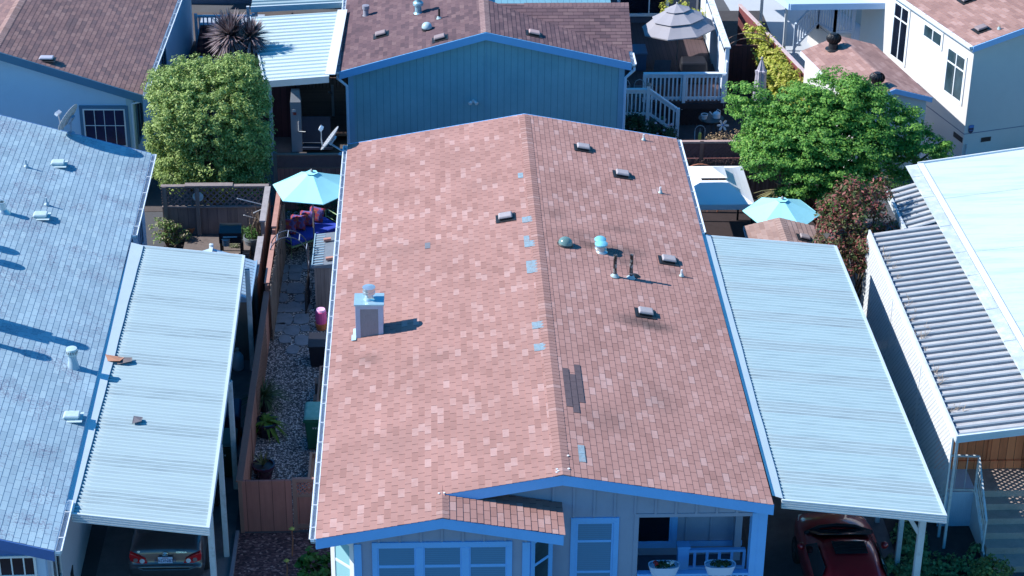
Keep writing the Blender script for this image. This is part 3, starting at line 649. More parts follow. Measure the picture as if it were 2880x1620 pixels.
ventcan(shadowbase(118,1005,.85),.85,.10,.16); ventcan(shadowbase(44,750,.6),.6,.1,.17); ventcan(shadowbase(36,738,.55)+np.array([-.1,.5,0]),.55,.1,.17)
# ================================================================== BROWN ROOFED HOUSE (upper left)
M_shbr=shingle('brown_shingle',[(0,(.165,.112,.117)),(.3,(.21,.132,.132)),(.6,(.248,.152,.145)),(.85,(.27,.166,.155)),(1,(.30,.19,.176))],cut=.035,cutcol=(.05,.03,.035),gran=.2)
C=at(400,267,3.6); sl=.33; cb=1/math.sqrt(1+sl*sl)
bd=np.array([-11.15+11.34,66.49-58.22,0]); U=bd/np.linalg.norm(bd); Wd=np.array([-U[1],U[0],0]); V=(Wd+dn*sl)*cb; N=np.cross(V,U); N=N if N[2]>0 else -N
BL=thing('brown_roofed_house','house with a brown shingle roof and pale blue gable wall in the upper left corner','house',(-14,64,0))
HW=float((onplane(24,56,N,N@C)-C)@Wd); Lh=14.
mb=MB(); courses(mb,C,U,V,N,Lh,HW/cb,t=.008); R0=C+Wd*HW+dn*sl*HW; R1=R0+U*Lh; L0=C+Wd*2*HW
courses(mb,L0,U,(-Wd+dn*sl)*cb,np.cross(U,(-Wd+dn*sl)*cb)*-1,Lh,HW/cb); slab(mb,[C,R0,R1,C+U*Lh],.12,1); slab(mb,[R0,L0,L0+U*Lh,R1],.12,1)
rb=mb.build('roof',[M_shbr,M_soffit],BL)
mb=MB(); ridgecap(mb,R0,R1,Wd*.16-dn*.16*sl,-Wd*.16-dn*.16*sl); mb.build('ridge_cap',shingle('brown_ridge',[(0,(.30,.19,.17)),(1,(.40,.26,.24))],tab=30,cut=0,jit=0),rb)
M_tealtrim=plain('dark_teal_trim',(.07,.17,.27),.6,.1,2)
mb=MB(); board(mb,C-U*.005,R0-U*.005,.26,.035,-U); board(mb,R0-U*.005,L0-U*.005,.26,.035,-U); mb.build('rake_board',M_tealtrim,BL)
gutter_part(C-dn*.02,C+U*Lh-dn*.02,-Wd,BL,w=.14,clips=1.0)
M_wallbl=plain('light_blue_siding',(.46,.60,.74),.85,.06,1.2,fine=40,bump=.1)
mb=MB(); p0=C+U*.3+Wd*.35; p1=C+U*.3+Wd*HW; p2=C+U*.3+Wd*(2*HW-.35); mb.prism([q(p0,0),q(p0,3.58),q(p1,3.6+sl*HW-.13),q(p2,3.58),q(p2,0)],U*(Lh-.5)); mb.build('wall',M_wallbl,BL)
def onwall(px,py,O,Nw): Nw=np.array(Nw,float); return onplane(px,py,Nw,Nw@np.array(O,float))
a=onwall(222,296,p0,U); b=onwall(360,300,p0,U); wz0=a[2]-1.45; ww=float(np.linalg.norm((b-a)[:2]))
fwindow(BL,q(a-U*.005,wz0),-Wd,-U,ww,a[2]-wz0,M_tealtrim,M_panedark,fw=.10,name='window')
fwindow(BL,q(a-U*.02-Wd*.10,wz0+.1),-Wd,-U,ww-.2,a[2]-wz0-.2,M_white,glass('curtained_pane',(.012,.012,.05),.05),hb=(.56,),vb=(.27,.5,.75),fw=.045,thin=.010,proud=.03,name='window')
mb=MB(); mb.obox(q(p0-Wd*.0+Wd*.1-U*.012,1.75),Wd*.11,U*.012,dn*1.72); mb.obox(q(p0+U*.1-Wd*.012,1.75),U*.1,Wd*.012,dn*1.72); mb.build('corner_trim',plain('grey_green_trim',(.40,.52,.56),.7,.1,2),BL)
for u0 in (.35,3.2,5.6): fwindow(BL,q(p0+U*u0-Wd*.003,1.7),U,-Wd,1.1,1.5,M_tealtrim,M_panedark,vb=(.5,),fw=.08)
e=C-dn*.12-Wd*-.06+U*.03
mb=MB(); mb.tube([e,e-dn*.1,q(p0+Wd*.02-U*.05,3.2),q(p0+Wd*.02-U*.05,.1)],.04,8); mb.build('downspout',M_alumtrim,BL,auto=True)
boxvent(BL,onplane(*z2(345,455,0,0),N,N@C),N,-Wd,plain('lavender_hood',(.40,.40,.48),.5,.1,5),s=(.22,.13),h=.1)
# ================================================================== BLUE WALLED HOUSE (behind)
M_shp=shingle('plum_brown_shingle',[(0,(.105,.07,.082)),(.3,(.135,.086,.098)),(.65,(.16,.10,.11)),(.9,(.178,.114,.122)),(1,(.20,.13,.135))],cut=.03,cutcol=(.045,.028,.035),gran=.22)
RX,RZ=-.95,4.50; xl,zl=-5.54,3.2; xr,zr=3.63,3.456; yf,yb=61.0,74.; sL=(RZ-zl)/(RX-xl); sR=(RZ-zr)/(xr-RX)
NLr=np.array([-sL,0,1])/math.hypot(1,sL); NRr=np.array([sR,0,1])/math.hypot(1,sR)
RH=thing('blue_walled_house','house with a teal blue board wall and plum brown roof behind the pink shingled house','house',(-1,66,0))
mb=MB(); cl=1/math.hypot(1,sL); cr=1/math.hypot(1,sR)
courses(mb,(xl,yf,zl),(0,1,0),(cl,0,sL*cl),NLr,yb-yf,(RX-xl)/cl)
# the right slope runs into the front slope of a cross wing along a valley
sw=.516; wy=lambda z:63.4+(z-4.19)/sw
def clipr(v): z=zr+sR*cr*v; return (0,max(0.05,wy(z)+.05-yf))
courses(mb,(xr,yf,zr),(0,1,0),(-cr,0,sR*cr),NRr,yb-yf,(xr-RX)/cr,clip=clipr)
yw0=wy(zr); zr2=4.41; cw=1/math.hypot(1,sw); wxe=3.76
def clipw(v):
    z=zr+sw*cw*v; x=xr-(z-zr)/sR; return (0,max(.05,wxe-x+.02))
courses(mb,(wxe,yw0,zr),(-1,0,0),(0,cw,sw*cw),np.array([0,-sw,1])*cw,12,(zr2-zr)/sw/cw,clip=clipw)
yr=wy(zr2)
courses(mb,(RX,2*yr-yw0,zr),(1,0,0),(0,-cw,sw*cw),np.array([0,sw,1])*cw,wxe-RX,(zr2-zr)/sw/cw)
slab(mb,[(xl,yf,zl),(RX,yf,RZ),(RX,yb,RZ),(xl,yb,zl)],.12,1); slab(mb,[(RX,yf,RZ),(xr,yf,zr),(xr,yw0+.1,zr),(RX,wy(RZ)-.3,RZ)],.12,1)
slab(mb,[(xr,yw0,zr),(wxe,yw0,zr),(wxe,yr,zr2),(RX+.5,yr,zr2)],.06,1)
rb=mb.build('roof',[M_shp,M_soffit],RH)
M_capp=shingle('plum_ridge',[(0,(.24,.155,.155)),(1,(.32,.215,.21))],tab=30,cut=0,jit=0)
mb=MB(); ridgecap(mb,(RX,yf-.01,RZ),(RX,yb,RZ),(-.16,0,-.16*sL),(.16,0,-.16*sR)); mb.build('ridge_cap',M_capp,rb)
mb=MB(); ridgecap(mb,(wxe,yr,zr2),(.3,yr,zr2),(0,-.15,-.15*sw),(0,.15,-.15*sw)); mb.build('ridge_cap',shingle('plum_wing_ridge',[(0,(.17,.105,.115)),(1,(.22,.14,.145))],tab=30,cut=0,jit=0),rb)
mb=MB(); board(mb,(xl-.02,yf-.005,zl),(RX,yf-.005,RZ),.25,.035,nY); board(mb,(RX,yf-.005,RZ),(xr+.02,yf-.005,zr),.25,.035,nY); mb.build('rake_board',plain('mid_blue_trim',(.17,.42,.74),.5,.06,2),RH)
gutter_part((xl,yf,zl-.02),(xl,yb,zl-.02),(-1,0,0),RH,w=.14,clips=1.2); gutter_part((xr+.02,yf-.02,zr-.04),(xr+.02,yw0,zr-.04),(1,0,0),RH,w=.16,clips=.6)
def boards_teal():
    k=NT('teal_board_siding'); v=k.coord(); sp=k.n('ShaderNodeSeparateXYZ'); k.l(v,sp.inputs[0]); n=k.noise(v,1.2,4,.6); g=k.noise(v,14,6,.7,(3,3,.6))
    c=k.ramp(k.math('MULTIPLY_ADD',n,.6,k.math('MULTIPLY',g,.4)),[(.3,(.165,.36,.435)),(.5,(.195,.41,.49)),(.7,(.225,.46,.545))])
    fr=k.math('FRACT',k.math('MULTIPLY',sp.outputs[0],1/.213)); m=k.math('LESS_THAN',fr,.06); c=k.mix(k.math('MULTIPLY',m,.75),c,(.05,.14,.20)); c=k.mix(k.math('MULTIPLY',k.math('LESS_THAN',k.math('ABSOLUTE',k.math('SUBTRACT',fr,.09)),.025),.4),c,(.22,.42,.52))
    k.base(c); k.rough(.75); h=k.math('SUBTRACT',g,k.math('MULTIPLY',m,1.5)); k.bump(h,.5,.012); return k.m
M_teal_b=boards_teal()
yw=61.25; und2=lambda x:(RZ+sL*(x-RX) if x<RX else RZ-sR*(x-RX))-.13
mb=MB(); mb.prism([(-5.28,yw,0),(3.45,yw,0),(3.45,yw,und2(3.45)),(RX,yw,und2(RX)),(-5.28,yw,und2(-5.28))],(0,12,0)); mb.build('wall',M_teal_b,RH)
mb=MB()
for a,b in ((-5.29,-5.12),(3.28,3.46)): mb=MB(); mb.box(a,b,yw-.025,yw+.03,0,und2((a+b)/2)-.03); mb.build('corner_trim',plain('pale_teal_trim',(.20,.40,.55),.7,.1,2),RH)
mb=MB()
mb.box(RX+.02,RX+.03,yw-.012,yw,0.0,und2(RX)-.05); mb.build('seam_strip',plain('pale_teal_trim',(.20,.40,.55),.7,.1,2),RH)
for (x,y,z,o) in ((xl-.07,yf+.05,zl-.12,1),(xr+.11,yf+.05,zr-.14,-1)):
    t=-5.33 if o>0 else 3.49
    mb=MB(); mb.tube([(x,y,z),(x,y,z-.12),(t,yw-.05,z-.45),(t,yw-.05,.05)],.05,8); mb.build('downspout',plain('pale_blue_enamel',(.45,.65,.85),.45,.08,2),RH,auto=True)
c=atY(*z2(1640,772,720,0),yw-.1); mb=MB(); mb.lathe([(.055,0),(.055,.03)],(c[0],yw,c[2]),12,axis=(0,-1,0)); fl=mb.build('flood_light',M_white,RH)
mb=MB()
for s in (-1,1): mb.lathe([(.02,0),(.045,.03),(.06,.12),(.055,.13)],(c[0]+s*.05,yw-.06,c[2]+.02),12,axis=(s*.5,-.8,-.35))
mb.build('lamp_head',M_white,fl,auto=True)
lpl=lambda *qq: onplane(*z2(*qq),NLr,NLr@np.array([xl,yf,zl])); rpl=lambda *qq: onplane(*z2(*qq),NRr,NRr@np.array([xr,yf,zr]))
M_hoodp=plain('plum_hood',(.27,.21,.22),.7,.2,6)
boxvent(RH,lpl(945,268,720,0),NLr,(cl,0,sL*cl),M_hoodp); boxvent(RH,lpl(1390,296,720,0),NLr,(cl,0,sL*cl),M_hoodp); boxvent(RH,rpl(165,262,1440,0),NRr,(cr,0,-sR*cr),plain('pinkish_hood',(.42,.30,.30),.7,.2,6))
c=lpl(830,118,720,0); mb=MB(); mb.lathe([(.12,0),(.09,.05),(.09,.22),(.12,.24),(.12,.36),(0,.37)],c,18); mb.build('vent_stack',plain('dull_vent',(.26,.25,.30),.6,.2,6),RH,auto=True)
c=lpl(1225,100,720,0); mb=MB(); mb.lathe([(.16,0),(.11,.05),(.11,.26),(.17,.29),(.17,.37),(.12,.42),(.10,.42),(.10,.58),(.14,.60),(.14,.68),(0,.69)],c,20); mb.build('vent_stack',plain('pale_teal_metal',(.28,.46,.55),.4,.15,6,metal=.3),RH,auto=True)
c=lpl(1382,142,720,0); pipevent(RH,c,.34,.035,M_black,NLr)
c=lpl(1290,225,720,0); mb=MB(); mb.lathe([(.17,.0),(.16,.07)],c,22); dv=mb.build('dome_vent',M_black,RH); mb=MB(); mb.lathe([(.165,.07)]+[(.17*math.cos(a),.09+.17*math.sin(a)) for a in np.linspace(0,1.5,8)],c,22); mb.build('vent_dome',plain('clear_dome',(.40,.52,.56),.15,.2,4),dv,auto=True)
# awning on its left side
AW=thing('patio_awning','white standing seam patio awning left of the plum brown roof','awning',(-7,63,0))
BI=np.array([-5.66,66.4,3.30]);BO=np.array([-8.85,66.9,3.0]);FO=np.array([-7.85,60.72,3.0]);FI=np.array([-5.66,60.5,3.30]); BO=at(705,48,3.0); FO=at(746,228,3.0); FI=at(925,214,3.27); BI=at(960,32,3.27)
M_aw=plain('white_enamel_pan',(.50,.60,.62),.4,.08,1.5,stretch=(.6,5,1))
mb=MB(); pans(mb,BI,BO,FO,FI,.31,.05,saw=False); mb.build('roof_panel',[M_aw,M_aw,M_seam],AW)
mb=MB(); mb.prism([FI+dn*.02,FO+dn*.02,FO-dn*.2,FI-dn*.2],(0,-.05,0)); mb.build('fascia',M_alumtrim,AW)
mb=MB(); mb.prism([BI+np.array([-.12,0,.06]),FI+np.array([-.12,0,.06]),FI+np.array([.2,-.02,.07]),BI+np.array([.2,0,.07])],(0,0,-.02)); mb.build('flashing',M_white,AW)
mb=MB(); mb.prism([BO+dn*.03,FO+dn*.03,FO-dn*.12,BO-dn*.12],(-.05,0,0)); mb.build('edge_rail',M_alumtrim,AW)
for t in (.05,.5,.95): c=lerp(FO,BO,t); mb=MB(); mb.box(c[0]+.1,c[0]+.2,c[1]-.05,c[1]+.05,0,2.95); mb.build('post',M_whitedirty,AW)
# ================================================================== BEIGE HOUSE (upper right)
M_shr=shingle('rosy_shingle',[(0,(.27,.16,.145)),(.3,(.31,.185,.165)),(.7,(.355,.215,.19)),(1,(.42,.27,.245))],cut=.02,cutcol=(.14,.08,.07))
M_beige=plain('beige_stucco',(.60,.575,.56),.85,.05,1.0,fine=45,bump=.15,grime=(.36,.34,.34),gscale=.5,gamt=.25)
C=np.array([14.52,61.13,4.0]); Ul=np.array([-.29,.957,0]); Ul/=np.linalg.norm(Ul); Uf=np.array([Ul[1],-Ul[0],0]); Nf=-Ul; Nl=-Uf
TR=thing('beige_house','tall beige house with a rosy shingle roof in the upper right corner','house',(17,64,0))
P=onwall(2880,72.7,C,Nf); sl=float((P[2]-C[2])/((P-C)@Uf)); cb=1/math.hypot(1,sl)
HW=4.6; Lh=float((onwall(2408,60,C,Uf)-C)@Ul); V=(Uf+dn*sl)*cb; N=np.cross(V,Ul); N=N if N[2]>0 else -N
print('TR length',Lh); E0=C-Uf*.12+dn*(-sl*.12)-Ul*.12
mb=MB(); courses(mb,E0,Ul,V,N,Lh,HW/cb); R0=E0+Uf*HW+dn*sl*HW; courses(mb,E0+Uf*2*HW,Ul,(-Uf+dn*sl)*cb,N,Lh,HW/cb); slab(mb,[E0,R0,R0+Ul*Lh,E0+Ul*Lh],.1,1); slab(mb,[R0,E0+Uf*2*HW,E0+Uf*2*HW+Ul*Lh,R0+Ul*Lh],.1,1)
rb=mb.build('roof',[M_shr,M_soffit],TR)
mb=MB(); board(mb,E0-Ul*.005,R0-Ul*.005,.2,.035,-Ul); board(mb,R0-Ul*.005,E0+Uf*2*HW-Ul*.005,.2,.035,-Ul); mb.build('rake_board',plain('sky_blue_trim',(.30,.50,.80),.5,.06,2),TR)
gutter_part(E0-dn*.01,E0+Ul*Lh-dn*.01,-Uf,TR,w=.12,clips=.8)
mb=MB(); a=C+Uf*.02; b=C+Uf*(2*HW-.3); md=C+Uf*(HW-.12); mb.prism([q(a,0),q(a,3.93),q(md,4+sl*(HW-.12)-.12),q(b,3.93),q(b,0)],Ul*(Lh-.3)); mb.build('wall',M_beige,TR)
Ow=C+Uf*.02
def lw(px,py): p=onwall(px,py,Ow,Uf); return float((p-Ow)@Ul),p[2]
def lwin(x0,y0,x1,y1,hb=(),vb=(),pm=None):
    u1,z1=lw(*z2(x0,y0,2160,0)); u0,z0=lw(*z2(x1,y1,2160,0)); lo,hi=min(u0,u1),max(u0,u1)
    # facing -Uf; U direction for the frame runs from far to near
    return fwindow(TR,Ow+Ul*hi+dn*(min(z0,z1)-0)-dn*0 if False else np.array([*(Ow+Ul*hi)[:2],min(z0,z1)]),-Ul,-Uf,hi-lo,abs(z1-z0),M_white,pm or M_sheen,hb=hb,vb=vb,fw=.11,proud=.035)
lwin(1180,150,1315,385,vb=(.5,)); lwin(1360,330,1465,800,hb=(.68,),vb=(.5,))
u1,_=lw(*z2(920,380,2160,0)); u0,z0=lw(*z2(1035,510,2160,0))
fwindow(TR,np.array([*(Ow+Ul*u1)[:2],z0]),-Ul,-Uf,u1-u0,3.7-z0,M_white,M_panedark,hb=(.72,),vb=(.5,),fw=.11,proud=.035)
def fw_(px,py): p=onwall(px,py,Ow,Ul); return p
p=fw_(2677+0,392) if False else fw_(2768,380); 
mb=MB(); p=fw_(2640+1200/9.058,300+830/9.058); mb.obox(p+Nf*.006,Uf*.18,Nf*.01,dn*.075); mb.build('crawl_vent',M_black,TR)
u0,z0=lw(2640+495/9.058,300+775/9.058); p=np.array([*(Ow+Ul*u0)[:2],z0]); mb=MB(); mb.obox(p-Uf*.006,Ul*.28,Uf*.01,dn*.085); mb.build('crawl_vent',M_black,TR)
pa=fw_(2640+720/9.058,300+690/9.058); mb=MB(); mb.obox(np.array([*(Ow+Uf*2.2)[:2],pa[2]])+Nf*.004,Uf*2.2,Nf*.006,dn*.012); mb.obox(np.array([*(Ow+Ul*4)[:2],pa[2]])-Uf*.004,Ul*4,Uf*.006,dn*.012); mb.build('skirt_joint',plain('skirt_line',(.20,.22,.30),.8,.1,3),TR)
p=fw_(2640+700/9.058,300+940/9.058); mb=MB(); mb.tube([q(p+Nf*.05,.05),q(p+Nf*.05,p[2])],.025,8); mb.build('vent_pipe',M_whitedirty,TR)
pv=onplane(*z2(1610,225,2160,0),N,N@E0); boxvent(TR,pv,N,V,plain('brown_hood',(.24,.19,.20),.7,.2,6)); pv=onplane(*z2(1500,5,2160,0),N,N@E0); boxvent(TR,pv,N,V,plain('brown_hood',(.24,.19,.20)))
pipevent(TR,onplane(*z2(1745,222,2160,0),N,N@E0),.14,.026,plain('copper_pipe',(.4,.3,.2),.5,.2,8),N)
SG=thing('shield_sign','dark blue shield shaped sign on the shaded gable wall of the beige house','sign',fw_(2640+820/9.058,300+560/9.058))
p=fw_(2640+820/9.058,300+575/9.058); sh=[(-.5,.62),(-.25,.68),(0,.7),(.25,.68),(.5,.62),(.5,-.1),(.38,-.45),(0,-.7),(-.38,-.45),(-.5,-.1)]
mb=MB(); mb.prism([p+Uf*a*.19+dn*b*.22+Nf*.004 for a,b in sh],Nf*.012); mb.build('plate',plain('sign_navy',(.02,.035,.09),.35,.1,5),SG)
mb=MB(); mb.prism([p+Uf*a*.19+dn*b*.22+Nf*.017 for a,b in ((-.5,.62),(-.25,.68),(0,.7),(.25,.68),(.5,.62),(.5,.25),(-.5,.25))],Nf*.002); mb.obox(p-dn*.035+Nf*.018,Uf*.07,Nf*.001,dn*.008); mb.build('band',plain('sign_blue',(.06,.20,.50),.35,.1,5),SG)
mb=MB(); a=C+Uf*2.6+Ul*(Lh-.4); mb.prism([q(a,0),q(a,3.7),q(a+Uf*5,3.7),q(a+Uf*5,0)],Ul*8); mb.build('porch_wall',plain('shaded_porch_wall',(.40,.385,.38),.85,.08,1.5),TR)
# garage with turbine vents
FR,RB,LB=np.array([13.0,59.75,2.75]),np.array([12.04,64.30,2.75]),np.array([9.51,63.72,2.75]); FR=at(2622,274,2.75); RB=at(2458,125,2.75); LB=at(2253,144,2.75); LF=FR+LB-RB; RBk=(RB+LB)/2+dn*.42; RFk=(FR+LF)/2+dn*.42
GA=thing('garage','low white garage with a rosy shingle roof and turbine vents beside the beige house','garage',((FR+LB)/2*np.array([1,1,0])))
mb=MB(); ud=(LB-LF)/np.linalg.norm(LB-LF); Lg=np.linalg.norm(LB-LF); sd=(FR-LF)/np.linalg.norm(FR-LF); hw=np.linalg.norm(FR-LF)/2; k=math.hypot(hw,.42)
courses(mb,LF,ud,(sd*hw+dn*.42)/k,np.cross((sd*hw+dn*.42)/k,ud),Lg,k); courses(mb,FR,ud,(-sd*hw+dn*.42)/k,np.cross(ud,(-sd*hw+dn*.42)/k),Lg,k)
slab(mb,[LF,RFk,RBk,LB],.1,1); slab(mb,[RFk,FR,RB,RBk],.1,1); mb.build('roof',[M_shr,M_soffit],GA)
mb=MB(); i_=.12; A=LF+ud*i_+sd*i_; B=FR+ud*i_-sd*i_; M_=RFk+ud*i_; mb.prism([q(A,0),q(A,2.72),q(M_,M_[2]-.12),q(B,2.72),q(B,0)],ud*(Lg-2*i_)); mb.build('wall',M_beige,GA)
mb=MB(); board(mb,LF,RFk,.16,.03,-ud); board(mb,RFk,FR,.16,.03,-ud); mb.build('rake_board',plain('sky_blue_trim',(.30,.50,.80)),GA); mb=MB(); board(mb,LF,LB,.16,.03,-sd); mb.build('eave_board',M_white,GA)
NgL=np.cross((sd*hw+dn*.42)/k,ud); NgL=NgL if NgL[2]>0 else -NgL
def turbine(px,py,label):
    c=onplane(px,py,NgL,NgL@LF)
    mb=MB(); mb.lathe([(.26,.01),(.25,.03),(.16,.05),(.15,.22)],c,20); o=mb.build('turbine_vent',M_black,GA,auto=True,label=label)
    m=MB(); n=18
    for i in range(n):
        t0=i/n*2*math.pi
        ring=[]
        for j in range(9):
            f=j/8; ph=-1.1+2.15*f; r=.23*math.cos(ph)**.8+.02; zz=.38+.165*math.sin(ph); tt=t0+.55*f
            ring.append((r,tt,zz))
        for (r,t,z),(r2,t2,z2_) in zip(ring[:-1],ring[1:]):
            P=lambda r,t,z:np.array(c)+np.array([r*math.cos(t),r*math.sin(t),z])
            m.face([P(r,t,z),P(r*.86,t+.30,z),P(r2*.86,t2+.30,z2_),P(r2,t2,z2_)])
    m.lathe([(.07,.54),(.10,.545),(.11,.55),(0,.565)],c,16); m.lathe([(.12,.22),(.14,.4),(.06,.53)],c,12)
    m.build('turbine_head',M_black,o)
turbine(*z2(490,372,2160,0),None); turbine(*z2(815,672,2160,0),None)
# ================================================================== WHITE ROOFED HOUSE (right)
WH=thing('white_roofed_house','house with a bright white membrane roof and slatted porch cover on the right edge','house',(13,46,0))
M_memb=plain('white_membrane',(.56,.635,.66),.5,.08,.8,stretch=(.35,3.2,1),fine=14,grime=(.36,.50,.58),gscale=.9,gamt=.8)
a0=at(2605,530,3.5); rise=.035
p00=np.array([11.45,38.6,3.5]); p01=np.array([11.06,53.08,3.5]); p11=np.array([18.,54.7,3.5+7*rise]); p10=np.array([18.5,38.4,3.5+7*rise])
mb=MB(); mb.prism([p00,p10,p11,p01],(0,0,-.12))
for t in (.13,.36,.62,.84): a=lerp(p00,p01,t);b=lerp(p10,p11,t); mb.bar(a+dn*.002,b+dn*.002,.012,.006)
mb.build('roof',M_memb,WH)
mb=MB(); mb.prism([p01+dn*.05,p11+dn*.05,p11-dn*.14,p01-dn*.14],(0,.04,0)); mb.prism([p01+np.array([0.01,.0,.03]),p00+np.array([.01,0,.03]),p00+np.array([.16,0,.035]),p01+np.array([.16,0,.035])],(0,0,-.025)); mb.build('roof_edge',M_white,WH)
mb=MB(); mb.prism([p01+np.array([-.02,0,.0]),p00+np.array([-.02,0,0]),p00+np.array([-.34,0,-.05]),p01+np.array([-.34,0,-.05])],(0,0,-.02))
for i in range(9):
    t=i/9+.03*random.random(); c=lerp(p01,p00,t); mb.obox(c+np.array([-.18,0,-.02]),(.14,0,.02),(0,.25+.2*random.random(),0),(0,0,.004))
mb.build('flashing',plain('tarred_flashing',(.44,.50,.545),.5,.22,3,grime=(.62,.67,.70),gscale=3,gamt=.9),WH)
mb=MB(); mb.prism([(11.5,41.2,0),(18,41.2,0),(18,41.2,3.36),(11.5,41.2,3.36)],(0,11.8,0)); mb.build('wall',plain('cream_wall',(.55,.55,.56),.85,.08,1.5),WH)
SLT=thing('porch_cover','grey slatted metal porch cover along the white roof, littered with dry grass','awning',(10,45,0))
M_slat=plain('dirty_pan',(.42,.425,.44),.7,.28,3,stretch=(1,4,1),fine=35,grime=(.25,.22,.25),gscale=2.2,gamt=.6); M_rib=plain('shade_toned_rib',(.20,.24,.28),.5,.12,3)  # dark rib tone stands in for the shaded sides of the ribs
def slats(x_out,y0,y1,n):
    pm=MB(); rm=MB()
    for i in range(n):
        a,b=y0+(y1-y0)*i/n,y0+(y1-y0)*(i+1)/n
        f=lambda y:11.02+(52.2-y)*.026
        pm.prism([(x_out,a,3.10),(f(a),a,3.40),(f(b),b,3.40),(x_out,b,3.10)],(0,0,-.015))
        rm.prism([(x_out-.01,a-.0,3.105),(f(a),a,3.405),(f(a),a,3.462),(x_out-.01,a,3.162)],(0,.07,0))
    return pm,rm
pm,rm=slats(9.07,39.2,49.5,36); pm.build('roof_panel',M_slat,SLT); rm.build('rib',M_rib,SLT)
pm,rm=slats(10.08,49.6,52.2,9); pm.build('roof_panel',M_slat,SLT); rm.build('rib',M_rib,SLT)
mb=MB(); mb.prism([(9.07,39.14,3.0),(9.07,49.55,3.0),(9.07,49.55,3.19),(9.07,39.14,3.19)],(-.05,0,0)); mb.prism([(10.06,49.6,3.0),(10.06,52.3,3.0),(10.06,52.3,3.2),(10.06,49.6,3.2)],(-.07,0,0)); mb.build('edge_rail',M_whitedirty,SLT)
mb=MB()
for k_ in range(3): mb.prism([(9.03,39.16,3.19-.07*k_),(11.4,39.16,3.49-.07*k_),(11.4,39.16,3.43-.07*k_),(9.03,39.16,3.13-.07*k_)],(0,-.05+.012*k_,0))
mb.build('fascia',M_alumtrim,SLT)
for x,y in ((9.12,39.34),(9.1,39.8),(9.1,42.6),(9.1,46.),(9.1,49.4)): mb=MB(); mb.box(x-.03,x+.03,y-.03,y+.03,0,3.08); mb.build('post',M_whitedirty,SLT)
LT=thing('lattice_screen','white lattice screen hanging under the slatted porch cover, half in the carport shadow','screen',(9.05,44.4,0))
mb=MB(); y0,y1,z0,z1=39.36,49.5,.75,3.03; pit=.105; wdt=.056
def diag(sgn,xo):
    c=-3.
    # strips at 45 degrees clipped to the panel
    n=int((y1-y0+z1-z0)/(pit*1.414))+1
    for i in range(n+1):
        d=i*pit*1.414
        pts=[]
        if sgn>0:  # y-y0 + z-z0 = d
            a=(min(d,y1-y0),max(0,d-(y1-y0))); b=(max(0,d-(z1-z0)),min(d,z1-z0))
        else:
            dd=d-(z1-z0); a=(max(0,dd),max(0,-dd)); b=(min(y1-y0,dd+(z1-z0)),min(z1-z0,(y1-y0)-dd))
        if abs(a[0]-b[0])<.03: continue
        mb.bar((xo,y0+a[0],z0+a[1]),(xo,y0+b[0],z0+b[1]),.006,wdt,up=(0,-.7*sgn,.7) if False else np.cross((1.,0,0),(0,b[0]-a[0],b[1]-a[1])))
diag(1,9.02); diag(-1,9.012)
mb.build('lattice',M_white,LT)
mb=MB()
for y in (39.36,42.7,46.1,49.5): mb.box(8.995,9.035,y-.035,y+.035,z0-.02,z1)
for z in (z0,z1): mb.box(8.994,9.034,y0,y1,z-.035,z+.02)
mb.build('frame',M_white,LT)
# porch, steps and rail in front of the white roofed house
M_step=plain('step_concrete',(.42,.33,.29),.9,.25,1.5,fine=30,bump=.2,grime=(.19,.17,.17),gscale=1.2,gamt=.7)
ST_=thing('porch_steps','concrete steps climbing to the wood panelled porch in the lower right corner','steps',(11.3,39.5,0))
mb=MB(); 
for i,(ya,yb_,zz) in enumerate(((38.35,38.85,.16),(38.85,39.2,.33),(39.2,39.55,.5),(39.55,39.9,.66),(39.9,40.2,.83),(40.2,41.2,1.0))): mb.box(9.97+.0,13.5,ya,41.2,zz-.168 if i else 0,zz)
mb.build('treads',M_step,ST_)
mb=MB(); sc=[]
for i in range(25):
    t=i/24; sc.append((9.95,40.2-t*1.35,1.02-t*.86+.03*abs(math.sin(t*math.pi*4))))
mb.prism(sc+[(9.95,38.85,0),(9.95,40.2,0)],(-.03,0,0)); mb.build('side_panel',M_white,ST_)
mb=MB(); mb.box(9.15,9.94,40.2,40.24,.02,.99); mb.box(9.15,9.96,40.17,40.25,.93,1.0); mb.box(9.15,9.96,40.25,41.2,.94,1.0); mb.build('skirt',plain('ribbed_skirt',(.50,.62,.78),.6,.15,5,stretch=(20,1,1)),ST_)
RL=thing('stair_railing','thin white iron railing with twisted bars beside the concrete steps','railing',(9.95,39.5,0))
mb=MB(); A0,A1=np.array([9.86,38.78,1.12]),np.array([9.9,40.1,2.02]); dz=np.array([0,0,.62])
mb.bar(A0,A1,.045,.045); mb.bar(A0-dz,A1-dz-dn*.1,.04,.03); mb.bar((9.86,38.78,.3),A0,.04,.04,up=(0,1,0)); mb.bar((9.9,40.1,1.0),A1,.04,.04,up=(0,1,0)); mb.bar((9.2,40.15,2.02),A1,.045,.045); mb.bar((9.2,40.15,1.1),(9.9,40.1,1.1),.05,.05)
mb.build('frame',M_whitedirty,RL)
mb=MB()
for i in range(1,9): P=lerp(A0,A1,i/9.); mb.tube([P-dz,P],.010,5)
for x in (9.42,9.66): mb.tube([(x,40.14,1.1),(x,40.14,2.02)],.010,5)
mb.build('baluster',M_whitedirty,RL)
WP=thing('wood_wall','warm knotty cedar board wall at the back of the porch under the slatted cover','wall',(10.5,41.2,0))
M_cedar=wood('cedar_boards',(.88,.24,.10),.19,0,.35)
mb=MB(); mb.prism([(9.2,41.2,1.22),(13.0,41.2,1.22),(13.0,41.2,3.2),(10.9,41.2,3.2),(9.2,41.2,2.98)],(0,.06,0)); mb.box(9.2,13.0,41.14,41.2,1.0,1.22); mb.box(10.42,10.47,41.17,41.2,1.22,3.2); mb.build('boards',M_cedar,WP)
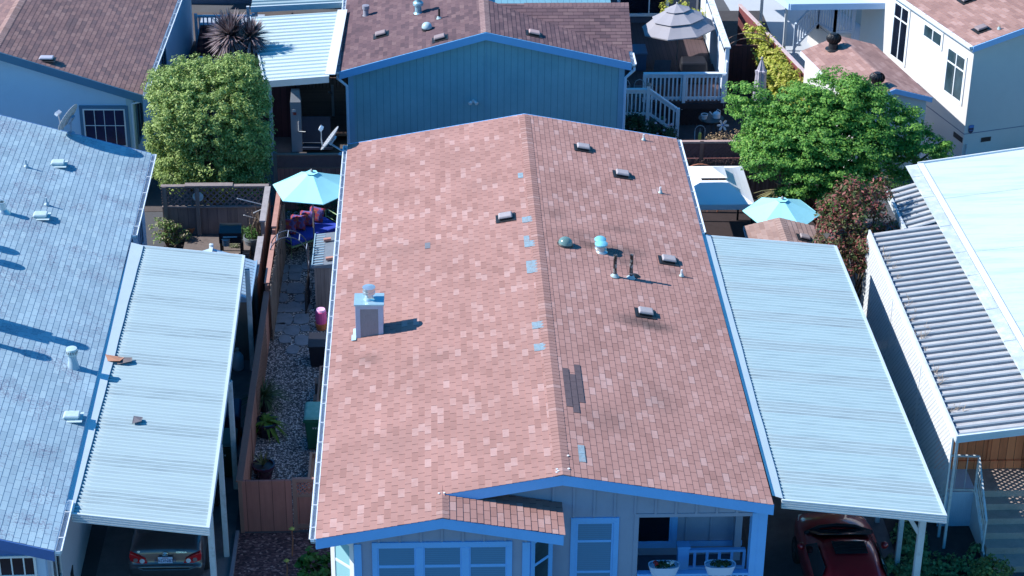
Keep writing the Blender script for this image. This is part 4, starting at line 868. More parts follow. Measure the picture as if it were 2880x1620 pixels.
mb=MB(); mb.box(11.35,11.5,40.9,41.14,1.0,3.2); mb.build('end_post',wood('dark_cedar',(.12,.05,.03)),WP)
# ================================================================== vegetation helpers
def leafmesh(name,P,Nn,size,aspect,mat,parent=None,jit=.5,label=None,fold=.25):
    """one small folded leaf per point"""
    P=np.asarray(P,float); n=len(P); Nn=np.asarray(Nn,float)+RNG.normal(0,jit,(n,3)); Nn/=np.linalg.norm(Nn,axis=1)[:,None]
    T=RNG.normal(0,1,(n,3)); T-=Nn*np.sum(T*Nn,1)[:,None]; T/=np.linalg.norm(T,axis=1)[:,None]; B=np.cross(Nn,T)
    s=size*RNG.uniform(.65,1.3,(n,1)); off=np.array(parent_loc(parent)); P=P-off
    v=np.stack([P-T*s,P+B*s*aspect-Nn*s*fold*.3,P+T*s-Nn*s*fold,P-B*s*aspect-Nn*s*fold*.3],1).reshape(-1,3)
    me=bpy.data.meshes.new(name); me.vertices.add(4*n); me.vertices.foreach_set('co',v.ravel())
    me.loops.add(4*n); me.loops.foreach_set('vertex_index',np.arange(4*n,dtype=np.int32)); me.polygons.add(n)
    me.polygons.foreach_set('loop_start',np.arange(0,4*n,4,dtype=np.int32)); me.polygons.foreach_set('loop_total',np.full(n,4,dtype=np.int32))
    me.update(calc_edges=True); me.materials.append(mat); o=bpy.data.objects.new(name,me); COL.objects.link(o)
    if parent is not None: o.parent=parent
    if label: o['label']=label
    return o
def clumpcloud(blobs,per,leaf,spread,flat=.7,power=2.0,shell=(.55,1.02)):
    """leaf points gathered in clumps spread through blobs (centre, radii, number of clumps)"""
    PP=[];NN=[]
    for c,r,k in blobs:
        c=np.array(c,float); r=np.array(r if hasattr(r,'__len__') else (r,r,r),float)
        d=RNG.normal(0,1,(k,3)); 
        if power!=2.0: d=np.sign(d)*np.abs(d)**(2/power); d/=(np.sum(np.abs(d)**power,1)**(1/power))[:,None]
        else: d/=np.linalg.norm(d,axis=1)[:,None]
        rad=RNG.uniform(shell[0],shell[1],(k,1)); cc=c+d*r*rad
        for i in range(k):
            m=max(4,int(per*RNG.uniform(.5,1.4))); q=RNG.normal(0,1,(m,3)); q/=np.linalg.norm(q,axis=1)[:,None]; q*=RNG.uniform(.2,1,(m,1))**.5
            sp=spread*RNG.uniform(.7,1.35)
            PP.append(cc[i]+q*np.array([sp,sp,sp*flat])); nn=q*.8+d[i]*.5+np.array([0,0,.75]); NN.append(nn)
    return np.concatenate(PP),np.concatenate(NN)
def limbs(mb,base,tips,r,seed=1,mid=.45):
    rr=random.Random(seed); base=np.array(base,float)
    for t in tips:
        t=np.array(t,float); m=lerp(base,t,mid)+np.array([rr.uniform(-.2,.2),rr.uniform(-.2,.2),rr.uniform(0,.25)])
        mb.tube([base,lerp(base,m,.5)+np.array([rr.uniform(-.06,.06),0,0]),m,lerp(m,t,.55)+np.array([0,rr.uniform(-.12,.12),0]),t],[r,r*.85,r*.65,r*.42,r*.15],7)
M_bark=wood('bark',(.13,.095,.075),None,0,.4)
def tree(name,label,cat,base,blobs,per,leaf,spread,mat,aspect=.5,r=.12,flat=.7,power=2.0,jit=.5,ntips=9,group=None,shell=(.55,1.02),stems=1):
    T=thing(name,label,cat,base,group); P,Nn=clumpcloud(blobs,per,leaf,spread,flat,power,shell)
    leafmesh('crown',P,Nn,leaf,aspect,mat,T,jit)
    mb=MB(); tips=[np.array(b[0],float)+RNG.normal(0,.25,3)*np.array(b[1] if hasattr(b[1],'__len__') else (b[1],)*3) for b in (blobs*ntips)[:max(ntips,len(blobs))]]
    for s in range(stems):
        b=np.array(base,float)+np.array([.12*s*math.cos(s*2.1),.12*s*math.sin(s*2.1),0]); limbs(mb,b,tips[s::stems],r/ (1+.25*(stems-1)),seed=s+3)
    mb.build('trunk',M_bark,T,smooth=True); return T
def blades(mb,c,n,L,w,elev=(-.6,1.5),droop=.25,seg=4,azr=(0,2*math.pi),seed=1,taper=True):
    """narrow strap leaves radiating from a point"""
    rr=random.Random(seed); c=np.array(c,float)
    for i in range(n):
        a=rr.uniform(*azr); e=rr.uniform(*elev); l=L*rr.uniform(.75,1.1); d=np.array([math.cos(a)*math.cos(e),math.sin(a)*math.cos(e),math.sin(e)])
        sd=np.cross(d,[0,0,1.]); sd/=max(1e-6,np.linalg.norm(sd)); pts=[]
        for k in range(seg+1):
            f=k/seg; p=c+d*l*f-np.array([0,0,1.])*droop*l*f*f; ww=w*(1-.15*f if not taper else max(.03,1-f**2.2))*(.55+.45*min(1,f*4)); pts.append((p-sd*ww,p+sd*ww))
        for k in range(seg): mb.face([pts[k][0],pts[k][1],pts[k+1][1],pts[k+1][0]])
G=lambda *k:[(p,c) for p,c in k]
M_lf1=leafmat('pale_green_leaf',[(0,(.07,.13,.035)),(.35,(.20,.30,.08)),(.7,(.40,.52,.16)),(1,(.62,.70,.33))],.38)
M_lf2=leafmat('maple_leaf',[(0,(.045,.14,.04)),(.4,(.12,.30,.06)),(.75,(.23,.46,.085)),(1,(.42,.58,.15))],.42)
M_lf3=leafmat('red_green_leaf',[(0,(.04,.09,.03)),(.4,(.10,.13,.045)),(.58,(.17,.10,.055)),(.78,(.32,.08,.085)),(1,(.50,.20,.18))],.25)
M_lf4=leafmat('yellow_green_leaf',[(0,(.15,.21,.03)),(.4,(.36,.42,.06)),(.75,(.56,.56,.11)),(1,(.60,.46,.20))],.35)
M_lf5=leafmat('dark_green_leaf',[(0,(.012,.03,.012)),(.5,(.03,.07,.03)),(1,(.07,.13,.05))],.2)
M_lf6=leafmat('ivy_leaf',[(0,(.07,.14,.06)),(.5,(.18,.31,.12)),(1,(.34,.48,.19))],.3)
M_strap=leafmat('purple_strap_leaf',[(0,(.06,.04,.05)),(.4,(.15,.105,.12)),(.8,(.30,.24,.25)),(1,(.42,.35,.34))],.1)
M_thatch=leafmat('dry_thatch',[(0,(.10,.07,.05)),(1,(.26,.20,.15))],.1)
# big clipped shrub tree between the left houses
c=np.array([-9.32,57.7,0])
def shrub_blobs(c,n):
    B=[((c[0],c[1],2.66),(1.82,1.45,2.0),n),((c[0],c[1]+.1,2.5),(1.45,1.1,1.65),int(n*.4)),((c[0],c[1]-1.0,2.3),(.9,.45,1.5),110),((c[0],c[1]-.2,4.2),(1.2,.8,.35),70),((c[0]+.95,c[1],4.45),(.7,.6,.5),50),((c[0]+1.1,c[1]-.1,4.85),(.25,.25,.3),10),((c[0]-.15,c[1],4.5),(.3,.3,.3),12),((c[0]-1.1,c[1]+.1,4.3),(.5,.5,.35),24)]
    for dx,dy,dz,r in ((-1.25,.2,1.55,.62),(-.55,.3,1.8,.7),(.25,.2,1.75,.7),(.85,.1,1.95,.66),(1.3,0,1.35,.6),(-1.35,-.5,.2,.55),(1.3,-.5,.1,.6),(.1,-1.,.8,.75),(-.8,-.9,.9,.65),(.9,-.95,.3,.6),(-.9,-1.0,-.6,.6),(.3,-1.1,-.6,.7),(1.2,-.7,-1.0,.6)): B.append(((c[0]+dx,c[1]+dy,2.45+dz),(r*.95,r*.95,r*.9),int(n*.09)))
    return B
tree('shrub_tree','dense pale green rounded tree between the two left houses, behind the dark lattice fence','tree',(c[0],c[1],0),shrub_blobs(c,900),34,.048,.16,M_lf1,.42,.12,.85,3.0,.55,9,shell=(.72,1.03))
# maple
mb_=[]
for px,py,y,r,k in ((2110,285,56.2,.75,26),(2165,340,56,.85,36),(2250,300,56,1.0,46),(2350,268,56,1.0,50),(2440,320,55.8,1.0,50),(2520,360,55.6,.95,42),(2600,410,55.4,.75,26),(2640,420,55.2,.35,8),(2430,420,55.2,1.2,60),(2320,390,55.2,1.25,60),(2225,420,55.2,1.0,46),(2150,455,55,.7,24),(2285,500,54.8,.8,32),(2390,520,54.6,.95,40),(2480,480,54.8,.8,30),(2230,540,54.6,.38,10),(2350,580,54.3,.5,14),(2110,400,55.8,.5,14),(2300,335,55.6,1.0,44),(2380,360,55.5,1.0,44),(2330,455,54.9,.9,36),(2270,470,54.8,.8,30),(2450,270,55.9,.55,18),(2395,245,55.9,.5,14),(2180,380,55.4,.9,34),(2360,560,54.4,.7,24),(2260,380,55.2,.9,34)):
    p=atY(px,py,y); mb_.append((tuple(p),(r,r,r*.78),int(k*1.6)))
mp=atY(2215,560,55.6); tree('maple_tree','spreading bright green leafy tree beside the garage with turbine vents','tree',(9.2,56.0,0),mb_,85,.043,.23,M_lf2,.62,.10,.38,2.0,.45,16,stems=2)
# photinia
pb=[]
for px,py,y,r,k in ((2395,545,50.6,.5,30),(2440,560,50.6,.55,30),(2345,590,50.4,.55,30),(2420,620,50.2,.75,46),(2360,660,50,.7,40),(2440,690,49.9,.7,40),(2385,720,49.8,.6,30),(2330,620,50.3,.4,18),(2480,530,51,.32,12),(2490,640,50.4,.5,18),(2450,735,49.7,.5,20)):
    p=atY(px,py,y); pb.append((tuple(p),(r,r,r*.85),k))
tree('red_leaf_shrub','tall shrub with dark red and green leaves between the carport and the slatted cover','shrub',(8.9,50.3,0),pb,30,.062,.2,M_lf3,.38,.07,.9,2.0,.6,10,stems=3)
# spiky cordyline
CD=thing('spiky_plant','spiky dark purple dracaena with two heads beside the white patio awning','plant',(-9.0,63.5,0))
h1=atY(648,98,63.5); h2=atY(706,102,63.4); mb=MB()
for hh,n,L,sd in ((h1,480,.92,3),(h2,300,.72,5)): blades(mb,hh,n,L,.045,(-.9,1.5),.08,3,seed=sd)
mb.build('crown',M_strap,CD)
mb=MB()
for hh,n,sd in ((h1,110,8),(h2,70,9)): blades(mb,hh+np.array([0,0,-.15]),n,.95,.028,(-1.45,-.7),.15,3,seed=sd)
mb.build('thatch',M_thatch,CD)
mb=MB(); mb.tube([(h1[0]+.2,63.5,0),(h1[0]+.15,63.5,1.4),lerp((h1[0]+.15,63.5,1.4),h1,.6),h1],[.14,.13,.11,.09],9); mb.tube([(h1[0]+.15,63.5,1.4),lerp((h1[0]+.2,63.5,1.4),h2,.5),h2],[.12,.10,.08],9); mb.build('trunk',M_bark,CD,smooth=True)
# ================================================================== fences
M_brownf=wood('brown_fence_boards',(.42,.15,.12),.30,0,.22,gap=.04); M_brownfy=wood('brown_fence_side',(.34,.16,.12),.14,1,.3); M_cap=wood('fence_cap',(.28,.14,.11),None,0,.2)
M_greyw=wood('grey_weathered_boards',(.22,.175,.17),.29,0,.35,gap=.035); M_greywy=wood('grey_weathered_side',(.22,.19,.18),.15,1,.35); M_redf=wood('red_fence_boards',(.34,.13,.11),.14,0,.3)
def latticeX(mb,x0,x1,y,z0,z1,pit=.11,w=.035,t=.008):
    """crossed strips in the plane y, clipped to the rectangle"""
    W_,H_=x1-x0,z1-z0
    for sgn in (1,-1):
        n=int((W_+H_)/(pit*1.414))+1
        for i in range(n+1):
            d=i*pit*1.414
            if sgn>0: a=(min(d,W_),max(0,d-W_)); b=(max(0,d-H_),min(d,H_))
            else: dd=d-H_; a=(max(0,dd),max(0,-dd)); b=(min(W_,dd+H_),min(H_,W_-dd))
            if abs(a[0]-b[0])<.03: continue
            yy=y+(t if sgn>0 else 0)
            mb.bar((x0+a[0],yy,z0+a[1]),(x0+b[0],yy,z0+b[1]),t*.9,w,up=np.cross((0,1.,0),(b[0]-a[0],0,b[1]-a[1])))
def latticeY(mb,x,y0,y1,z0,z1,pit=.11,w=.035,t=.008):
    m=MB(); latticeX(m,y0,y1,0,z0,z1,pit,w,t); o=len(mb.v)
    mb.v+= [(x+p[1],p[0],p[2]) for p in m.v]; mb.f+=[[j+o for j in f] for f in m.f]
FF=thing('front_fence','reddish brown board fence with a lattice topped gate in front of the gravel yard','fence',(-6.1,40.35,0))
mb=MB(); mb.box(-7.15,-5.95,40.33,40.39,.03,1.42); mb.build('board_panel',M_brownf,FF)
mb=MB(); mb.box(-5.92,-5.05,40.345,40.385,.05,1.02); gt=mb.build('gate',M_brownf,FF)
mb=MB(); mb.box(-5.93,-5.83,40.31,40.4,.05,1.47);mb.box(-5.15,-5.04,40.31,40.4,.05,1.47);mb.box(-5.83,-5.15,40.31,40.4,1.39,1.47);mb.box(-5.83,-5.15,40.31,40.4,.98,1.06);mb.box(-5.83,-5.15,40.315,40.395,.12,.22); mb.build('gate_frame',plain('gate_frame_brown',(.30,.15,.12),.8,.15,4),gt)
mb=MB(); latticeX(mb,-5.83,-5.15,40.34,1.06,1.39,.07,.03,.006); mb.build('lattice',M_brownf,gt)
SF=thing('side_fence','long reddish brown fence with lattice panels along the gravel yard beside the carport posts','fence',(-7.12,47.5,0))
mb=MB(); mb.box(-7.15,-7.10,40.4,55.2,.03,1.40); mb.build('board_panel',M_brownfy,SF)
mb=MB(); latticeY(mb,-7.085,44.9,48.3,.1,1.36,.10,.035,.01); mb.build('lattice',plain('tan_lattice',(.26,.155,.12),.85,.2,6),SF)
mb=MB(); mb.box(-7.21,-7.05,40.3,49.6,1.42,1.46); mb.build('cap_rail',M_cap,SF)
mb=MB(); mb.box(-7.2,-7.06,49.7,52.6,1.62,1.66); mb.box(-7.2,-7.06,52.8,55.2,1.78,1.83); mb.build('cap_rail',plain('pink_brown_cap',(.42,.22,.18),.8,.2,4),SF)
mb=MB(); latticeY(mb,-7.13,49.7,52.6,1.4,1.62,.07,.02,.006); latticeY(mb,-7.13,52.8,55.2,1.4,1.78,.07,.02,.006); mb.build('top_lattice',M_cap,SF)
for y in (40.36,43.2,46.2,49.65,52.7,55.2): mb=MB(); mb.box(-7.17,-7.08,y-.045,y+.045,0,1.42 if y<49 else (1.62 if y<52 else 1.78)); mb.build('post',M_cap,SF)
RD=thing('reed_screen','pale frayed reed screen lining the inside of the brown fence near the arch','screen',(-7.0,53,0))
def reeds(mb,x0,x1,y0,y1,h,n,seed=2,base=0.):
    rr=random.Random(seed)
    for i in range(n):
        t=(i+rr.random())/n; x=x0+(x1-x0)*t+rr.uniform(-.012,.012); y=y0+(y1-y0)*t+rr.uniform(-.012,.012); hh=h*rr.uniform(.86,1.05)
        mb.bar((x,y,base),(x+rr.uniform(-.02,.02),y+rr.uniform(-.02,.02),hh),.02,.02,up=(0,1,0))
mb=MB(); reeds(mb,-7.02,-6.98,49.4,54.8,1.62,260); mb.build('reeds',wood('dry_reed',(.27,.21,.175),.03,1,.45),RD)
YF=thing('yard_fence','weathered grey fence with its square cap boards along the left back yard','fence',(-7.5,52.7,0))
mb=MB(); mb.box(-7.48,-7.44,49.8,55.3,.02,1.45); mb.build('board_panel',M_greywy,YF)
mb=MB(); mb.box(-7.55,-7.38,49.9,52.3,1.72,1.77); mb.box(-7.55,-7.38,53.,55.3,1.86,1.91); mb.build('cap_rail',plain('silver_grey_cap',(.33,.30,.31),.85,.25,5),YF)
for y in (49.9,52.2,53.1,55.2): mb=MB(); mb.box(-7.52,-7.41,y-.05,y+.05,0,1.72 if y<53 else 1.86); mb.build('post',M_greywy,YF)
BF=thing('back_fence','dark weathered board fence with a wide lattice top below the pale green tree','fence',(-9,55.5,0))
mb=MB(); mb.box(-10.6,-7.45,55.48,55.53,.02,1.16); mb.build('board_panel',M_greyw,BF)
mb=MB(); latticeX(mb,-10.6,-7.45,55.5,1.2,1.82,.13,.045,.012); mb.build('lattice',plain('dark_lattice',(.17,.14,.15),.85,.3,6),BF)
mb=MB(); mb.box(-10.6,-7.45,55.42,55.53,1.16,1.2); mb.box(-10.6,-7.45,55.4,55.56,1.82,1.87); mb.box(-9.9,-8.5,55.37,55.6,1.872,1.90); mb.build('rail',plain('bleached_rail',(.24,.20,.20),.9,.4,8),BF)
for x in (-10.5,-9.55,-7.5): mb=MB(); mb.box(x-.06,x+.06,55.38,55.47,0,1.85); mb.build('post',M_greywy,BF)
MF=thing('patio_fence','red brown fence with a fine lattice top behind the left turquoise umbrella','fence',(-6.3,57.6,0))
mb=MB(); mb.box(-7.35,-5.35,57.6,57.65,.02,1.42); mb.build('board_panel',M_redf,MF)
mb=MB(); latticeX(mb,-7.35,-5.35,57.6,1.46,1.85,.055,.025,.008); mb.box(-7.35,-5.35,57.63,57.64,1.46,1.85); mb.build('lattice',plain('plum_lattice',(.22,.11,.11),.85,.2,8),MF)
mb=MB(); mb.box(-7.38,-5.3,57.57,57.67,1.85,1.9); mb.box(-7.38,-5.3,57.58,57.66,1.42,1.46); mb.build('rail',M_cap,MF)
mb=MB(); mb.box(-7.46,-7.36,57.55,57.66,0,1.95); mb.build('post',M_greywy,MF)
GF=thing('garden_fence','red brown lattice topped fence with reed screen behind the white gazebo','fence',(6,58.3,0))
mb=MB(); mb.box(4.6,8.4,58.42,58.47,.02,1.3); mb.build('board_panel',M_redf,GF)
mb=MB(); latticeX(mb,4.6,8.4,58.4,1.34,1.84,.09,.04,.008); mb.box(4.6,8.4,58.43,58.44,1.34,1.84); mb.build('lattice',plain('plum_lattice',(.13,.07,.075)),GF)
mb=MB(); mb.box(4.58,8.42,58.35,58.48,1.84,1.9); mb.build('rail',plain('tan_rail',(.40,.27,.24),.8,.2,5),GF)
for x in (5.65,7.6): mb=MB(); mb.box(x-.06,x+.06,58.36,58.41,0,1.9); mb.build('post',M_cap,GF)
mb=MB(); reeds(mb,4.6,8.2,58.28,58.28,1.28,330,5); mb.build('reeds',wood('dark_reed',(.17,.11,.10),.03,0,.45),GF)
RF=thing('red_lattice_fence','bright red lattice topped fence running away beside the far driveway','fence',(9.3,66.5,0))
A=np.array([8.47,70.7,0]); B=np.array([10.3,61.6,0]); d_=(B-A)/np.linalg.norm(B-A); nn=np.array([d_[1],-d_[0],0]); LL=np.linalg.norm(B-A)
mb=MB(); mb.bar(A+dn*.65,B+dn*.65,.04,1.25); mb.build('board_panel',wood('deep_red_boards',(.11,.03,.03),.14,1,.3),RF)
m=MB(); latticeX(m,0,LL,0,1.3,1.8,.09,.035,.008); m2=MB(); m2.v=[tuple(A+d_*p[0]+nn*p[1]+dn*p[2]) for p in m.v]; m2.f=m.f; m2.bar(A+dn*1.55+nn*.02,B+dn*1.55+nn*.02,.008,.5); m2.build('lattice',plain('red_lattice',(.17,.042,.045),.8,.2,6),RF)
mb=MB(); mb.bar(A+dn*1.83,B+dn*1.83,.12,.05); mb.build('rail',plain('pinkish_rail',(.50,.40,.42),.8,.2,5),RF)
RG=thing('garden_gate','dark red board gate under a thin iron arch beside the deck','gate',(8.1,66.8,0))
mb=MB(); mb.box(7.3,9.15,67.0,67.05,.02,1.7); mb.build('boards',wood('dark_red_gate',(.085,.028,.035),.16,0,.3),RG)
mb=MB()
for yy in (66.6,67.1): mb.tube([(7.5+.8*(1-math.cos(t)),yy,1.7+.42*math.sin(t)) for t in np.linspace(0,math.pi,12)],.015,6)
mb.build('arch',plain('rusty_iron',(.16,.10,.08),.7,.3,8),RG)
# yellow green vine over the red fence
VN=thing('flowering_vine','yellow green vine spilling over the red lattice fence by the closed umbrella','vine',(9.3,64.5,0))
bl=[]
for t,r,k,zz in ((.30,.42,26,1.55),(.38,.5,34,1.35),(.46,.55,40,1.25),(.54,.6,44,1.2),(.62,.6,44,1.2),(.70,.6,44,1.15),(.78,.6,40,1.1),(.86,.6,36,1.05),(.94,.5,26,1.0),(.5,.5,26,.6),(.62,.5,26,.55),(.34,.35,16,.9)):
    p=A+d_*LL*t-nn*.0; bl.append(((p[0]-.32,p[1],zz+.12),(r*1.0,r*1.05,r*.95),int(k*1.35)))
P,Nn=clumpcloud(bl,26,.06,.17,.8); leafmesh('foliage',P,Nn,.06,.55,M_lf4,VN)
mb=MB(); limbs(mb,tuple(A+d_*LL*.6-np.array([.3,0,0])),[b[0] for b in bl],.04,seed=9); mb.build('stem',M_bark,VN)
# ================================================================== gravel yard
def gravelmat():
    k=NT('pebble_gravel'); v=k.coord(); vo=k.n('ShaderNodeTexVoronoi',feature='F1'); vo.inputs['Scale'].default_value=24; k.l(v,vo.inputs['Vector'])
    sp=k.n('ShaderNodeSeparateXYZ'); k.l(vo.outputs['Color'],sp.inputs[0])
    c=k.ramp(sp.outputs[0],[(0,(.07,.07,.08)),(.3,(.19,.18,.19)),(.55,(.40,.38,.39)),(.8,(.62,.58,.57)),(1,(.85,.80,.77))]); g=k.ramp(vo.outputs['Distance'],[(.3,(1,)*3),(.62,(.25,)*3)]); c=k.mix(1,c,g,'MULTIPLY')
    n=k.noise(v,.8,3,.6); c=k.mix(1,c,k.ramp(n,[(.3,(.8,)*3),(.7,(1.1,)*3)]),'MULTIPLY'); k.base(k.mix(1,c,(1.3,1.25,1.22),'MULTIPLY')); k.rough(.9); k.bump(k.math('SUBTRACT',1,vo.outputs['Distance']),.9,.03); return k.m
M_gravel=gravelmat()
mb=MB(); mb.face([(-7.1,40.4,.006),(-4.9,40.4,.006),(-4.9,57.6,.006),(-7.1,57.6,.006)]); struct(mb.build('gravel',M_gravel),'stuff')['label']='grey and white pebble gravel in the narrow yard between fence and house'
M_flag=plain('bluestone',(.21,.235,.27),.8,.3,3.5,fine=25,bump=.25,grime=(.28,.27,.28),gscale=2,gamt=.35)
stones=[(795,757,.55),(829,758,.55),(862,750,.4),(790,783,.5),(830,778,.5),(788,810,.5),(832,812,.62),(795,838,.5),(845,838,.45),(788,868,.5),(826,866,.6),(862,864,.4),(800,898,.62),(846,898,.6),(783,922,.5),(824,930,.6),(858,925,.35),(800,955,.45),(848,958,.55),(822,985,.45)]
for i,(px,py,w) in enumerate(stones):
    c=at(px,py,.01); rr=random.Random(i); n=8; pts=[]
    for j in range(n):
        a=j/n*2*math.pi+rr.uniform(-.18,.18); k_=rr.uniform(.80,1.12)/max(abs(math.cos(a)),abs(math.sin(a)))**.55; pts.append((c[0]+math.cos(a)*w*.40*k_,c[1]+math.sin(a)*w*.56*k_,.035))
    mb=MB(); mb.prism(pts,(0,0,-.028)); o=mb.build('flagstone',M_flag,bevel=.006); tag(o,'irregular grey bluestone flagstone set in the pebble yard by the iron arch','paving stone','flagstones in the gravel yard')
mb=MB(); mb.face([(-7.2,28,.008),(-4.8,28,.008),(-4.8,40.3,.008),(-7.2,40.3,.008)])
def mulchmat():
    k=NT('bark_mulch'); v=k.coord(); vo=k.n('ShaderNodeTexVoronoi',feature='F1'); vo.inputs['Scale'].default_value=17; mp=k.n('ShaderNodeMapping'); mp.inputs['Scale'].default_value=(1,1.6,1); k.l(v,mp.inputs[0]); k.l(mp.outputs[0],vo.inputs['Vector'])
    sp=k.n('ShaderNodeSeparateXYZ'); k.l(vo.outputs['Color'],sp.inputs[0]); c=k.ramp(sp.outputs[1],[(0,(.03,.018,.022)),(.5,(.075,.04,.045)),(.85,(.13,.075,.075)),(1,(.28,.20,.19))]); k.base(k.mix(1,c,(1.5,1.4,1.4),'MULTIPLY')); k.rough(.95); k.bump(sp.outputs[0],.8,.03); return k.m
struct(mb.build('mulch',mulchmat()),'stuff')
mb=MB(); mb.box(-7.28,-7.2,28,40.28,.0,.10); tag(mb.build('bed_edging',plain('edging_concrete',(.22,.23,.27),.9,.2,4)),'low grey concrete edging along the left side of the mulch bed','edging')
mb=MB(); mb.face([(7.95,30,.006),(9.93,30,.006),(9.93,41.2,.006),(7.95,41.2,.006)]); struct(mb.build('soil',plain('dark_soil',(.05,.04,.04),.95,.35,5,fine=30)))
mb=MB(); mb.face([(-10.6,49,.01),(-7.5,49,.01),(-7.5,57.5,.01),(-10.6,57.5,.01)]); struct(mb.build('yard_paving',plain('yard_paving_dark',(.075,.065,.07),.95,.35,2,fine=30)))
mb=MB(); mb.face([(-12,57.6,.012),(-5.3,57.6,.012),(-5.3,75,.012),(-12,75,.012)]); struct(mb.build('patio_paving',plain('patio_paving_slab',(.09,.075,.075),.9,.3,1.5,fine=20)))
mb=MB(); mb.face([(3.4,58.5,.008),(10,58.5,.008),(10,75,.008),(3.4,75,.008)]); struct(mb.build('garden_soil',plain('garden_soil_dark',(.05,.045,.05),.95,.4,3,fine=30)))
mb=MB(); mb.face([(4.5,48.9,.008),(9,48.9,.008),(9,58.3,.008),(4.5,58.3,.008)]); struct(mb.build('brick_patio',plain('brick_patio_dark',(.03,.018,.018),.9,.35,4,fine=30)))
# ================================================================== umbrellas, gazebo
M_turq=plain('turquoise_canvas',(.34,.74,.80),.7,.06,2,fine=60); M_beigec=plain('stone_canvas',(.29,.28,.315),.8,.06,2,fine=60); M_pole=plain('umbrella_pole',(.35,.33,.32),.4,.1,4,metal=.4)
def umbrella(label,c,r,h,n,ang,mat,tiers=((0.,.16,1.02,.97),(.14,1.0,.9,0.)),tilt=(0,0),group=None,name='patio_umbrella'):
    """tiers: (inner radius, outer radius, inner height, outer height) as fractions"""
    c=np.array(c,float); T=thing(name,label,'umbrella',(c[0],c[1],0),group); mb=MB()
    tx,ty=tilt
    def P(a,rr,hh):
        x,y,z=math.cos(a)*rr*r,math.sin(a)*rr*r,hh*h; return c+np.array([x+tx*z,y+ty*z,z-tx*x-ty*y])
    for ri,ro,hi,ho in tiers:
        for k in range(n):
            a0,a1=ang+k*2*math.pi/n,ang+(k+1)*2*math.pi/n; S=4
            for s in range(S):
                f0,f1=s/S,(s+1)/S; R0,R1=ri+(ro-ri)*f0,ri+(ro-ri)*f1; sag=lambda f:-.02*math.sin(f*math.pi)
                H0,H1=hi+(ho-hi)*f0+sag(f0),hi+(ho-hi)*f1+sag(f1); am=(a0+a1)/2; cf=math.cos((a1-a0)/2)
                for b0,b1 in ((a0,am),(am,a1)):
                    q0=lambda a,Rr,Hh:P(a,Rr*(cf*.99 if a==am else 1),Hh-(.015*Rr if a==am else 0))
                    mb.face([q0(b0,R1,H1),q0(b1,R1,H1),q0(b1,R0,H0),q0(b0,R0,H0)])
            if ro>.95: mb.face([P(a0,ro,ho),P(a1,ro,ho),P(a1,ro*.995,ho-.05),P(a0,ro*.995,ho-.05)])
    cv=mb.build('canopy',mat,T); sm=cv.modifiers.new('solid','SOLIDIFY'); sm.thickness=.004
    mb=MB()
    for k in range(n): mb.bar(P(ang+k*2*math.pi/n,.06,.86),P(ang+k*2*math.pi/n,.99,-.03),.014,.014)
    mb.build('ribs',M_pole,T)
    mb=MB(); top=P(0,0,1.0); mb.tube([(c[0],c[1],0),c*np.array([1,1,0])+np.array([0,0,c[2]]),top],.022,8); mb.lathe([(.20,0),(.20,.05),(.05,.09)],(c[0],c[1],0),16); mb.build('pole',M_pole,T)
    mb=MB(); mb.lathe([(.03,0),(.045,.03),(.03,.07),(.008,.10)],top+np.array([0,0,.0]),10); mb.build('finial',M_pole,T); return T
GU='turquoise patio umbrellas'
c=at(878,528,2.3); umbrella('turquoise umbrella open between the left fence and the pink shingled roof',c,1.17,.50,6,R(168),M_turq,group=GU)
c=at(2197,598,2.2); umbrella('turquoise umbrella open beside the white gazebo, partly behind a small shed roof',c,1.09,.42,6,R(172),M_turq,group=GU)
c=at(1908,76,2.25); umbrella('large beige three tiered umbrella tilted over the deck at the top of the picture',c,1.28,.80,8,R(22.5),M_beigec,tiers=((0.,.36,1.06,.80),(.28,.72,.80,.43),(.62,1.02,.45,-.02)),tilt=(-.10,.05),name='patio_umbrella')
CU_=thing('closed_umbrella','closed grey mauve umbrella standing in front of the yellow green vine','umbrella',(8.35,64.3,0))
t=at(2143,166,2.45); b=np.array([t[0],t[1],0]); mb=MB(); pr=[]
n=24
for (z,rr) in ((1.0,.19),(1.25,.185),(1.9,.15),(2.05,.17),(2.08,.12),(2.35,.05),(2.42,.03)):
    pr.append([b+np.array([rr*(1+.22*math.cos(6*a))*math.cos(a),rr*(1+.22*math.cos(6*a))*math.sin(a),z]) for a in np.linspace(0,2*math.pi,n,endpoint=False)])
for i in range(len(pr)-1):
    for j in range(n): mb.face([pr[i][j],pr[i][(j+1)%n],pr[i+1][(j+1)%n],pr[i+1][j]])
mb.build('canopy',plain('mauve_canvas',(.40,.37,.43),.85,.1,4),CU_,smooth=True)
mb=MB(); mb.tube([b,b+dn*2.45],.022,8); mb.lathe([(.03,2.42),(.05,2.46),(.03,2.52),(.01,2.54)],b,10); mb.lathe([(.22,0),(.22,.06),(.05,.1)],b,14); mb.build('pole',M_pole,CU_)
GZ=thing('gazebo','white square gazebo canopy with a raised vent, half shaded beside the pink shingled roof','gazebo',(5.5,54.5,0))
M_canvas=plain('white_canvas',(.78,.79,.83),.8,.04,1.5,fine=60)
def frust(mb,cx,cy,h0,z0,h1,z1,ky=1.22,sag=.05):
    S=6
    for s,(ax,ay) in enumerate(((1,1),(1,-1),(-1,-1),(-1,1))):
        bx,by=((1,-1),(-1,-1),(-1,1),(1,1))[s]
        for i in range(S):
            f0,f1=i/S,(i+1)/S
            P=lambda sx,sy,f:np.array([cx+sx*(h0+(h1-h0)*f),cy+sy*ky*(h0+(h1-h0)*f),z0+(z1-z0)*f-sag*math.sin(f*math.pi)])
            mb.face([P(ax,ay,f0),P(bx,by,f0),P(bx,by,f1),P(ax,ay,f1)])
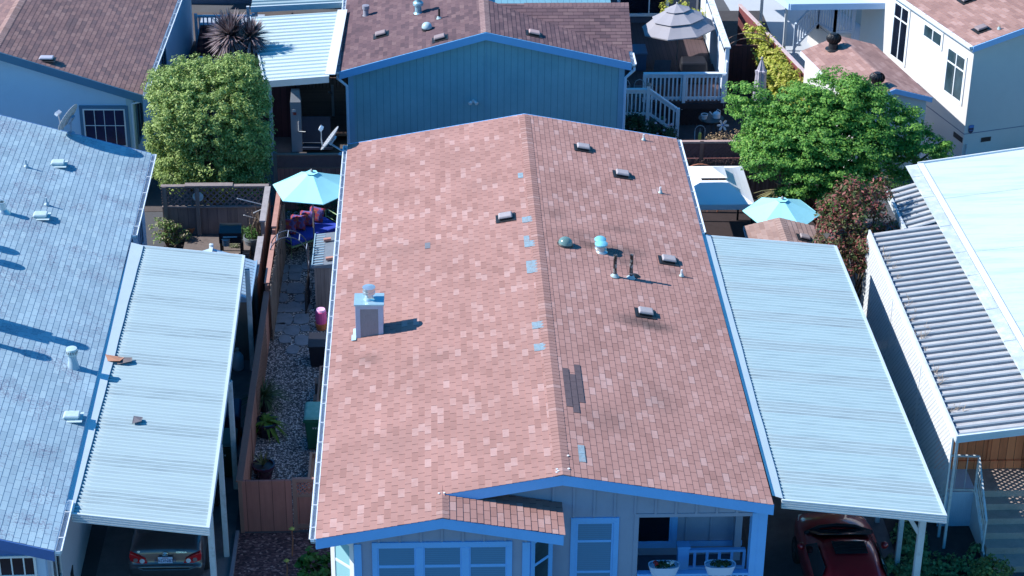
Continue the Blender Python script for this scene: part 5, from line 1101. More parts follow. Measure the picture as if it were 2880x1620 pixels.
mb=MB(); gx,gy=5.58,55.42; frust(mb,gx,gy,1.10,1.80,.36,2.16,sag=.03); 
for (ax,ay),(bx,by) in zip(((1,1),(1,-1),(-1,-1),(-1,1)),((1,-1),(-1,-1),(-1,1),(1,1))):
    mb.face([(gx+ax*1.1,gy+ay*1.342,1.80),(gx+bx*1.1,gy+by*1.342,1.80),(gx+bx*1.1,gy+by*1.342,1.63),(gx+ax*1.1,gy+ay*1.342,1.63)])
mb.build('canopy',M_canvas,GZ)
mb=MB(); frust(mb,gx,gy,.40,2.22,.02,2.38,1.05,.01); mb.build('vent_canopy',M_canvas,GZ)
for sx in (-1,1):
    for sy in (-1,1): mb=MB(); mb.box(gx+sx*1.05-.03,gx+sx*1.05+.03,gy+sy*1.29-.03,gy+sy*1.29+.03,0,1.78); mb.build('leg',M_black,GZ)
# ================================================================== small sheds
MS=thing('metal_shed','pale blue ribbed metal shed poking out beyond the back of the left carport','shed',(-8.6,49,0))
eR0,eR1=at(718,732,1.9),at(707,839,1.9); rx=at(597,684,2.3)[0]; M_shedm=plain('pale_blue_shed_metal',(.36,.50,.62),.5,.08,2)
def shed_slope(mb,x0,z0,x1,z1,ya,yb,n,rib=.02):
    for i in range(n):
        a,b=ya+(yb-ya)*i/n,ya+(yb-ya)*(i+.86)/n; c_=ya+(yb-ya)*(i+1)/n
        mb.face([(x0,a,z0),(x0,b,z0),(x1,b,z1),(x1,a,z1)]); mb.prism([(x0,b,z0-.03),(x0,c_,z0-.03),(x1,c_,z1-.03),(x1,b,z1-.03)],(0,0,.002))
ya,yb=float(eR1[1]),float(eR0[1]); xR=float((eR0[0]+eR1[0])/2); xLs=2*rx-xR
mb=MB(); shed_slope(mb,xR,1.88,rx,2.30,ya,yb,13); shed_slope(mb,xLs,1.88,rx,2.30,ya,yb,13); mb.build('roof',M_shedm,MS)
mb=MB(); mb.box(rx-.05,rx+.05,ya-.02,yb+.03,2.29,2.34); mb.lathe([(.06,2.3),(.06,2.4),(0,2.42)],(rx,yb,0),8); mb.build('ridge_cap',M_alumtrim,MS)
mb=MB(); mb.box(xR-.01,xR+.03,ya-.02,yb+.02,1.80,1.90); mb.prism([(xR,ya-.01,1.8),(xR,ya-.01,1.88),(rx,ya-.01,2.29),(xLs,ya-.01,1.88),(xLs,ya-.01,1.8)],(0,-.02,0)); mb.build('eave_trim',plain('shed_trim_blue',(.24,.38,.55),.5,.1,2),MS)
mb=MB(); mb.prism([(xLs+.08,ya+.06,0),(xR-.08,ya+.06,0),(xR-.08,ya+.06,1.84),(rx,ya+.06,2.2),(xLs+.08,ya+.06,1.84)],(0,yb-ya-.12,0)); mb.build('wall',wood('tan_shed_wall',(.20,.165,.15),.35,1,.2),MS)
WS=thing('wood_shed','low wooden storage shed with a grey felt roof carrying two bricks beside the house','shed',(-5.55,51.8,0))
fl=at(881.6,751.6,1.42); bk=at(876,661,1.5); x0,x1=float(fl[0])+.02,-4.98; ya,yb=float(fl[1]),float(bk[1])
mb=MB(); mb.box(x0,x1,ya,yb,0,1.42); mb.build('wall',wood('brown_grey_boards',(.25,.20,.185),.105,0,.35,gap=.07),WS)
mb=MB(); mb.hexa([(x0-.05,ya-.06,1.42),(x1,ya-.06,1.42),(x1,yb+.05,1.44),(x0-.05,yb+.05,1.44),(x0-.05,ya-.06,1.48),(x1,ya-.06,1.60),(x1,yb+.05,1.62),(x0-.05,yb+.05,1.50)]); r_=mb.build('roof',plain('grey_felt',(.15,.18,.22),.9,.2,5,fine=60),WS)
mb=MB()
for i in range(13): y=ya-.02+(yb-ya)*i/12; mb.bar((x0-.03,y,1.505),(x0+.24,y,1.535),.035,.02)
mb.box(x0-.07,x0-.04,ya-.06,yb+.05,1.45,1.53); mb.build('ribbed_edge',plain('blue_ribbed_sheet',(.26,.40,.50),.6,.1,4),r_)
M_brick=plain('brick_clay',(.42,.21,.17),.9,.15,8)
for (px,py) in ((921,676),(927,729)):
    c=at(px,py,1.58); o=MB(); o.obox(c+dn*.03,(.105,.01,.01),(-.005,.05,0),(0,0,.035)); o=o.build('brick',M_brick,bevel=.004); tag(o,'red brick lying on the %s end of the grey felt shed roof'%('far' if py<700 else 'near'),'brick','bricks on the shed roof')
RS=thing('shingled_shed','small shed with a tan pink shingle gable roof behind the right carport','shed',(7,50,0))
e0=at(2090,637,2.15); e1=at(2290,640,2.15); ap=at(2185,615,2.42); xa,xb,xc=float(e0[0]),float(e1[0]),float(ap[0]); yk=float(e0[1]); yf_=yk-2.6
M_sht=shingle('tan_pink_shingle',[(0,(.29,.19,.165)),(.5,(.345,.23,.20)),(1,(.40,.28,.25))],cut=.02,cutcol=(.13,.09,.08))
mb=MB(); hw=(xb-xa)/2; k=math.hypot(hw,.27); courses(mb,(xa,yf_,2.15),(0,1,0),(hw/k,0,.27/k),(-.27/k,0,hw/k),2.6,k); courses(mb,(xb,yf_,2.15),(0,1,0),(-hw/k,0,.27/k),(.27/k,0,hw/k),2.6,k); xm=(xa+xb)/2
slab(mb,[(xa,yf_,2.15),(xm,yf_,2.42),(xm,yk,2.42),(xa,yk,2.15)],.08,1); slab(mb,[(xm,yf_,2.42),(xb,yf_,2.15),(xb,yk,2.15),(xm,yk,2.42)],.08,1)
rb=mb.build('roof',[M_sht,M_soffit],RS); mb=MB(); ridgecap(mb,(xm,yf_,2.42),(xm,yk,2.42),(-.14,0,-.14*.27/hw),(.14,0,-.14*.27/hw)); mb.build('ridge_cap',shingle('tan_ridge',[(0,(.33,.22,.19)),(1,(.39,.27,.24))],tab=30,cut=0,jit=0),rb)
mb=MB(); mb.prism([(xa+.1,yf_+.1,0),(xb-.1,yf_+.1,0),(xb-.1,yf_+.1,2.1),(xm,yf_+.1,2.34),(xa+.1,yf_+.1,2.1)],(0,2.4,0)); mb.build('wall',plain('blush_wall',(.42,.34,.33),.85,.1,2),RS)
Nn_=np.array([.27/k,0,hw/k]); boxvent(RS,onplane(2262,672,Nn_,Nn_@np.array([xb,yk,2.15])),Nn_,(hw/k,0,-.27/k),plain('mauve_hood',(.30,.25,.25),.7,.1,5),s=(.15,.12),h=.08)
# ================================================================== deck behind
DK=thing('wooden_deck','raised deck with white balustrade and stairs beside the blue walled house','deck',(5.5,66,0))
M_deckw=wood('dark_deck_boards',(.075,.045,.05),.14,0,.3); M_rail=plain('deck_white',(.66,.72,.80),.6,.1,3)
mb=MB(); mb.box(3.55,7.1,64.05,72,.75,.85); mb.box(3.55,4.45,62.75,64.05,.75,.85); mb.build('floor',M_deckw,DK)
mb=MB(); mb.box(3.55,7.1,63.98,64.04,.60,.80); latticeX(mb,4.5,7.1,64.0,.02,.60,.10,.04,.008); mb.box(3.6,7.1,64.12,64.15,0,.74); mb.build('skirt',plain('dark_skirt',(.035,.025,.03),.9,.3,5),DK)
yr_=64.15
def balus(mb,p,q,z0,z1,n,w=.04):
    p=np.array(p,float);q=np.array(q,float)
    for i in range(n):
        c=lerp(p,q,(i+.5)/n); mb.box(c[0]-w/2,c[0]+w/2,c[1]-.015,c[1]+.015,c[2]+z0,c[2]+z1)
mb=MB(); mb.box(4.38,7.15,yr_-.09,yr_+.07,1.80,1.84); mb.box(4.4,7.1,yr_-.05,yr_-.01,1.68,1.795); mb.box(4.4,7.1,yr_-.05,yr_-.01,.90,.99); mb.build('rail',M_rail,DK)
mb=MB(); balus(mb,(4.48,yr_-.06,0),(5.72,yr_-.06,0),.86,1.78,9,.052); balus(mb,(5.78,yr_-.06,0),(7.0,yr_-.06,0),.86,1.78,9,.052); mb.build('balusters',M_rail,DK)
for x in (4.42,5.75,7.06): mb=MB(); mb.box(x-.055,x+.055,yr_-.12,yr_-.0,.55,1.80); mb.build('post',M_rail,DK)
mb=MB(); mb.box(3.5,4.4,62.72,62.86,1.80,1.84); mb.box(3.5,4.4,62.76,62.8,1.68,1.795); mb.box(3.5,4.4,62.76,62.8,.92,1.0); S0,S1=np.array([4.45,62.8,1.82]),np.array([5.4,62.8,1.12]); mb.bar(S0,S1,.13,.045); mb.bar(S0-dn*.1,S1-dn*.1,.04,.10); mb.bar(S0-dn*.85,S1-dn*.85,.04,.09); mb.build('stair_rail',M_rail,DK)
mb=MB(); balus(mb,(3.55,62.77,0),(4.35,62.77,0),.9,1.78,6,.05)
for i in range(6): c=lerp(S0,S1,(i+.6)/6.4); mb.box(c[0]-.025,c[0]+.025,62.76,62.79,c[2]-.84,c[2]-.06)
mb.build('balusters',M_rail,DK)
for x,zt_ in ((4.42,1.95),(5.42,1.13)): mb=MB(); mb.box(x-.06,x+.06,62.74,62.86,0,zt_); mb.build('post',M_rail,DK)
mb=MB(); mb.lathe([(.09,1.95),(.09,1.97),(.05,2.03),(0,2.05)],(4.42,62.8,0),8); mb.build('post_cap',plain('tan_cap',(.30,.24,.22),.6,.2,5),DK)
mb=MB()
for i in range(4): mb.box(4.45+i*.25,4.72+i*.25,62.82,63.95,.60-.17*i,.65-.17*i)
mb.build('treads',M_deckw,DK)
PW=thing('privacy_wall','white boarded privacy wall with a flaking cap rail along the right side of the deck','wall',(7.2,67,0))
mb=MB(); mb.box(7.15,7.2,64.3,72,.85,2.15); mb.build('panel',M_rail,PW)
mb=MB(); mb.box(7.08,7.30,64.5,72,2.55,2.6); mb.build('cap_rail',plain('flaking_cap',(.70,.74,.80),.7,.1,4,grime=(.22,.24,.28),gscale=9,gamt=.85),PW)
for y in (64.56,66.3,68.1,70): mb=MB(); mb.box(7.13,7.26,y-.06,y+.06,.6,2.55); mb.build('post',M_rail,PW)
# things on and under the deck
GR=thing('covered_grill','black covered barbecue standing on the deck under the beige umbrella','grill',(6.2,65.9,.85))
mb=MB(); mb.hexa([(5.75,65.5,.86),(6.75,65.5,.86),(6.75,66.2,.86),(5.75,66.2,.86),(5.8,65.6,1.62),(6.7,65.6,1.62),(6.65,66.1,1.68),(5.85,66.1,1.68)]); mb.build('cover',plain('black_cover',(.012,.012,.018),.6,.3,3),GR,bevel=.06)
LG=thing('deck_chair','dark folding lounge chair on the deck below the beige umbrella','chair',(5.1,64.9,.85))
M_sling=plain('dark_sling',(.035,.03,.04),.8,.3,6)
mb=MB(); mb.hexa([(4.75,64.65,1.2),(5.3,64.65,1.2),(5.35,65.15,1.15),(4.8,65.15,1.15),(4.75,64.65,1.23),(5.3,64.65,1.23),(5.35,65.15,1.18),(4.8,65.15,1.18)]); mb.build('seat',M_sling,LG)
mb=MB(); mb.hexa([(4.8,65.15,1.15),(5.35,65.15,1.15),(5.45,65.5,1.75),(4.9,65.5,1.75),(4.8,65.18,1.15),(5.35,65.18,1.15),(5.45,65.53,1.75),(4.9,65.53,1.75)]); mb.build('backrest',M_sling,LG)
for dx in (0,.55):
    for p_,q_ in (((4.76+dx,64.65,.86),(4.85+dx,65.3,1.25)),((4.9+dx,65.3,.86),(4.74+dx,64.68,1.22))): mb=MB(); mb.tube([p_,q_],.014,6); mb.build('leg',M_black,LG)
BX=thing('deck_box','slate blue storage box against the blue walled house on the deck','box',(3.9,67.2,.85))
mb=MB(); mb.box(3.75,4.75,66.8,67.6,.86,1.45); mb.build('body',plain('slate_box',(.07,.10,.17),.7,.15,2),BX); mb=MB(); mb.box(3.72,4.78,66.76,67.63,1.45,1.52); mb.build('lid',plain('slate_lid',(.09,.13,.21),.6,.1,2),BX,bevel=.01)
def wirechair(x,y,z,lab):
    T=thing('bistro_chair',lab,'chair',(x,y,z),'wire bistro chairs on the deck landing'); M_w=plain('pale_wire',(.32,.34,.38),.5,.1,4)
    mb=MB(); mb.lathe([(.17,.42),(.18,.44),(.0,.445)],(x,y,z),14); mb.build('seat',plain('dark_seat',(.06,.05,.06)),T)
    mb=MB(); mb.tube([(x-.17,y+.15,z+.43),(x-.18,y+.18,z+.75),(x-.12,y+.19,z+.88),(x,y+.19,z+.93),(x+.12,y+.19,z+.88),(x+.18,y+.18,z+.75),(x+.17,y+.15,z+.43)],.011,6); mb.tube([(x-.17,y+.17,z+.7),(x+.17,y+.17,z+.7)],.008,6); mb.build('backrest',M_w,T)
    for sx in (-1,1):
        for sy in (-1,1): mb=MB(); mb.tube([(x+sx*.12,y+sy*.12,z+.43),(x+sx*.17,y+sy*.17,z)],.010,6); mb.build('leg',M_w,T)
wirechair(3.72,63.55,.85,'wire bistro chair nearer the blue wall, on the deck landing'); wirechair(4.22,63.55,.85,'wire bistro chair nearer the deck stairs, on the deck landing')
tree('rose_bush','dark rose bush with a few pale blooms below the deck stairs','shrub',(4.3,61.9,0),[((4.1,61.9,.7),(.75,.5,.55),60),((4.75,61.8,.55),(.6,.5,.45),46),((3.75,62.0,.9),(.4,.3,.4),20)],26,.05,.16,M_lf5,.5,.04,.8,ntips=8)
rr=random.Random(4); mb=MB()
T=[o for o in bpy.data.objects if o.name=='rose_bush'][0]
for i in range(11): mb=MB(); c=(4.3+rr.uniform(-.8,.9),61.9-rr.uniform(.1,.4),.6+rr.uniform(0,.6)); mb.lathe([(.02,0),(.045,.02),(.03,.05),(0,.055)],c,8); mb.build('bloom',plain('pale_rose',(.50,.36,.44),.8,.2,8),T)
FW=thing('flower_ornament','white six petal metal flower on a stake in the shaded garden','ornament',(6.75,61.6,0))
c=at(2033,352,.95); mb=MB(); mb.tube([(c[0],c[1]+.02,0),(c[0],c[1]+.02,.95)],.012,6); mb.build('stake',M_black,FW)
mb=MB()
for i in range(6):
    a=i*math.pi/3; d=np.array([math.cos(a),-.15,math.sin(a)]); s_=np.array([-math.sin(a),0,math.cos(a)]); mb.prism([c+d*.04+s_*.015,c+d*.12+s_*.04,c+d*.19+s_*.025,c+d*.2-s_*.025,c+d*.12-s_*.04,c+d*.04-s_*.015],(0,.006,0))
mb.build('petals',M_white,FW); mb=MB(); mb.lathe([(.035,0),(.03,.03),(0,.035)],c,10,axis=(0,-1,0)); mb.build('centre',plain('blue_centre',(.05,.15,.40)),FW)
GT=thing('garden_table','dark round garden table below the deck','table',(6.15,62.3,0))
c=at(2000,332,.75); mb=MB(); mb.lathe([(.40,.72),(.42,.74),(.42,.76),(0,.765)],(c[0],c[1],0),20); mb.build('tabletop',plain('dark_green_top',(.03,.05,.055),.5,.2,4),GT)
for a in (.5,2.6,4.7): mb=MB(); mb.tube([(c[0]+.1*math.cos(a),c[1]+.1*math.sin(a),.72),(c[0]+.33*math.cos(a),c[1]+.33*math.sin(a),0)],.015,6); mb.build('leg',M_black,GT)
def pot(label,c,r,h,mat,plant=None,group=None,name='plant_pot',cat='pot'):
    T=thing(name,label,cat,c,group); c=np.array(c,float); mb=MB(); mb.lathe([(r*.7,0),(r*.95,h*.75),(r,h*.8),(r*1.05,h*.82),(r*1.05,h),(r*.92,h),(r*.9,h*.88)],c,20,cap=False); mb.build('pot',mat,T,auto=True)
    mb=MB(); mb.lathe([(r*.92,h*.88),(0,h*.9)],c,18,cap=False); mb.build('potting_soil',M_black,T)
    if plant: plant(T,c+np.array([0,0,h*.9]))
    return T
M_terra=plain('terracotta',(.45,.17,.09),.85,.15,6); M_potw=plain('white_glaze',(.60,.64,.70),.4,.1,5); M_potd=plain('dark_glaze',(.03,.025,.04),.2,.3,6)
def bushy(r,h,mat,n=40,leaf=.035,per=16):
    def f(T,c):
        P,Nn=clumpcloud([((c[0],c[1],c[2]+h*.45),(r,r,h*.5),n)],per,leaf,r*.35,.9,shell=(.1,1)); leafmesh('foliage',P,Nn,leaf,.45,mat,T)
    return f
def straps(n,L,w,mat,el=(.1,1.4),dr=.6,sd=3):
    def f(T,c): mb=MB(); blades(mb,c,n,L,w,el,dr,5,seed=sd); mb.build('foliage',mat,T)
    return f
pot('white pot standing on the dark garden table below the deck',(c[0]-.24,c[1]-.1,.765),.11,.17,M_potw)
WC=thing('watering_can','pale watering can lying on the dark garden table','watering can',(c[0]+.2,c[1],.77))
mb=MB(); mb.lathe([(.12,0),(.12,.16),(.07,.2)],(c[0]+.18,c[1],.766),16); mb.build('body',M_potw,WC); mb=MB(); mb.tube([(c[0]+.06,c[1],.85),(c[0]-.06,c[1]-.02,.98)],.018,8); mb.build('spout',M_potw,WC); mb=MB(); mb.tube([(c[0]+.14,c[1],.96),(c[0]+.2,c[1],1.06),(c[0]+.3,c[1],1.0),(c[0]+.29,c[1],.85)],.012,6); mb.build('handle',M_potw,WC)
PT=at(1862,350,.45); pot('white flower pot hanging beside the deck stairs above the rose bush',(PT[0],PT[1],.45),.12,.2,M_potw,bushy(.1,.14,M_lf6,10))
TB=thing('stock_tank','long oval galvanised tub planted with herbs in front of the garden table','planter',(5.6,59.6,0))
mb=MB(); q0=[]
def oval(cx,cy,a,b,z): return [(cx+a*math.copysign(abs(math.cos(t))**.6,math.cos(t)),cy+b*math.copysign(abs(math.sin(t))**.8,math.sin(t)),z) for t in np.linspace(0,2*math.pi,28,endpoint=False)]
lo,hi,hi2=oval(5.55,59.55,.95,.32,.02),oval(5.55,59.55,1.0,.36,.52),oval(5.55,59.55,.95,.31,.5)
for i in range(28): j=(i+1)%28; mb.face([lo[i],lo[j],hi[j],hi[i]]); mb.face([hi[i],hi[j],hi2[j],hi2[i]])
mb.face(hi2); tk=mb.build('tub',M_galv,TB); P,Nn=clumpcloud([((5.5,59.55,.58),(.85,.25,.1),40)],14,.04,.1); leafmesh('foliage',P,Nn,.04,.5,M_lf6,TB)
BS=tree('dry_flower_shrub','low shrub with pale orange dry flowers along the garden fence','shrub',(6.7,58.9,0),[((6.3,58.95,1.65),(.5,.3,.3),30),((6.95,58.95,1.7),(.5,.3,.3),30)],14,.035,.14,leafmat('dry_orange_leaf',[(0,(.12,.10,.05)),(.5,(.34,.24,.13)),(1,(.55,.36,.22))]),.5,.03,.9,ntips=8)
AT=thing('arched_trellis','rust coloured iron hoop trellis with scrollwork behind the white gazebo','trellis',(5.5,57.5,0))
M_rust=plain('rust_iron',(.45,.17,.10),.7,.2,8); c=np.array([5.48,57.3,0]); mb=MB(); rr_=.62
mb.tube([(c[0]-rr_,c[1],0),(c[0]-rr_,c[1],1.0)]+[(c[0]-rr_*math.cos(t),c[1],1.0+rr_*math.sin(t)) for t in np.linspace(.1,math.pi-.1,14)]+[(c[0]+rr_,c[1],1.0),(c[0]+rr_,c[1],0)],.022,8); mb.build('hoop',M_rust,AT)
mb=MB()
for s in (-1,1):
    for k_ in range(3): mb.tube([(c[0]+s*(.1+.16*k_)+.10*math.cos(t)*(1-t/9),c[1],1.12+.12*(2-k_)+.1*math.sin(t)*(1-t/9)) for t in np.linspace(0,6,14)],.009,5)
for x in (-.3,0,.3): mb.tube([(c[0]+x,c[1],0),(c[0]+x,c[1],1.5)],.008,5)
mb.build('scrolls',M_rust,AT)
OB=thing('trellis_ornament','small iron trellis with a yellow glass ornament standing in the stock tank','trellis',(5.6,59.4,.5)); c=at(1968,385,.8)
mb=MB()
for s in (-.16,0.,.16): mb.tube([(c[0]+s,c[1],.3),(c[0]+s,c[1],1.1)],.008,5)
mb.tube([(c[0]-.17+.0,c[1],1.0)]+[(c[0]-.17*math.cos(t),c[1],1.0+.2*math.sin(t)) for t in np.linspace(0,math.pi,9)],.01,6); mb.build('wire',plain('pale_wire',(.32,.34,.38)),OB); mb=MB(); mb.lathe([(.03,0),(.05,.05),(.05,.3),(.03,.34)],(c[0],c[1],.62),10); mb.build('ornament',plain('yellow_glass',(.42,.42,.10),.3,.2,5),OB)
# palm like stump by the maple
PS=thing('palm_trunk','thick fibrous brown palm trunk with a few dry fronds under the bright green tree','plant',(7.7,54.7,0))
pt=atY(2195,520,54.9); mb=MB(); mb.tube([(pt[0],pt[1],0),(pt[0]+.03,pt[1],.8),(pt[0]-.02,pt[1],1.6),(pt[0],pt[1],pt[2]+.1)],[.24,.23,.21,.18],12); mb.build('trunk',wood('fibre_bark',(.23,.15,.12),.05,0,.5),PS); mb=MB(); blades(mb,(pt[0]-.1,pt[1]-.1,pt[2]-.1),46,1.0,.03,(-1.0,-.1),.3,4,azr=(2.2,4.6),seed=3); mb.build('fronds',leafmat('olive_frond',[(0,(.10,.11,.04)),(1,(.32,.28,.14))]),PS)
# ================================================================== yard between fence and house
AR=thing('iron_arch','black iron garden arch of two hoops at the far end of the stone path','arch',(-6.7,51.7,0))
tp=at(812,667,2.05); yA=float(tp[1]); xa_=float(at(764,760,.9)[0]); xa_=tp[0]-.56; xb_=tp[0]+.50
mb=MB()
for yy in (yA,yA+.42): mb.tube([(xa_,yy,0),(xa_,yy,1.35)]+[((xa_+xb_)/2-(xb_-xa_)/2*math.cos(t),yy,1.45+.60*math.sin(t)) for t in np.linspace(.12,math.pi-.12,14)]+[(xb_,yy,1.35),(xb_,yy,0)],.016,7)
mb.build('hoop',plain('blue_black_iron',(.05,.06,.09),.35,.2,6),AR)
mb=MB()
for t in (.35,.95,1.57,2.2,2.8): x=(xa_+xb_)/2-(xb_-xa_)/2*math.cos(t); z=1.45+.6*math.sin(t); mb.tube([(x,yA,z),(x,yA+.42,z)],.012,6)
for z in (.3,.7,1.1): 
    for x in (xa_,xb_): mb.tube([(x,yA,z),(x,yA+.42,z)],.010,6)
mb.build('rungs',plain('pale_iron',(.34,.38,.46),.35,.2,6),AR)
for s,x,lab in ((1,xa_,'left leaf of the low black iron gate open below the arch'),(-1,xb_,'right leaf of the low black iron gate open below the arch')):
    T=thing('iron_gate',lab,'gate',(x,yA-.2,0),'low iron gate leaves'); mb=MB(); e=(x+s*.06,yA-.75)
    mb.tube([(x,yA-.03,.06),(e[0],e[1],.06)],.012,6); mb.tube([(x,yA-.03,.95),(x+s*.03,yA-.4,.86),(e[0],e[1],.70)],.014,6); mb.tube([(x,yA-.03,0),(x,yA-.03,1.0)],.02,6); mb.tube([(e[0],e[1],0),(e[0],e[1],.74)],.016,6); mb.build('frame',M_black,T)
    mb=MB()
    for i in range(1,6): f=i/6; p_=lerp((x,yA-.03,.06),(e[0],e[1],.06),f); mb.tube([p_,(p_[0],p_[1],.92-.22*f)],.009,5)
    mb.build('bars',M_black,T)
DB=thing('daybed','royal blue cushioned daybed with a thin green frame at the end of the path','daybed',(-6.35,54.9,0))
ang=R(38); ux=np.array([math.cos(ang),math.sin(ang),0]); uy=np.array([-ux[1],ux[0],0]); c=np.array([-6.32,55.25,.42]); M_blue=plain('royal_blue_cloth',(.025,.055,.40),.8,.12,4,fine=50); M_greenf=plain('green_wire',(.26,.40,.20),.5,.15,6)
mb=MB(); mb.obox(c+dn*.04,ux*.88,uy*.42,dn*.07); mb.build('mattress',M_blue,DB,bevel=.04)
mb=MB(); mb.obox(c-dn*.05,ux*.9,uy*.44,dn*.02); mb.build('base_frame',M_greenf,DB)
for s in (-1,1): mb=MB(); E_=c+ux*.92*s; mb.tube([E_-uy*.42-dn*.42,E_-uy*.42+dn*.28,E_-uy*.3+dn*.36,E_+uy*.3+dn*.36,E_+uy*.42+dn*.28,E_+uy*.42-dn*.42],.016,7); mb.tube([E_-uy*.42+dn*.12,E_+uy*.42+dn*.12],.012,6); mb.build('end_frame',M_greenf,DB)
mb=MB(); mb.tube([c+ux*.92+uy*.42+dn*.3,c-ux*.92+uy*.42+dn*.3],.014,6); mb.build('back_rail',M_greenf,DB)
def paisley():
    k=NT('printed_cushion'); v=k.coord(); vo=k.n('ShaderNodeTexVoronoi'); vo.inputs['Scale'].default_value=13; k.l(v,vo.inputs['Vector']); sp=k.n('ShaderNodeSeparateXYZ'); k.l(vo.outputs['Color'],sp.inputs[0])
    k.base(k.ramp(sp.outputs[0],[(0,(.10,.06,.22)),(.25,(.34,.05,.08)),(.5,(.40,.14,.05)),(.7,(.14,.10,.30)),(1,(.45,.12,.20))],'CONSTANT')); k.rough(.9); return k.m
M_cush=paisley(); M_cushb=plain('cushion_back',(.30,.34,.46),.9,.1,5)
def pillow(c,nrm,up,s,lab):
    nrm=np.array(nrm,float);nrm/=np.linalg.norm(nrm);up=np.array(up,float);up-=nrm*(up@nrm);up/=np.linalg.norm(up);sd=np.cross(up,nrm); S=8
    T=thing('cushion',lab,'cushion',c,'printed cushions on the daybed')
    for sg,nm,mt in ((1,'printed_face',M_cush),(-1,'plain_back',M_cushb)):
        mb=MB(); g=[[None]*(S+1) for _ in range(S+1)]
        for i in range(S+1):
            for j in range(S+1):
                a,b=2*i/S-1,2*j/S-1; th=.10*((1-a**4)*(1-b**4))**.6; pin=1-.08*(a*a*(1-b*b)+b*b*(1-a*a)); g[i][j]=np.array(c)+sd*a*s*pin+up*b*s*pin+nrm*sg*th
        for i in range(S):
            for j in range(S): mb.face([g[i][j],g[i+1][j],g[i+1][j+1],g[i][j+1]])
        mb.build(nm,mt,T,smooth=True)
for i,(t,lab) in enumerate(((-.62,'printed cushion at the near left end of the blue daybed'),(-.25,'printed cushion second from the near end of the blue daybed'),(.12,'printed cushion third from the near end of the blue daybed'),(.48,'printed cushion with a pale corner at the far end of the blue daybed'))):
    pillow(c+ux*t+uy*(.12+.05*i)+dn*.34,ux*-.62+uy*-.55+dn*.25,dn+ux*.25*(i==3),.24,lab)
tree('dark_hedge_plant','dark leafy bush behind the blue daybed below the turquoise umbrella','shrub',(-5.6,56.6,0),[((-5.6,56.7,.55),(.8,.4,.55),50),((-6.5,56.9,.5),(.5,.3,.5),24)],22,.05,.16,M_lf5,.5,.04,ntips=6)
def fold(T,c): 
    pass
PB=thing('pink_planter','bright pink sack standing in an orange pot at the corner of the wooden shed','planter',at(904,930,0)); c=at(904,925,0)
mb=MB(); mb.lathe([(.13,0),(.17,.16),(.175,.2),(.15,.2)],c,18); mb.build('pot',plain('orange_pot',(.52,.17,.06),.7,.15,6),PB); mb=MB(); mb.lathe([(.14,.2),(.155,.35),(.15,.55),(.13,.58),(.1,.52)],c,14); mb.build('sack',plain('pink_sack',(.72,.10,.30),.7,.1,5),PB)
mb=MB(); mb.lathe([(.135,.57),(.12,.62),(.0,.60)],c,14); mb.build('sack_top',plain('pale_pink',(.80,.42,.68),.7,.1,6),PB)
BB=thing('black_bin','black square compost bin against the house wall in the gravel yard','bin',(-5.3,48.6,0))
c=at(905,985,.35); mb=MB(); mb.hexa([(c[0]-.28,c[1]-.3,.01),(c[0]+.42,c[1]-.3,.01),(c[0]+.42,c[1]+.4,.01),(c[0]-.28,c[1]+.4,.01),(c[0]-.33,c[1]-.33,.62),(c[0]+.45,c[1]-.33,.62),(c[0]+.45,c[1]+.43,.62),(c[0]-.33,c[1]+.43,.62)]); mb.build('body',plain('black_plastic',(.014,.015,.025),.6,.2,4),BB,bevel=.01); mb=MB(); mb.box(c[0]-.35,c[0]+.47,c[1]-.35,c[1]+.45,.62,.65); mb.build('lid',plain('black_plastic',(.014,.015,.025)),BB,bevel=.01)
def text(body,size,loc,rot,mat,parent,ext=.002):
    cu=bpy.data.curves.new('lettering','FONT'); cu.body=body; cu.size=size; cu.align_x='CENTER'; cu.align_y='CENTER'; cu.extrude=ext; o=bpy.data.objects.new('lettering',cu); COL.objects.link(o); cu.materials.append(mat)
    dg=bpy.context.evaluated_depsgraph_get(); me=bpy.data.meshes.new_from_object(o.evaluated_get(dg)); bpy.data.objects.remove(o)
    if not me.materials: me.materials.append(mat)
    o=bpy.data.objects.new('lettering',me); COL.objects.link(o)
    o.parent=parent; off=parent_loc(parent); o.location=tuple(np.array(loc)-off); o.rotation_euler=rot; return o
M_wtxt=plain('white_print',(.75,.78,.80),.5,.05,5)
def cart(label,c,mat,lidmat,logo=True,logow='W',group='wheeled rubbish carts'):
    T=thing('rubbish_cart',label,'bin',c,group); x,y,_=c; w=.29; d=.36
    mb=MB(); mb.hexa([(x-w*.8,y-d*.75,.06),(x+w*.8,y-d*.75,.06),(x+w*.8,y+d*.75,.06),(x-w*.8,y+d*.75,.06),(x-w,y-d,.98),(x+w,y-d,.98),(x+w,y+d,.98),(x-w,y+d,.98)]); b=mb.build('body',mat,T,bevel=.025)
    mb=MB(); mb.box(x-w-.03,x+w+.03,y-d-.04,y-d+.03,.90,.96); mb.build('rim',mat,b)
    mb=MB(); mb.hexa([(x-w-.03,y-d-.05,.98),(x+w+.03,y-d-.05,.98),(x+w+.03,y+d+.03,1.02),(x-w-.03,y+d+.03,1.02),(x-w+.02,y-d+.01,1.04),(x+w-.02,y-d+.01,1.04),(x+w-.04,y+d-.04,1.09),(x-w+.04,y+d-.04,1.09)]); mb.build('lid',lidmat,T,bevel=.03)
    mb=MB(); mb.tube([(x-w+.05,y+d+.06,1.0),(x+w-.05,y+d+.06,1.0)],.018,8); mb.build('handle',mat,T)
    for s in (-1,1): mb=MB(); mb.lathe([(.12,-.03),(.12,.03)],(x+s*w*.82,y+d*.85,.12),18,axis=(1,0,0)); mb.build('wheel',M_black,T)
    if logo: text(logow,.13,(x,y-d*.93,.72),(R(90)-.09,0,0),M_wtxt,b)
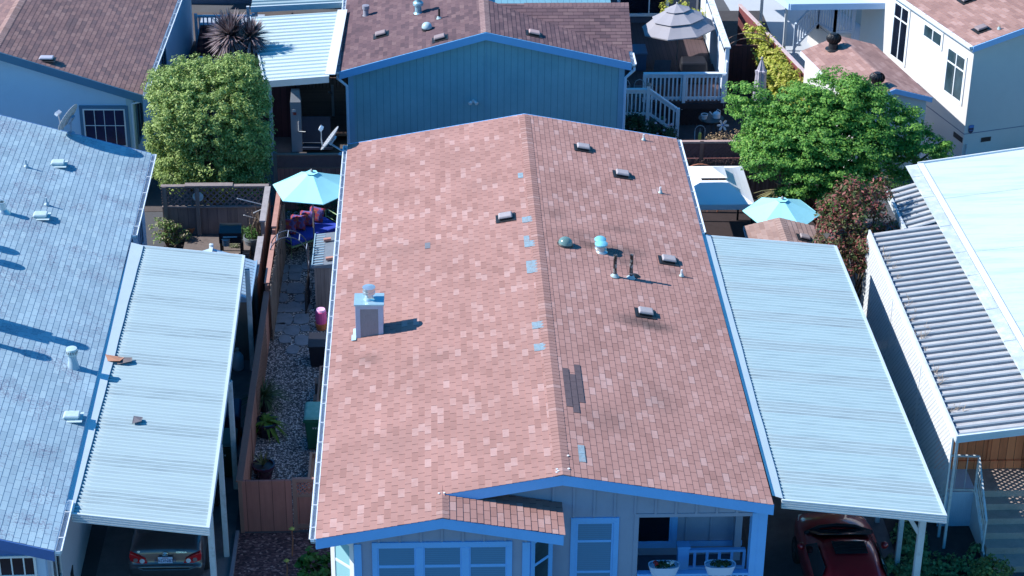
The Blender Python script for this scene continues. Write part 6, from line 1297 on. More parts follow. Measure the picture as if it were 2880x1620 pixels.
M_gcart=plain('green_plastic',(.012,.11,.065),.45,.12,3); M_glid=plain('faded_green_lid',(.10,.30,.26),.5,.15,3,grime=(.3,.45,.42),gscale=3,gamt=.5); M_bcart=plain('navy_plastic',(.012,.02,.06),.45,.15,3); M_blid=plain('navy_lid',(.02,.035,.09),.5,.15,3)
c=at(882,1190,1.0); cart('green wheeled cart with a faded lid beside the pink shingled house',(-5.55,44.1,0),M_gcart,M_glid,logow='WM')
cart('dark green wheeled cart under the left carport edge',(-7.72,42.9,0),plain('dark_green_plastic',(.008,.05,.035),.45,.12,3),plain('dull_green_lid',(.03,.10,.09),.5,.15,3),logow='W')
cart('navy wheeled cart behind the dark green one under the left carport edge',(-7.74,44.3,0),M_bcart,M_blid,False)
JG=thing('water_jug','translucent plastic jug standing under the left carport beside the far posts','jug',(-7.75,47.2,0))
c=at(668,1010,.3); mb=MB(); mb.lathe([(.15,0),(.16,.05),(.16,.36),(.10,.46),(.05,.5),(.05,.55)],(c[0],c[1],.02),16); mb.build('body',plain('cloudy_plastic',(.42,.48,.56),.4,.1,4),JG,auto=True); mb=MB(); mb.lathe([(.055,.55),(.055,.6)],(c[0],c[1],.02),10); mb.build('cap',plain('tan_cap2',(.5,.42,.35)),JG)
PL=thing('raised_planter','raised wooden herb planter against the house beside the green cart','planter',(-5.3,46.2,0))
x0,y0_,y1_=-5.62,45.2,47.0; M_pw=wood('planter_wood',(.26,.15,.115),None,0,.25)
mb=MB(); mb.box(x0,x0+.05,y0_,y1_,.25,.62); mb.box(x0+.05,-4.9,y0_,y0_+.05,.25,.62); mb.box(x0+.05,-4.9,y1_-.05,y1_,.25,.62); mb.box(x0+.05,-4.9,y0_+.05,y1_-.05,.3,.52); mb.build('box',M_pw,PL)
for y in (y0_+.25,y1_-.7): mb=MB(); mb.box(x0-.1,x0,y,y+.3,.02,.5); mb.build('leg',M_pw,PL)
for k_,(y,mt,hh) in enumerate(((45.5,M_lf2,.25),(45.9,M_lf6,.3),(46.5,M_lf5,.35))): P,Nn=clumpcloud([((-5.3,y,.62+hh*.4),(.25,.25,hh*.5),26)],16,.03,.09); leafmesh('herbs',P,Nn,.032,.5,mt,PL)
PL2=thing('planter_box','small empty wooden planter box behind the lattice topped gate','planter',(-5.3,42.3,0))
mb=MB(); x0=-5.68; mb.box(x0,x0+.06,41.4,43.0,.02,.5); mb.box(x0+.06,-4.9,41.4,41.46,.02,.5); mb.box(x0+.06,-4.9,42.94,43.0,.02,.5); mb.box(x0+.06,-4.9,41.46,42.94,.02,.38); mb.build('box',plain('tan_planter',(.32,.20,.15),.85,.2,5),PL2)
c=at(748,1195,.3); pot('dark round pot with a cascade of bright fern fronds beside the fence',(float(c[0]),float(c[1]),0),.28,.42,M_potd,straps(36,.62,.05,leafmat('bright_frond',[(0,(.04,.10,.015)),(.6,(.13,.25,.03)),(1,(.24,.34,.06))]),(-.1,.9),.75,5))
c=at(746,1140,.3); pot('dark pot with a fine leaved grassy plant arching over the gravel',(float(c[0])-.05,float(c[1])+.3,0),.24,.4,M_potd,straps(170,.95,.013,leafmat('grass_frond',[(0,(.03,.06,.03)),(.6,(.08,.14,.06)),(1,(.16,.22,.10))]),(.05,1.3),.5,7))
c=at(741,1320,.25); pot('glossy dark plum pot with a thin straggly succulent at the fence corner',(float(c[0]),float(c[1]),0),.27,.40,plain('plum_glaze',(.05,.015,.035),.15,.2,5),straps(16,.5,.022,leafmat('thin_succulent',[(0,(.12,.14,.05)),(1,(.26,.26,.10))]),(.5,1.4),.25,2))
# ================================================================== left back yard
GL=thing('barbecue_grill','black gas barbecue with a half sunlit lid in front of the lattice fence','grill',(-8.55,54.3,0)); c=at(650,655,.95); x,y=float(c[0]),float(c[1]); M_enam=plain('black_enamel',(.02,.022,.03),.3,.2,5,coat=.4)
mb=MB(); pr=[(.28*math.cos(t)*1.0,.95+.30*math.sin(t)) for t in np.linspace(0,math.pi,9)]; mb.prism([(x-.32,y+a,b) for a,b in pr],(.64,0,0)); mb.build('lid',M_enam,GL)
mb=MB(); mb.box(x-.33,x+.33,y-.28,y+.28,.75,.948); mb.build('firebox',M_enam,GL); mb=MB(); mb.tube([(x-.2,y-.33,.98),(x+.2,y-.33,.98)],.015,6); mb.build('handle',M_galv,GL)
for sx in (-1,1):
    for sy in (-1,1): mb=MB(); mb.box(x+sx*.29-.025,x+sx*.29+.025,y+sy*.22-.025,y+sy*.22+.025,0,.75); mb.build('leg',M_black,GL)
mb=MB(); mb.box(x-.3,x+.3,y-.25,y+.25,.22,.25); mb.build('shelf',M_black,GL)
mb=MB(); mb.lathe([(.10,0),(.12,.2),(.11,.2)],(x-.13,y-.3,.70),12); mb.build('drip_pail',M_galv,GL)
c=at(540,652,.3); pot('terracotta pot holding a white stone on the low garden wall',(float(c[0]),float(c[1]),.28),.15,.2,M_terra,lambda T,q_:(lambda m:(m.lathe([(.05,0),(.07,.05),(.04,.1),(0,.11)],q_,8),m.build('stone',M_potw,T)))(MB()))
RW=thing('retaining_board','low timber board retaining a bed of dry soil in the left back yard','edging',(-9,54.5,0)); mb=MB(); mb.box(-9.95,-8.0,54.1,54.16,0,.3); mb.build('board',M_greyw,RW); mb=MB(); mb.box(-9.95,-8.0,54.16,55.4,.0,.27); mb.build('bed_soil',plain('dry_soil',(.15,.12,.11),.95,.3,6,fine=30),RW)
c=at(470,660,.4); tree('succulent_bush','bright green succulent bush with pinkish leaf tips beside the blue grey house','shrub',(float(c[0]),float(c[1]),0),[((c[0]-.1,c[1],.55),(.38,.35,.4),40),((c[0]+.25,c[1]-.1,.5),(.4,.35,.35),36)],18,.05,.13,leafmat('succulent_leaf',[(0,(.06,.12,.03)),(.5,(.16,.28,.07)),(.8,(.42,.38,.24)),(1,(.55,.38,.34))]),.4,.03,ntips=6)
c=at(712,672,.4); pot('large grey tub with a bushy green plant beside the grey fence',(float(c[0]),float(c[1]),0),.28,.5,plain('grey_tub',(.16,.19,.22),.6,.2,5),bushy(.3,.4,leafmat('parsley_leaf',[(0,(.03,.09,.02)),(1,(.14,.30,.08))]),50,.03,20))
c=at(666,690,.2); pot('small pot of pale succulents below the barbecue',(float(c[0])-.02,float(c[1])-.2,0),.2,.22,M_potd,bushy(.22,.2,leafmat('pale_succulent',[(0,(.10,.13,.08)),(1,(.32,.34,.20))]),20,.035,14))
DI=thing('wall_disc','round pale blue metal disc hanging on the dark lattice fence','ornament',(-9.1,55.4,1.5)); c=atY(557,553,55.42); mb=MB(); mb.lathe([(.15,0),(.16,.01),(.15,.025),(.02,.02)],c,26,axis=(0,-1,0)); mb.build('disc',plain('pale_blue_disc',(.38,.52,.58),.4,.3,9,grime=(.15,.17,.14),gscale=14,gamt=.6),DI)
CLN=thing('clothes_drier','thin white folding drying rods fixed to the grey fence post','drying rack',(-8,55,1.5)); mb=MB()
for (a_,b_) in (((667,558),(740,576)),((686,605),(722,615)),((713,599),(738,588))): mb.tube([atY(*a_,54.6),atY(*b_,54.9)],.014,6)
mb.build('rod',M_white,CLN)
tree('bare_shrub','leafless twiggy shrub between the barbecue and the grey fence','shrub',(-7.8,54.9,0),[((-7.8,54.9,1.25),(.3,.25,.4),10)],3,.02,.1,leafmat('dry_twig_leaf',[(0,(.15,.11,.08)),(1,(.3,.2,.15))]),.4,.025,ntips=26)
# ================================================================== satellite dishes
def dish(label,foot,c,aim,w,h,arm,group='satellite dishes'):
    T=thing('satellite_dish',label,'dish',foot,group); c=np.array(c,float); aim=np.array(aim,float); aim/=np.linalg.norm(aim); sd=np.cross(aim,[0,0,1.]); sd/=np.linalg.norm(sd); up=np.cross(sd,aim); M_d=plain('dish_grey',(.33,.345,.38),.5,.08,4); n=28
    mb=MB(); rings=[]
    for f in (0,.35,.7,.95,1.0):
        rings.append([c+sd*w*f*math.cos(t)+up*h*f*math.sin(t)+aim*(.14*w*2*f*f*.7) for t in np.linspace(0,2*math.pi,n,endpoint=False)])
    for a_,b_ in zip(rings[:-1],rings[1:]):
        for j in range(n): mb.face([a_[j],a_[(j+1)%n],b_[(j+1)%n],b_[j]])
    rf=mb.build('reflector',M_d,T,smooth=True); so_=rf.modifiers.new('solid','SOLIDIFY'); so_.thickness=.015; so_.offset=-1
    mb=MB(); mb.obox(c-aim*.05,sd*.09,up*.13,aim*.03); mb.tube([np.array(foot),np.array(foot)+np.array([0,0,.1]),c-aim*.1-up*.12,c-aim*.06],.025,8); mb.lathe([(.12,.0),(.1,.02)],foot,8); mb.build('mount',plain('mount_steel',(.20,.28,.40),.4,.2,8,metal=.4),T)
    mb=MB(); tip=np.array(arm,float); mb.tube([c-up*h*.95,lerp(c-up*h*.95,tip,.5)-up*.04,tip],.018,7); mb.build('arm',M_d,T)
    mb=MB(); mb.obox(tip,sd*.11,up*.04,aim*.05); mb.lathe([(.035,0),(.03,.06)],tip-up*.0,10,axis=-aim); mb.build('receiver',plain('receiver_white',(.66,.68,.72),.4,.1,5),T)
c=atY(196,334,54.0); ft=rB(200,374); dish('satellite dish mounted on the rear corner of the blue grey shingle roof',ft,c,(-.86,.32,.55),.40,.46,atY(163,318,54.2))
c=atY(932,392,54.9); dish('satellite dish mounted on the far left eave of the pink shingled roof',(-5.24,54.7,3.2),c,(-.80,.10,.60),.36,.43,atY(903,361,54.9))
# ================================================================== lift and patio behind
PLT=thing('platform_lift','tall grey enclosed wheelchair lift tower beside the blue walled house','lift',(-7.0,62.2,0)); M_lift=plain('lift_grey',(.36,.38,.42),.5,.08,2)
c=at(838,415,0.); x,y=float(c[0]),62.0; mb=MB(); mb.box(x-.17,x+.17,y,y+.30,0,1.75); mb.hexa([(x-.17,y,1.75),(x+.17,y,1.75),(x+.17,y+.3,1.75),(x-.17,y+.3,1.75),(x-.13,y+.16,2.1),(x+.13,y+.16,2.1),(x+.13,y+.3,2.1),(x-.13,y+.3,2.1)]); mb.build('tower',M_lift,PLT)
mb=MB(); mb.box(x+.18,x+1.1,y+.1,y+.14,.3,1.2); mb.box(x+.18,x+1.15,y-.1,y+1.2,.12,.2); mb.build('platform',plain('lift_dark',(.04,.06,.10),.6,.2,3),PLT)
mb=MB(); mb.box(x-.10,x+.0,y-.012,y-.001,1.42,1.50); mb.build('notice',M_white,PLT); mb=MB(); mb.box(x-.08,x+.02,y-.012,y-.002,1.31,1.40); mb.build('warning_label',plain('red_label',(.40,.07,.05)),PLT)
mb=MB(); mb.tube([(x+.08,y-.03,.75),(x+.08,y-.03,1.1)],.012,6); mb.tube([(x+.08,y-.03,.75),(x+.3,y-.1,.76)],.012,6); mb.build('latch',M_white,PLT)
RWL=thing('red_wall','dark red board wall under the white patio awning, side run added to block sun','wall',(-7.6,62.6,0)); mb=MB(); mb.box(-8.6,-7.35,63.2,63.26,0,2.6); mb.box(-7.35,-7.25,63.16,63.3,0,2.7); mb.box(-7.42,-7.37,63.3,67.4,0,2.8); mb.build('boards',wood('maroon_boards',(.07,.022,.03),.2,0,.3),RWL)  # unseen side run of boards added to keep sun off the patio deck
PD=thing('patio_deck','low wooden patio deck with a black iron railing under the white awning','deck',(-6.4,63.5,0)); mb=MB(); mb.box(-7.2,-5.35,62.6,67.5,.3,.4); mb.build('floor',wood('brown_deck',(.085,.055,.05),.14,1,.3),PD)
mb=MB(); mb.tube([(-7.0,66.5,1.3),(-5.4,66.5,1.3)],.02,6)
for i in range(14): mb.tube([(-7.0+i*.12,66.5,.4),(-7.0+i*.12,66.5,1.3)],.010,5)
mb.build('railing',M_black,PD); mb=MB(); mb.box(-5.98,-5.9,64.0,64.08,.4,1.5); mb.bar((-5.95,64,1.2),(-6.05,63.7,1.4),.04,.04); mb.build('grab_post',plain('grey_post',(.25,.26,.28)),PD)
BWL=thing('board_wall','dark vertical board wall at the far end of the awning patio','wall',(-6.5,67.6,0)); mb=MB(); mb.box(-8.7,-5.35,67.6,67.66,.95,2.4); mb.box(-8.7,-5.35,67.6,67.66,0,.6); mb.build('boards',wood('umber_boards',(.06,.05,.05),.16,0,.3),BWL)
# far carport, deck rail, plaid table at the top left
FC=thing('carport','pale blue carport roof at the very top edge behind the spiky plant','carport',(-7,69,0))
a_,b_=at(705,20,3.1),at(985,6,3.1); mb=MB(); pans(mb,(b_[0]+.1,b_[1]+8,3.3),(a_[0],a_[1]+8,3.3),tuple(a_),(b_[0]+.1,b_[1],3.1),.3,.05,saw=False); mb.build('roof_panel',[M_alum,M_alum,M_seam],FC); mb=MB(); mb.prism([a_+dn*.03,b_+dn*.03,b_-dn*.17,a_-dn*.17],(0,-.06,0)); mb.build('fascia',M_alumtrim,FC)
for px in (745,765): c=at(px,44,.2); mb=MB(); mb.box(c[0]-.05,c[0]+.05,a_[1]+.3,a_[1]+.4,0,3.0); mb.build('post',M_whitedirty,FC)
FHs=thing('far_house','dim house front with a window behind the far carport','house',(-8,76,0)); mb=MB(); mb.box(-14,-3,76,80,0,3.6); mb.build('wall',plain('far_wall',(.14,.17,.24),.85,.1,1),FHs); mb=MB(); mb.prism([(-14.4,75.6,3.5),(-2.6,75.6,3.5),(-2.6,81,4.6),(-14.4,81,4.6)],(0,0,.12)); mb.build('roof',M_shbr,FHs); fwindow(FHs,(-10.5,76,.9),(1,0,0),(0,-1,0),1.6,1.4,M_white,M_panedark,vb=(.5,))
TD=thing('porch_deck','white railed porch deck at the top left beside the brown roofed house','deck',(-10.6,69.5,0)); 
p0=at(500,108,.75); y=float(p0[1]); mb=MB(); mb.box(-11.1,-8.8,y,y+2.5,.0,.72); mb.build('base',plain('porch_base',(.34,.40,.50),.8,.1,2),TD)
mb=MB(); mb.box(-11.1,-9.0,y-.06,y+.06,1.55,1.62); mb.box(-11.1,-9.0,y-.03,y+.03,.80,.88); mb.build('rail',M_rail,TD); mb=MB(); balus(mb,(-11.0,y,0),(-9.1,y,0),.86,1.56,13,.05); mb.build('balusters',M_rail,TD)
for x in (-11.05,-9.9,-9.0): mb=MB(); mb.box(x-.05,x+.05,y-.05,y+.05,.7,1.68); mb.build('post',M_rail,TD)
PC=thing('plaid_cover','red plaid blanket draped over a stand beside the porch deck','blanket',(-10.2,66.4,0)); c=at(590,150,.0)
def plaid():
    k=NT('red_plaid'); v=k.coord(); sp=k.n('ShaderNodeSeparateXYZ'); k.l(v,sp.inputs[0]); a_=k.math('LESS_THAN',k.math('FRACT',k.math('MULTIPLY',sp.outputs[0],5.)),.4); b_=k.math('LESS_THAN',k.math('FRACT',k.math('MULTIPLY',sp.outputs[2],5.)),.4)
    k.base(k.ramp(k.math('MULTIPLY',k.math('ADD',a_,b_),.5),[(0,(.30,.09,.07)),(.5,(.16,.045,.045)),(1,(.05,.02,.03))],'CONSTANT')); k.rough(.95); return k.m
c=at(585,152,.3); x,y=float(c[0]),float(c[1]); mb=MB(); mb.hexa([(x-.5,y-.2,.02),(x+.5,y-.2,.02),(x+.5,y+.35,.02),(x-.5,y+.35,.02),(x-.22,y+.05,1.35),(x+.25,y+.05,1.35),(x+.25,y+.15,1.35),(x-.22,y+.15,1.35)]); mb.build('blanket',plaid(),PC)
RT=thing('round_table','round table under a slate blue cover beside the plaid blanket','table',(-9.6,65.0,0)); c=at(610,182,.7); mb=MB(); mb.lathe([(.62,.1),(.60,.68),(.56,.72),(0,.73)],(c[0],c[1],0),26); mb.build('cover',plain('slate_cover',(.10,.14,.24),.8,.12,3),RT)
mb=MB(); c2=at(565,170,.74); mb.lathe([(.08,0),(.1,.12),(.06,.12)],c2,12); o=mb.build('bowl',M_potw); tag(o,'small white bowl left on the slate blue table cover','bowl')
# deck house front behind the beige umbrella, right carport
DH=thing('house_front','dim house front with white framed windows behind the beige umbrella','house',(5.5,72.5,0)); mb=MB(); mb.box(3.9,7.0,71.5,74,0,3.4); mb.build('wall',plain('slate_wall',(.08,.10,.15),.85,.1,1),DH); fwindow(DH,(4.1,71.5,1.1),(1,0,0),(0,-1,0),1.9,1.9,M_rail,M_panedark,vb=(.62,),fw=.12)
tree('orange_flower_bush','yellow green bush with orange tips behind the beige umbrella','shrub',(6.6,70.3,0),[((6.4,70.2,1.6),(.45,.5,.5),36),((6.8,69.8,1.6),(.35,.5,.45),30),((6.0,70.6,1.7),(.5,.4,.4),24)],18,.05,.15,M_lf4,.5,.04,ntips=6)
WA=thing('patio_awning','white flat awning on slim posts in front of the beige house porch','awning',(12,68,0)); a_=at(2222,12,3.3); Ud=Ul; 
q0=np.array(a_); q1=np.array([*(Ow+Ul*5.9)[:2],3.3]); mb=MB(); mb.prism([q0,q1,q1+Ul*9.9,q0+Ul*9],(0,0,-.06)); mb.build('roof_panel',M_aw,WA); mb=MB(); mb.prism([q0+Nf*.0+dn*.02,q1+dn*.02,q1-dn*.2,q0-dn*.2],Nf*.05); mb.prism([q0+dn*.02,q0+Ul*9+dn*.02,q0+Ul*9-dn*.2,q0-dn*.2],-Uf*.05); mb.build('fascia',plain('pale_sky_trim',(.45,.60,.80),.5,.06,2),WA)  # unseen right end of the front edge drawn forward to shade the wall
for (px,py) in ((2204,143),(2138,80)): c=at(px,py,0); mb=MB(); mb.box(c[0]-.05,c[0]+.05,c[1]-.05,c[1]+.05,0,3.2); mb.build('post',M_white,WA)
SP=thing('porch_stairs','pale blue railed porch stairs in the shade beside the beige house','stairs',(13,66,0)); M_rp=plain('porch_rail_blue',(.40,.50,.64),.6,.06,2)
c0_=at(2290,100,.9); c1_=at(2335,25,1.9); b0_=at(2343,100,.75); L0=at(2265,98,.2)
def railing(p,q,hb,ht,n,T):
    p=np.array(p,float);q=np.array(q,float); mb=MB(); mb.bar(p+dn*ht,q+dn*ht,.09,.07); mb.bar(p+dn*hb,q+dn*hb,.06,.08)
    mb.build('rail',M_rp,T); mb=MB()
    for i in range(n): r_=lerp(p,q,(i+.5)/n); mb.bar(r_+dn*hb,r_+dn*ht,.05,.05,up=(0,1,0))
    mb.build('balusters',M_rp,T)
    for r_ in (p,q): mb=MB(); mb.bar(r_+dn*(hb-.25),r_+dn*(ht+.02),.09,.09,up=(0,1,0)); mb.build('post',M_rp,T)
pA=at(2346,98,1.0); pB=at(2398,95,1.0); railing(q(pA,1.0),q(pB,1.0),.12,1.0,6,SP); pC=pA+Ul*1.1-Uf*.1; railing(q(pA,1.0),q(pC,1.0),.1,1.0,7,SP); pD=pC-Uf*1.05-Ul*.3; railing(q(pC,1.0),q(pD,.25),.1,1.0,9,SP)
mb=MB(); e0,e1=q(pA,0),q(pB,0); mb.prism([q(pA,.9),q(pB,.9),q(pB+Ul*2.2,.9),q(pA+Ul*2.2,.9)],(0,0,.1)); mb.prism([q(pA+Ul*.1,0),q(pB+Ul*.1,0),q(pB+Ul*2.,0),q(pA+Ul*2.,0)],(0,0,.88)); mb.build('landing',M_beige,SP)
# ================================================================== planters on the porch, shrubs in front
for cx,lab,mk in ((2.235,'white oval planter with red and white flowers on the left of the porch rail',True),(3.44,'white oval planter of dark foliage on the right of the porch rail',False)):
    T=thing('oval_planter',lab,'planter',(cx,36.32,1.56),'oval planters on the porch rail'); lo,hi,hi2=oval(cx,36.32,.27,.12,1.565),oval(cx,36.32,.34,.165,1.80),oval(cx,36.32,.31,.14,1.79); mb=MB()
    for i in range(28): j=(i+1)%28; mb.face([lo[i],lo[j],hi[j],hi[i]]); mb.face([hi[i],hi[j],hi2[j],hi2[i]])
    mb.face(lo); mb.face([(p_[0],p_[1],1.76) for p_ in hi2]); mb.build('tub',plain('pale_planter',(.52,.66,.88),.5,.06,3),T,auto=True)
    P,Nn=clumpcloud([((cx,36.32,1.81),(.24,.10,.05),34)],16,.022,.05); leafmesh('foliage',P,Nn,.024,.5,M_lf5,T)
    if mk:
        for dx,mt in ((-.17,plain('red_petal',(.45,.02,.03))),(.15,M_wtxt)):
            P,Nn=clumpcloud([((cx+dx,36.30,1.86),(.07,.05,.04),8)],6,.018,.03); leafmesh('blooms',P,Nn,.026,.8,mt,T)
c=at(935,1545,.3); tree('geranium_bush','dark green broad leaved bush at the corner below the front fascia','shrub',(-5.2,38.2,0),[((-5.35,38.3,.45),(.4,.5,.35),36),((-5.1,37.6,.4),(.35,.4,.3),26)],14,.07,.13,leafmat('broad_leaf',[(0,(.02,.07,.015)),(.6,(.05,.16,.03)),(1,(.10,.25,.05))]),.8,.03,ntips=6)
tree('pink_dry_shrub','small dusty pink shrub in front of the dark green bush by the bay window','shrub',(-5.3,36.6,0),[((-5.3,36.75,.4),(.2,.25,.2),16)],16,.025,.09,leafmat('dusty_pink_leaf',[(0,(.20,.12,.11)),(1,(.42,.28,.26))]),.5,.02,ntips=5)
for (px,py,hh,lab) in ((822,1525,.75,'tall thin succulent flower stalk with a yellow head in the mulch bed'),(806,1590,.5,'short yellow headed succulent stalk in the mulch bed')):
    c=at(px,py+40,0); T=thing('succulent_stalk',lab,'plant',(c[0],c[1],0)); mb=MB(); mb.tube([(c[0],c[1],0),(c[0]+.03,c[1],hh*.6),(c[0]+.02,c[1],hh)],.018,6); mb.build('stalk',M_terra,T); mb=MB(); blades(mb,(c[0]+.02,c[1],hh),26,.09,.018,(0,1.4),.1,2,seed=4); mb.lathe([(.02,hh-.02),(.06,hh+.02),(0,hh+.06)],(c[0]+.02,c[1],0),9); mb.build('rosette',plain('yellow_green_rosette',(.42,.42,.10),.7,.15,8),T)
bl=[]; rr=random.Random(12)
for i in range(150): bl.append(((rr.uniform(7.6,9.85) if True else 0,rr.uniform(35.2,40.2),rr.uniform(.04,.2)),(.22,.22,.11),5))
bl=[b for b in bl if not (b[0][0]<8.1 and b[0][1]>38.8) and not (b[0][0]>8.7 and b[0][1]>39.0)]
P,Nn=clumpcloud(bl,22,.05,.13,.6); o=leafmesh('ivy_ground_cover',P,Nn,.048,.75,M_lf6); struct(o,'stuff')['label']='ivy spreading over the soil below the lattice screen'
c=at(2790,1600,.5); tree('yellow_green_bush','rounded bush with yellow green leaves at the foot of the concrete steps','shrub',(float(c[0]),float(c[1]),0),[((c[0],c[1],.45),(.5,.5,.4),50),((c[0]-.25,c[1]-.4,.3),(.4,.4,.3),30)],22,.045,.14,leafmat('pale_bush_leaf',[(0,(.06,.10,.03)),(.5,(.17,.22,.06)),(1,(.36,.36,.13))]),.7,.03,ntips=6)
_a,_b,_c=at(400,692,3.33),at(684,719,3.12),at(583,1481,3.12); _n=np.cross(_b-_a,_c-_a)
CPL=lambda px,py: onplane(px,py,_n,_n@_a)+np.array([0,0,.02])
# scraps lying on the left carport, dry grass on the slatted cover
for (px,py,w,d,a_,mt,lab) in ((312,1013,.52,.27,-.2,plain('tan_cardboard',(.40,.19,.12),.9,.15,5),'tan cardboard scrap lying across the gutter of the left carport'),(350,1018,.34,.27,.15,plain('brown_cardboard',(.16,.13,.13),.9,.2,5),'dark brown shingle scrap touching the tan scrap on the left carport'),(386,1185,.21,.26,.05,plain('dark_scrap',(.13,.12,.14),.9,.2,5),'small square dark scrap lying alone on the left carport roof')):
    c=CPL(px,py); ux_=np.array([math.cos(a_),math.sin(a_),0]); uy_=np.array([-ux_[1],ux_[0],0]); p_=[c-ux_*w/2-uy_*d/2,c+ux_*w/2-uy_*d*.4,c+ux_*w*.55+uy_*d*.5,c-ux_*w*.4+uy_*d/2]; p_=[v_+dn*(.04*(i%2)) for i,v_ in enumerate(p_)]; mb=MB(); mb.prism([v_+dn*.0 for v_ in p_],(0,0,.008)); o=mb.build('scrap',mt); tag(o,lab,'scrap','scraps on the left carport')
mb=MB(); rr=random.Random(3)
for i in range(26):
    y=rr.uniform(39.4,49.3); x=9.1+abs(rr.gauss(0,.12)); zz=3.11+(x-9.07)*.155
    for k_ in range(5): mb.bar((x,y,zz),(x+rr.uniform(-.1,.14),y+rr.uniform(-.1,.1),zz+rr.uniform(.06,.2)),.006,.006,up=(0.3,.4,.2))
o=mb.build('dry_grass',plain('straw',(.42,.32,.24),.9,.2,8)); struct(o,'stuff')['label']='tufts of dry grass caught along the outer edge of the slatted porch cover'
# ================================================================== cars
def carpaint(name,c,flake=.0):
    k=NT(name); v=k.coord(); n=k.noise(v,2.0,3,.6); k.base(k.ramp(n,[(.3,mul(c,.85)),(.7,mul(c,1.15))])); k.rough(.32); k.b.inputs['Metallic'].default_value=flake; k.b.inputs['Coat Weight'].default_value=1.0; k.b.inputs['Coat Roughness'].default_value=.03; return k.m
M_tyre=plain('tyre_rubber',(.02,.02,.022),.85,.2,9); M_rim=plain('alloy_rim',(.45,.47,.50),.25,.1,6,metal=.8); M_autoglass=glass('auto_glass',(.012,.02,.024),.02); M_chrome=plain('bright_chrome',(.75,.77,.80),.12,.05,5,metal=.95); M_redlens=plain('red_lens',(.62,.015,.02),.15,.15,8,coat=.6); M_clearlens=plain('clear_lens',(.70,.72,.76),.15,.1,9,coat=.6)
def loft(mb,secs,close=True):
    rings=[[mb.vert(p) for p in s] for s in secs]; n=len(secs[0])
    for a,b in zip(rings[:-1],rings[1:]):
        for j in range(n-1): mb.f.append([a[j],a[j+1],b[j+1],b[j]])
    if close: mb.f.append(rings[0][::-1]); mb.f.append(rings[-1])
def car(label,x0,yr,paint,body,cabin,glassspec,wheels,cat='car',name='parked_car'):
    T=thing(name,label,cat,(x0,yr+2.2,0)); mb=MB(); secs=[]
    for (d,w,zb,zs,zt,zc) in body:          # distance from the tail, half width, sill, shoulder, edge and centre heights
        pts=[(-.02,zb),(w*.86,zb),(w*.97,zb+.1),(w,(zb+zs)/2),(w*.985,zs-.03),(w*.93,zt-.02),(w*.80,zt+(zc-zt)*.5),(w*.4,zc),(0,zc+.004)]
        full=[(-a,b) for a,b in pts[1:]][::-1]; full=[( -a,b) for a,b in pts[::-1][:-1]]
        ring=[(x0+a,yr+d,b) for a,b in [(-p,q_) for p,q_ in pts[1:]]]+[(x0+a,yr+d,b) for a,b in pts[1:-1][::-1]]
        secs.append(ring+[ring[0]])
    # weld the closing column by index
    rings=[[mb.vert(p) for p in s[:-1]] for s in secs]; n=len(rings[0])
    for a,b in zip(rings[:-1],rings[1:]):
        for j in range(n): mb.f.append([a[j],a[(j+1)%n],b[(j+1)%n],b[j]])
    mb.f.append(rings[0][::-1]); mb.f.append(rings[-1])
    bd=mb.build('body',paint,T,smooth=True,subsurf=2)
    mb=MB(); secs=[]
    for (d,wb,zb,wr,zr) in cabin:
        pts=[(wb,zb),(wb*.5+wr*.5+.015,(zb+zr)/2),(wr,zr-.05),(wr*.82,zr-.008),(wr*.4,zr+.008),(0,zr+.012)]
        secs.append([(x0-a,yr+d,b) for a,b in pts]+[(x0+a,yr+d,b) for a,b in pts[:-1][::-1]])
    loft(mb,secs,False); mb.build('cabin_roof',paint,T,smooth=True,subsurf=2)
    for nm,pts,off in glassspec:
        mb=MB(); P=[np.array([x0+a,yr+b,c_]) for a,b,c_ in pts]; mb.face(P); o=mb.build(nm,M_autoglass,T); s_=o.modifiers.new('solid','SOLIDIFY'); s_.thickness=.006
    for (d,sx) in wheels:
        w=body[len(body)//2][1]; xx=x0+sx*(w-.08)
        mb=MB(); mb.lathe([(.19,-.1),(.29,-.1),(.315,-.06),(.315,.06),(.29,.1),(.19,.1)],(xx,yr+d,.315),26,axis=(1,0,0)); wo=mb.build('wheel',M_tyre,T,auto=True)
        mb=MB(); mb.lathe([(.205,.0),(.20,.085*1),(.17,.07),(.04,.095),(0,.1)],(xx,yr+d,.315),20,axis=(sx,0,0))
        for i in range(5):
            a=i*2*math.pi/5; mb.obox((xx+sx*.095,yr+d+.11*math.cos(a),.315+.11*math.sin(a)),(.01,0,0),(0,.07*math.cos(a),.07*math.sin(a)),(0,-.02*math.sin(a),.02*math.cos(a)))
        mb.build('rim',M_rim,wo,auto=True)
    return T
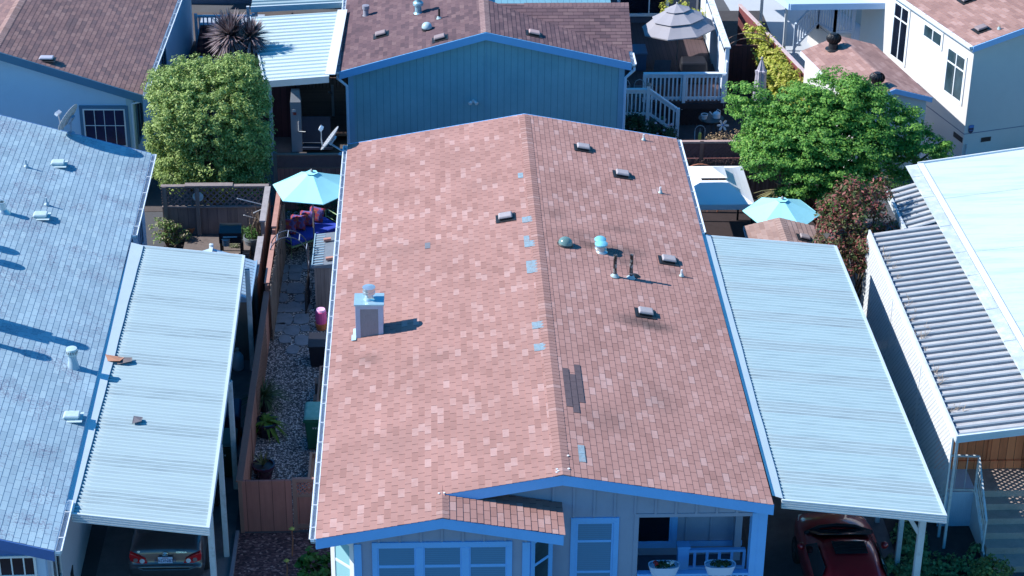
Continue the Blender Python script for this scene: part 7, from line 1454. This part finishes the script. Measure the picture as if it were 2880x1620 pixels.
# grey sedan, tail towards the viewer
YR=38.12; XC=-8.63; M_grey=carpaint('taupe_metallic',(.09,.088,.098),.55)
S=car('dark taupe grey sedan parked tail outward under the left ribbed carport',XC,YR,M_grey,
 [(.00,.70,.36,.55,.60,.60),(.03,.80,.28,.58,.63,.64),(.09,.845,.24,.62,.66,.67),(.13,.84,.24,.72,.90,.92),(.20,.845,.23,.82,1.00,1.03),(.40,.85,.22,.86,1.01,1.055),(.85,.85,.2,.88,1.0,1.06),(1.6,.85,.18,.86,.96,1.0),(2.6,.85,.18,.84,.94,.98),(3.4,.84,.2,.80,.90,.96),(4.1,.80,.22,.7,.80,.85),(4.4,.70,.3,.6,.66,.70)],
 [(.72,.66,1.03,.60,1.045),(1.0,.74,1.0,.60,1.22),(1.42,.78,.96,.58,1.43),(2.1,.78,.96,.60,1.47),(2.6,.78,.96,.60,1.43),(3.05,.76,.95,.60,1.18),(3.35,.70,.94,.62,.98)],
 [('rear_window',[(-.56,.80,1.10),(.56,.80,1.10),(.60,.86,1.13),(.53,1.36,1.425),(-.53,1.36,1.425),(-.60,.86,1.13)],0),('side_window',[(.795,1.1,1.02),(.80,2.5,1.02),(.64,2.3,1.40),(.63,1.5,1.39)],0),('side_window',[(-.795,1.1,1.02),(-.80,2.5,1.02),(-.64,2.3,1.40),(-.63,1.5,1.39)],0)],
 [(.85,1),(.85,-1),(3.45,1),(3.45,-1)])
for s in (-1,1):
    mb=MB(); mb.prism([(XC+s*a,YR+.02+.10*max(0,abs(a)-.55)*2,b) for a,b in ((.40,.705),(.44,.80),(.58,.885),(.78,.955),(.80,.86),(.78,.75),(.62,.70))],(0,.10,0)); tl=mb.build('taillight',M_redlens,S,bevel=.012)
    mb=MB(); mb.lathe([(.058,0),(.05,.014),(0,.018)],(XC+s*.51,YR+.018,.775),16,axis=(0,-1,0)); mb.build('reverse_lamp',M_clearlens,tl,auto=True)
    mb=MB(); mb.lathe([(.052,0),(.045,.014),(0,.018)],(XC+s*.655,YR+.035,.79),16,axis=(0,-1,0)); mb.build('turn_lamp',plain('smoky_lens',(.30,.20,.20),.2,.1,8),tl,auto=True)
mb=MB(); mb.box(XC-.16,XC+.16,YR+.035,YR+.05,.70,.865); pl=mb.build('licence_plate',plain('plate_blue_white',(.55,.66,.86),.5,.05,6),S,bevel=.006)
text('6ADN835',.115,(XC,YR+.032,.765),(R(90),0,0),plain('plate_navy',(.02,.05,.22)),pl,.001)
mb=MB(); mb.box(XC-.07,XC+.07,YR+.0325,YR+.034,.835,.850); mb.build('state_name',plain('plate_red',(.45,.10,.14)),pl)
def ring(mb,c,a,b,r,n=20,axis='x'):
    mb.tube([np.array(c)+np.array([a*math.cos(t),0,b*math.sin(t)]) for t in np.linspace(0,2*math.pi,n)],r,6,caps=False)
mb=MB(); ring(mb,(XC,YR+.06,.925),.058,.040,.006); ring(mb,(XC,YR+.058,.935),.032,.018,.005); ring(mb,(XC,YR+.058,.922),.015,.036,.005); mb.build('emblem',M_chrome,S)
text('CE',.045,(XC-.58,YR+.08,.985),(R(70),0,0),M_chrome,S); text('COROLLA',.05,(XC+.36,YR+.07,.965),(R(70),0,0),M_chrome,S)
mb=MB(); mb.box(XC-.52,XC+.52,YR+.0,YR+.06,.575,.60); mb.build('bumper_groove',M_black,S)
mb=MB(); mb.tube([(XC-.84,YR+.12,.62),(XC-.6,YR-.01,.60),(XC-.5,YR-.015,.56),(XC+.5,YR-.015,.56),(XC+.6,YR-.01,.60),(XC+.84,YR+.12,.62)],.012,6); mb.build('bumper_trim',M_grey,S)
# red coupe, nose away from the viewer
YR=35.3; XC=6.46; M_red=carpaint('deep_red_metallic',(.38,.010,.02),.2)
C_=car('glossy deep red coupe with a dark sunroof parked nose in under the right carport',XC,YR,M_red,
 [(.00,.68,.4,.6,.66,.68),(.06,.80,.3,.66,.74,.78),(.2,.86,.26,.76,.92,.96),(.6,.89,.22,.84,.97,1.02),(1.3,.90,.2,.86,.96,1.0),(2.2,.90,.18,.84,.94,.98),(3.0,.90,.18,.82,.93,.98),(3.45,.90,.19,.80,.91,.985),(3.9,.885,.2,.75,.86,.95),(4.3,.84,.22,.66,.77,.84),(4.55,.74,.26,.56,.66,.72),(4.68,.56,.34,.48,.56,.60)],
 [(.45,.66,1.0,.60,1.0),(.9,.76,.98,.58,1.20),(1.4,.80,.95,.57,1.37),(2.0,.81,.94,.60,1.41),(2.55,.81,.93,.60,1.36),(3.05,.78,.92,.62,1.14),(3.42,.74,.93,.66,.98)],
 [('windshield',[(-.70,3.40,1.005),(.70,3.40,1.005),(.70,3.05,1.175),(.585,2.66,1.375),(-.585,2.66,1.375),(-.70,3.05,1.175)],0),('sunroof',[(-.36,1.85,1.434),(.36,1.85,1.434),(.37,2.35,1.412),(-.37,2.35,1.412)],0),('side_window',[(.825,1.2,.98),(.825,2.85,.98),(.66,2.45,1.31),(.635,1.5,1.33)],0),('side_window',[(-.825,1.2,.98),(-.825,2.85,.98),(-.66,2.45,1.31),(-.635,1.5,1.33)],0)],
 [(.85,1),(.85,-1),(3.6,1),(3.6,-1)])
mb=MB(); mb.tube([(XC-.76,YR+3.28,1.0),(XC-.4,YR+3.52,1.0),(XC,YR+3.58,1.0),(XC+.4,YR+3.52,1.0),(XC+.76,YR+3.28,1.0)],.045,8); mb.build('wiper_cowl',M_black,C_,smooth=True)
for s in (-1,1):
    mb=MB(); mb.lathe([(.02,0),(.075,.02),(.09,.09),(.05,.15),(0,.17)],(XC+s*.86,YR+2.75,1.0),12,axis=(s*.9,.1,.1)); mb.build('mirror',M_red,C_,smooth=True)
    mb=MB(); mb.hexa([(XC+s*.60,YR+4.18,.70),(XC+s*.78,YR+4.05,.72),(XC+s*.70,YR+4.42,.62),(XC+s*.55,YR+4.5,.60),(XC+s*.60,YR+4.18,.80),(XC+s*.80,YR+4.05,.82),(XC+s*.72,YR+4.42,.74),(XC+s*.56,YR+4.5,.70)]); mb.build('headlight',M_clearlens,C_,bevel=.02)
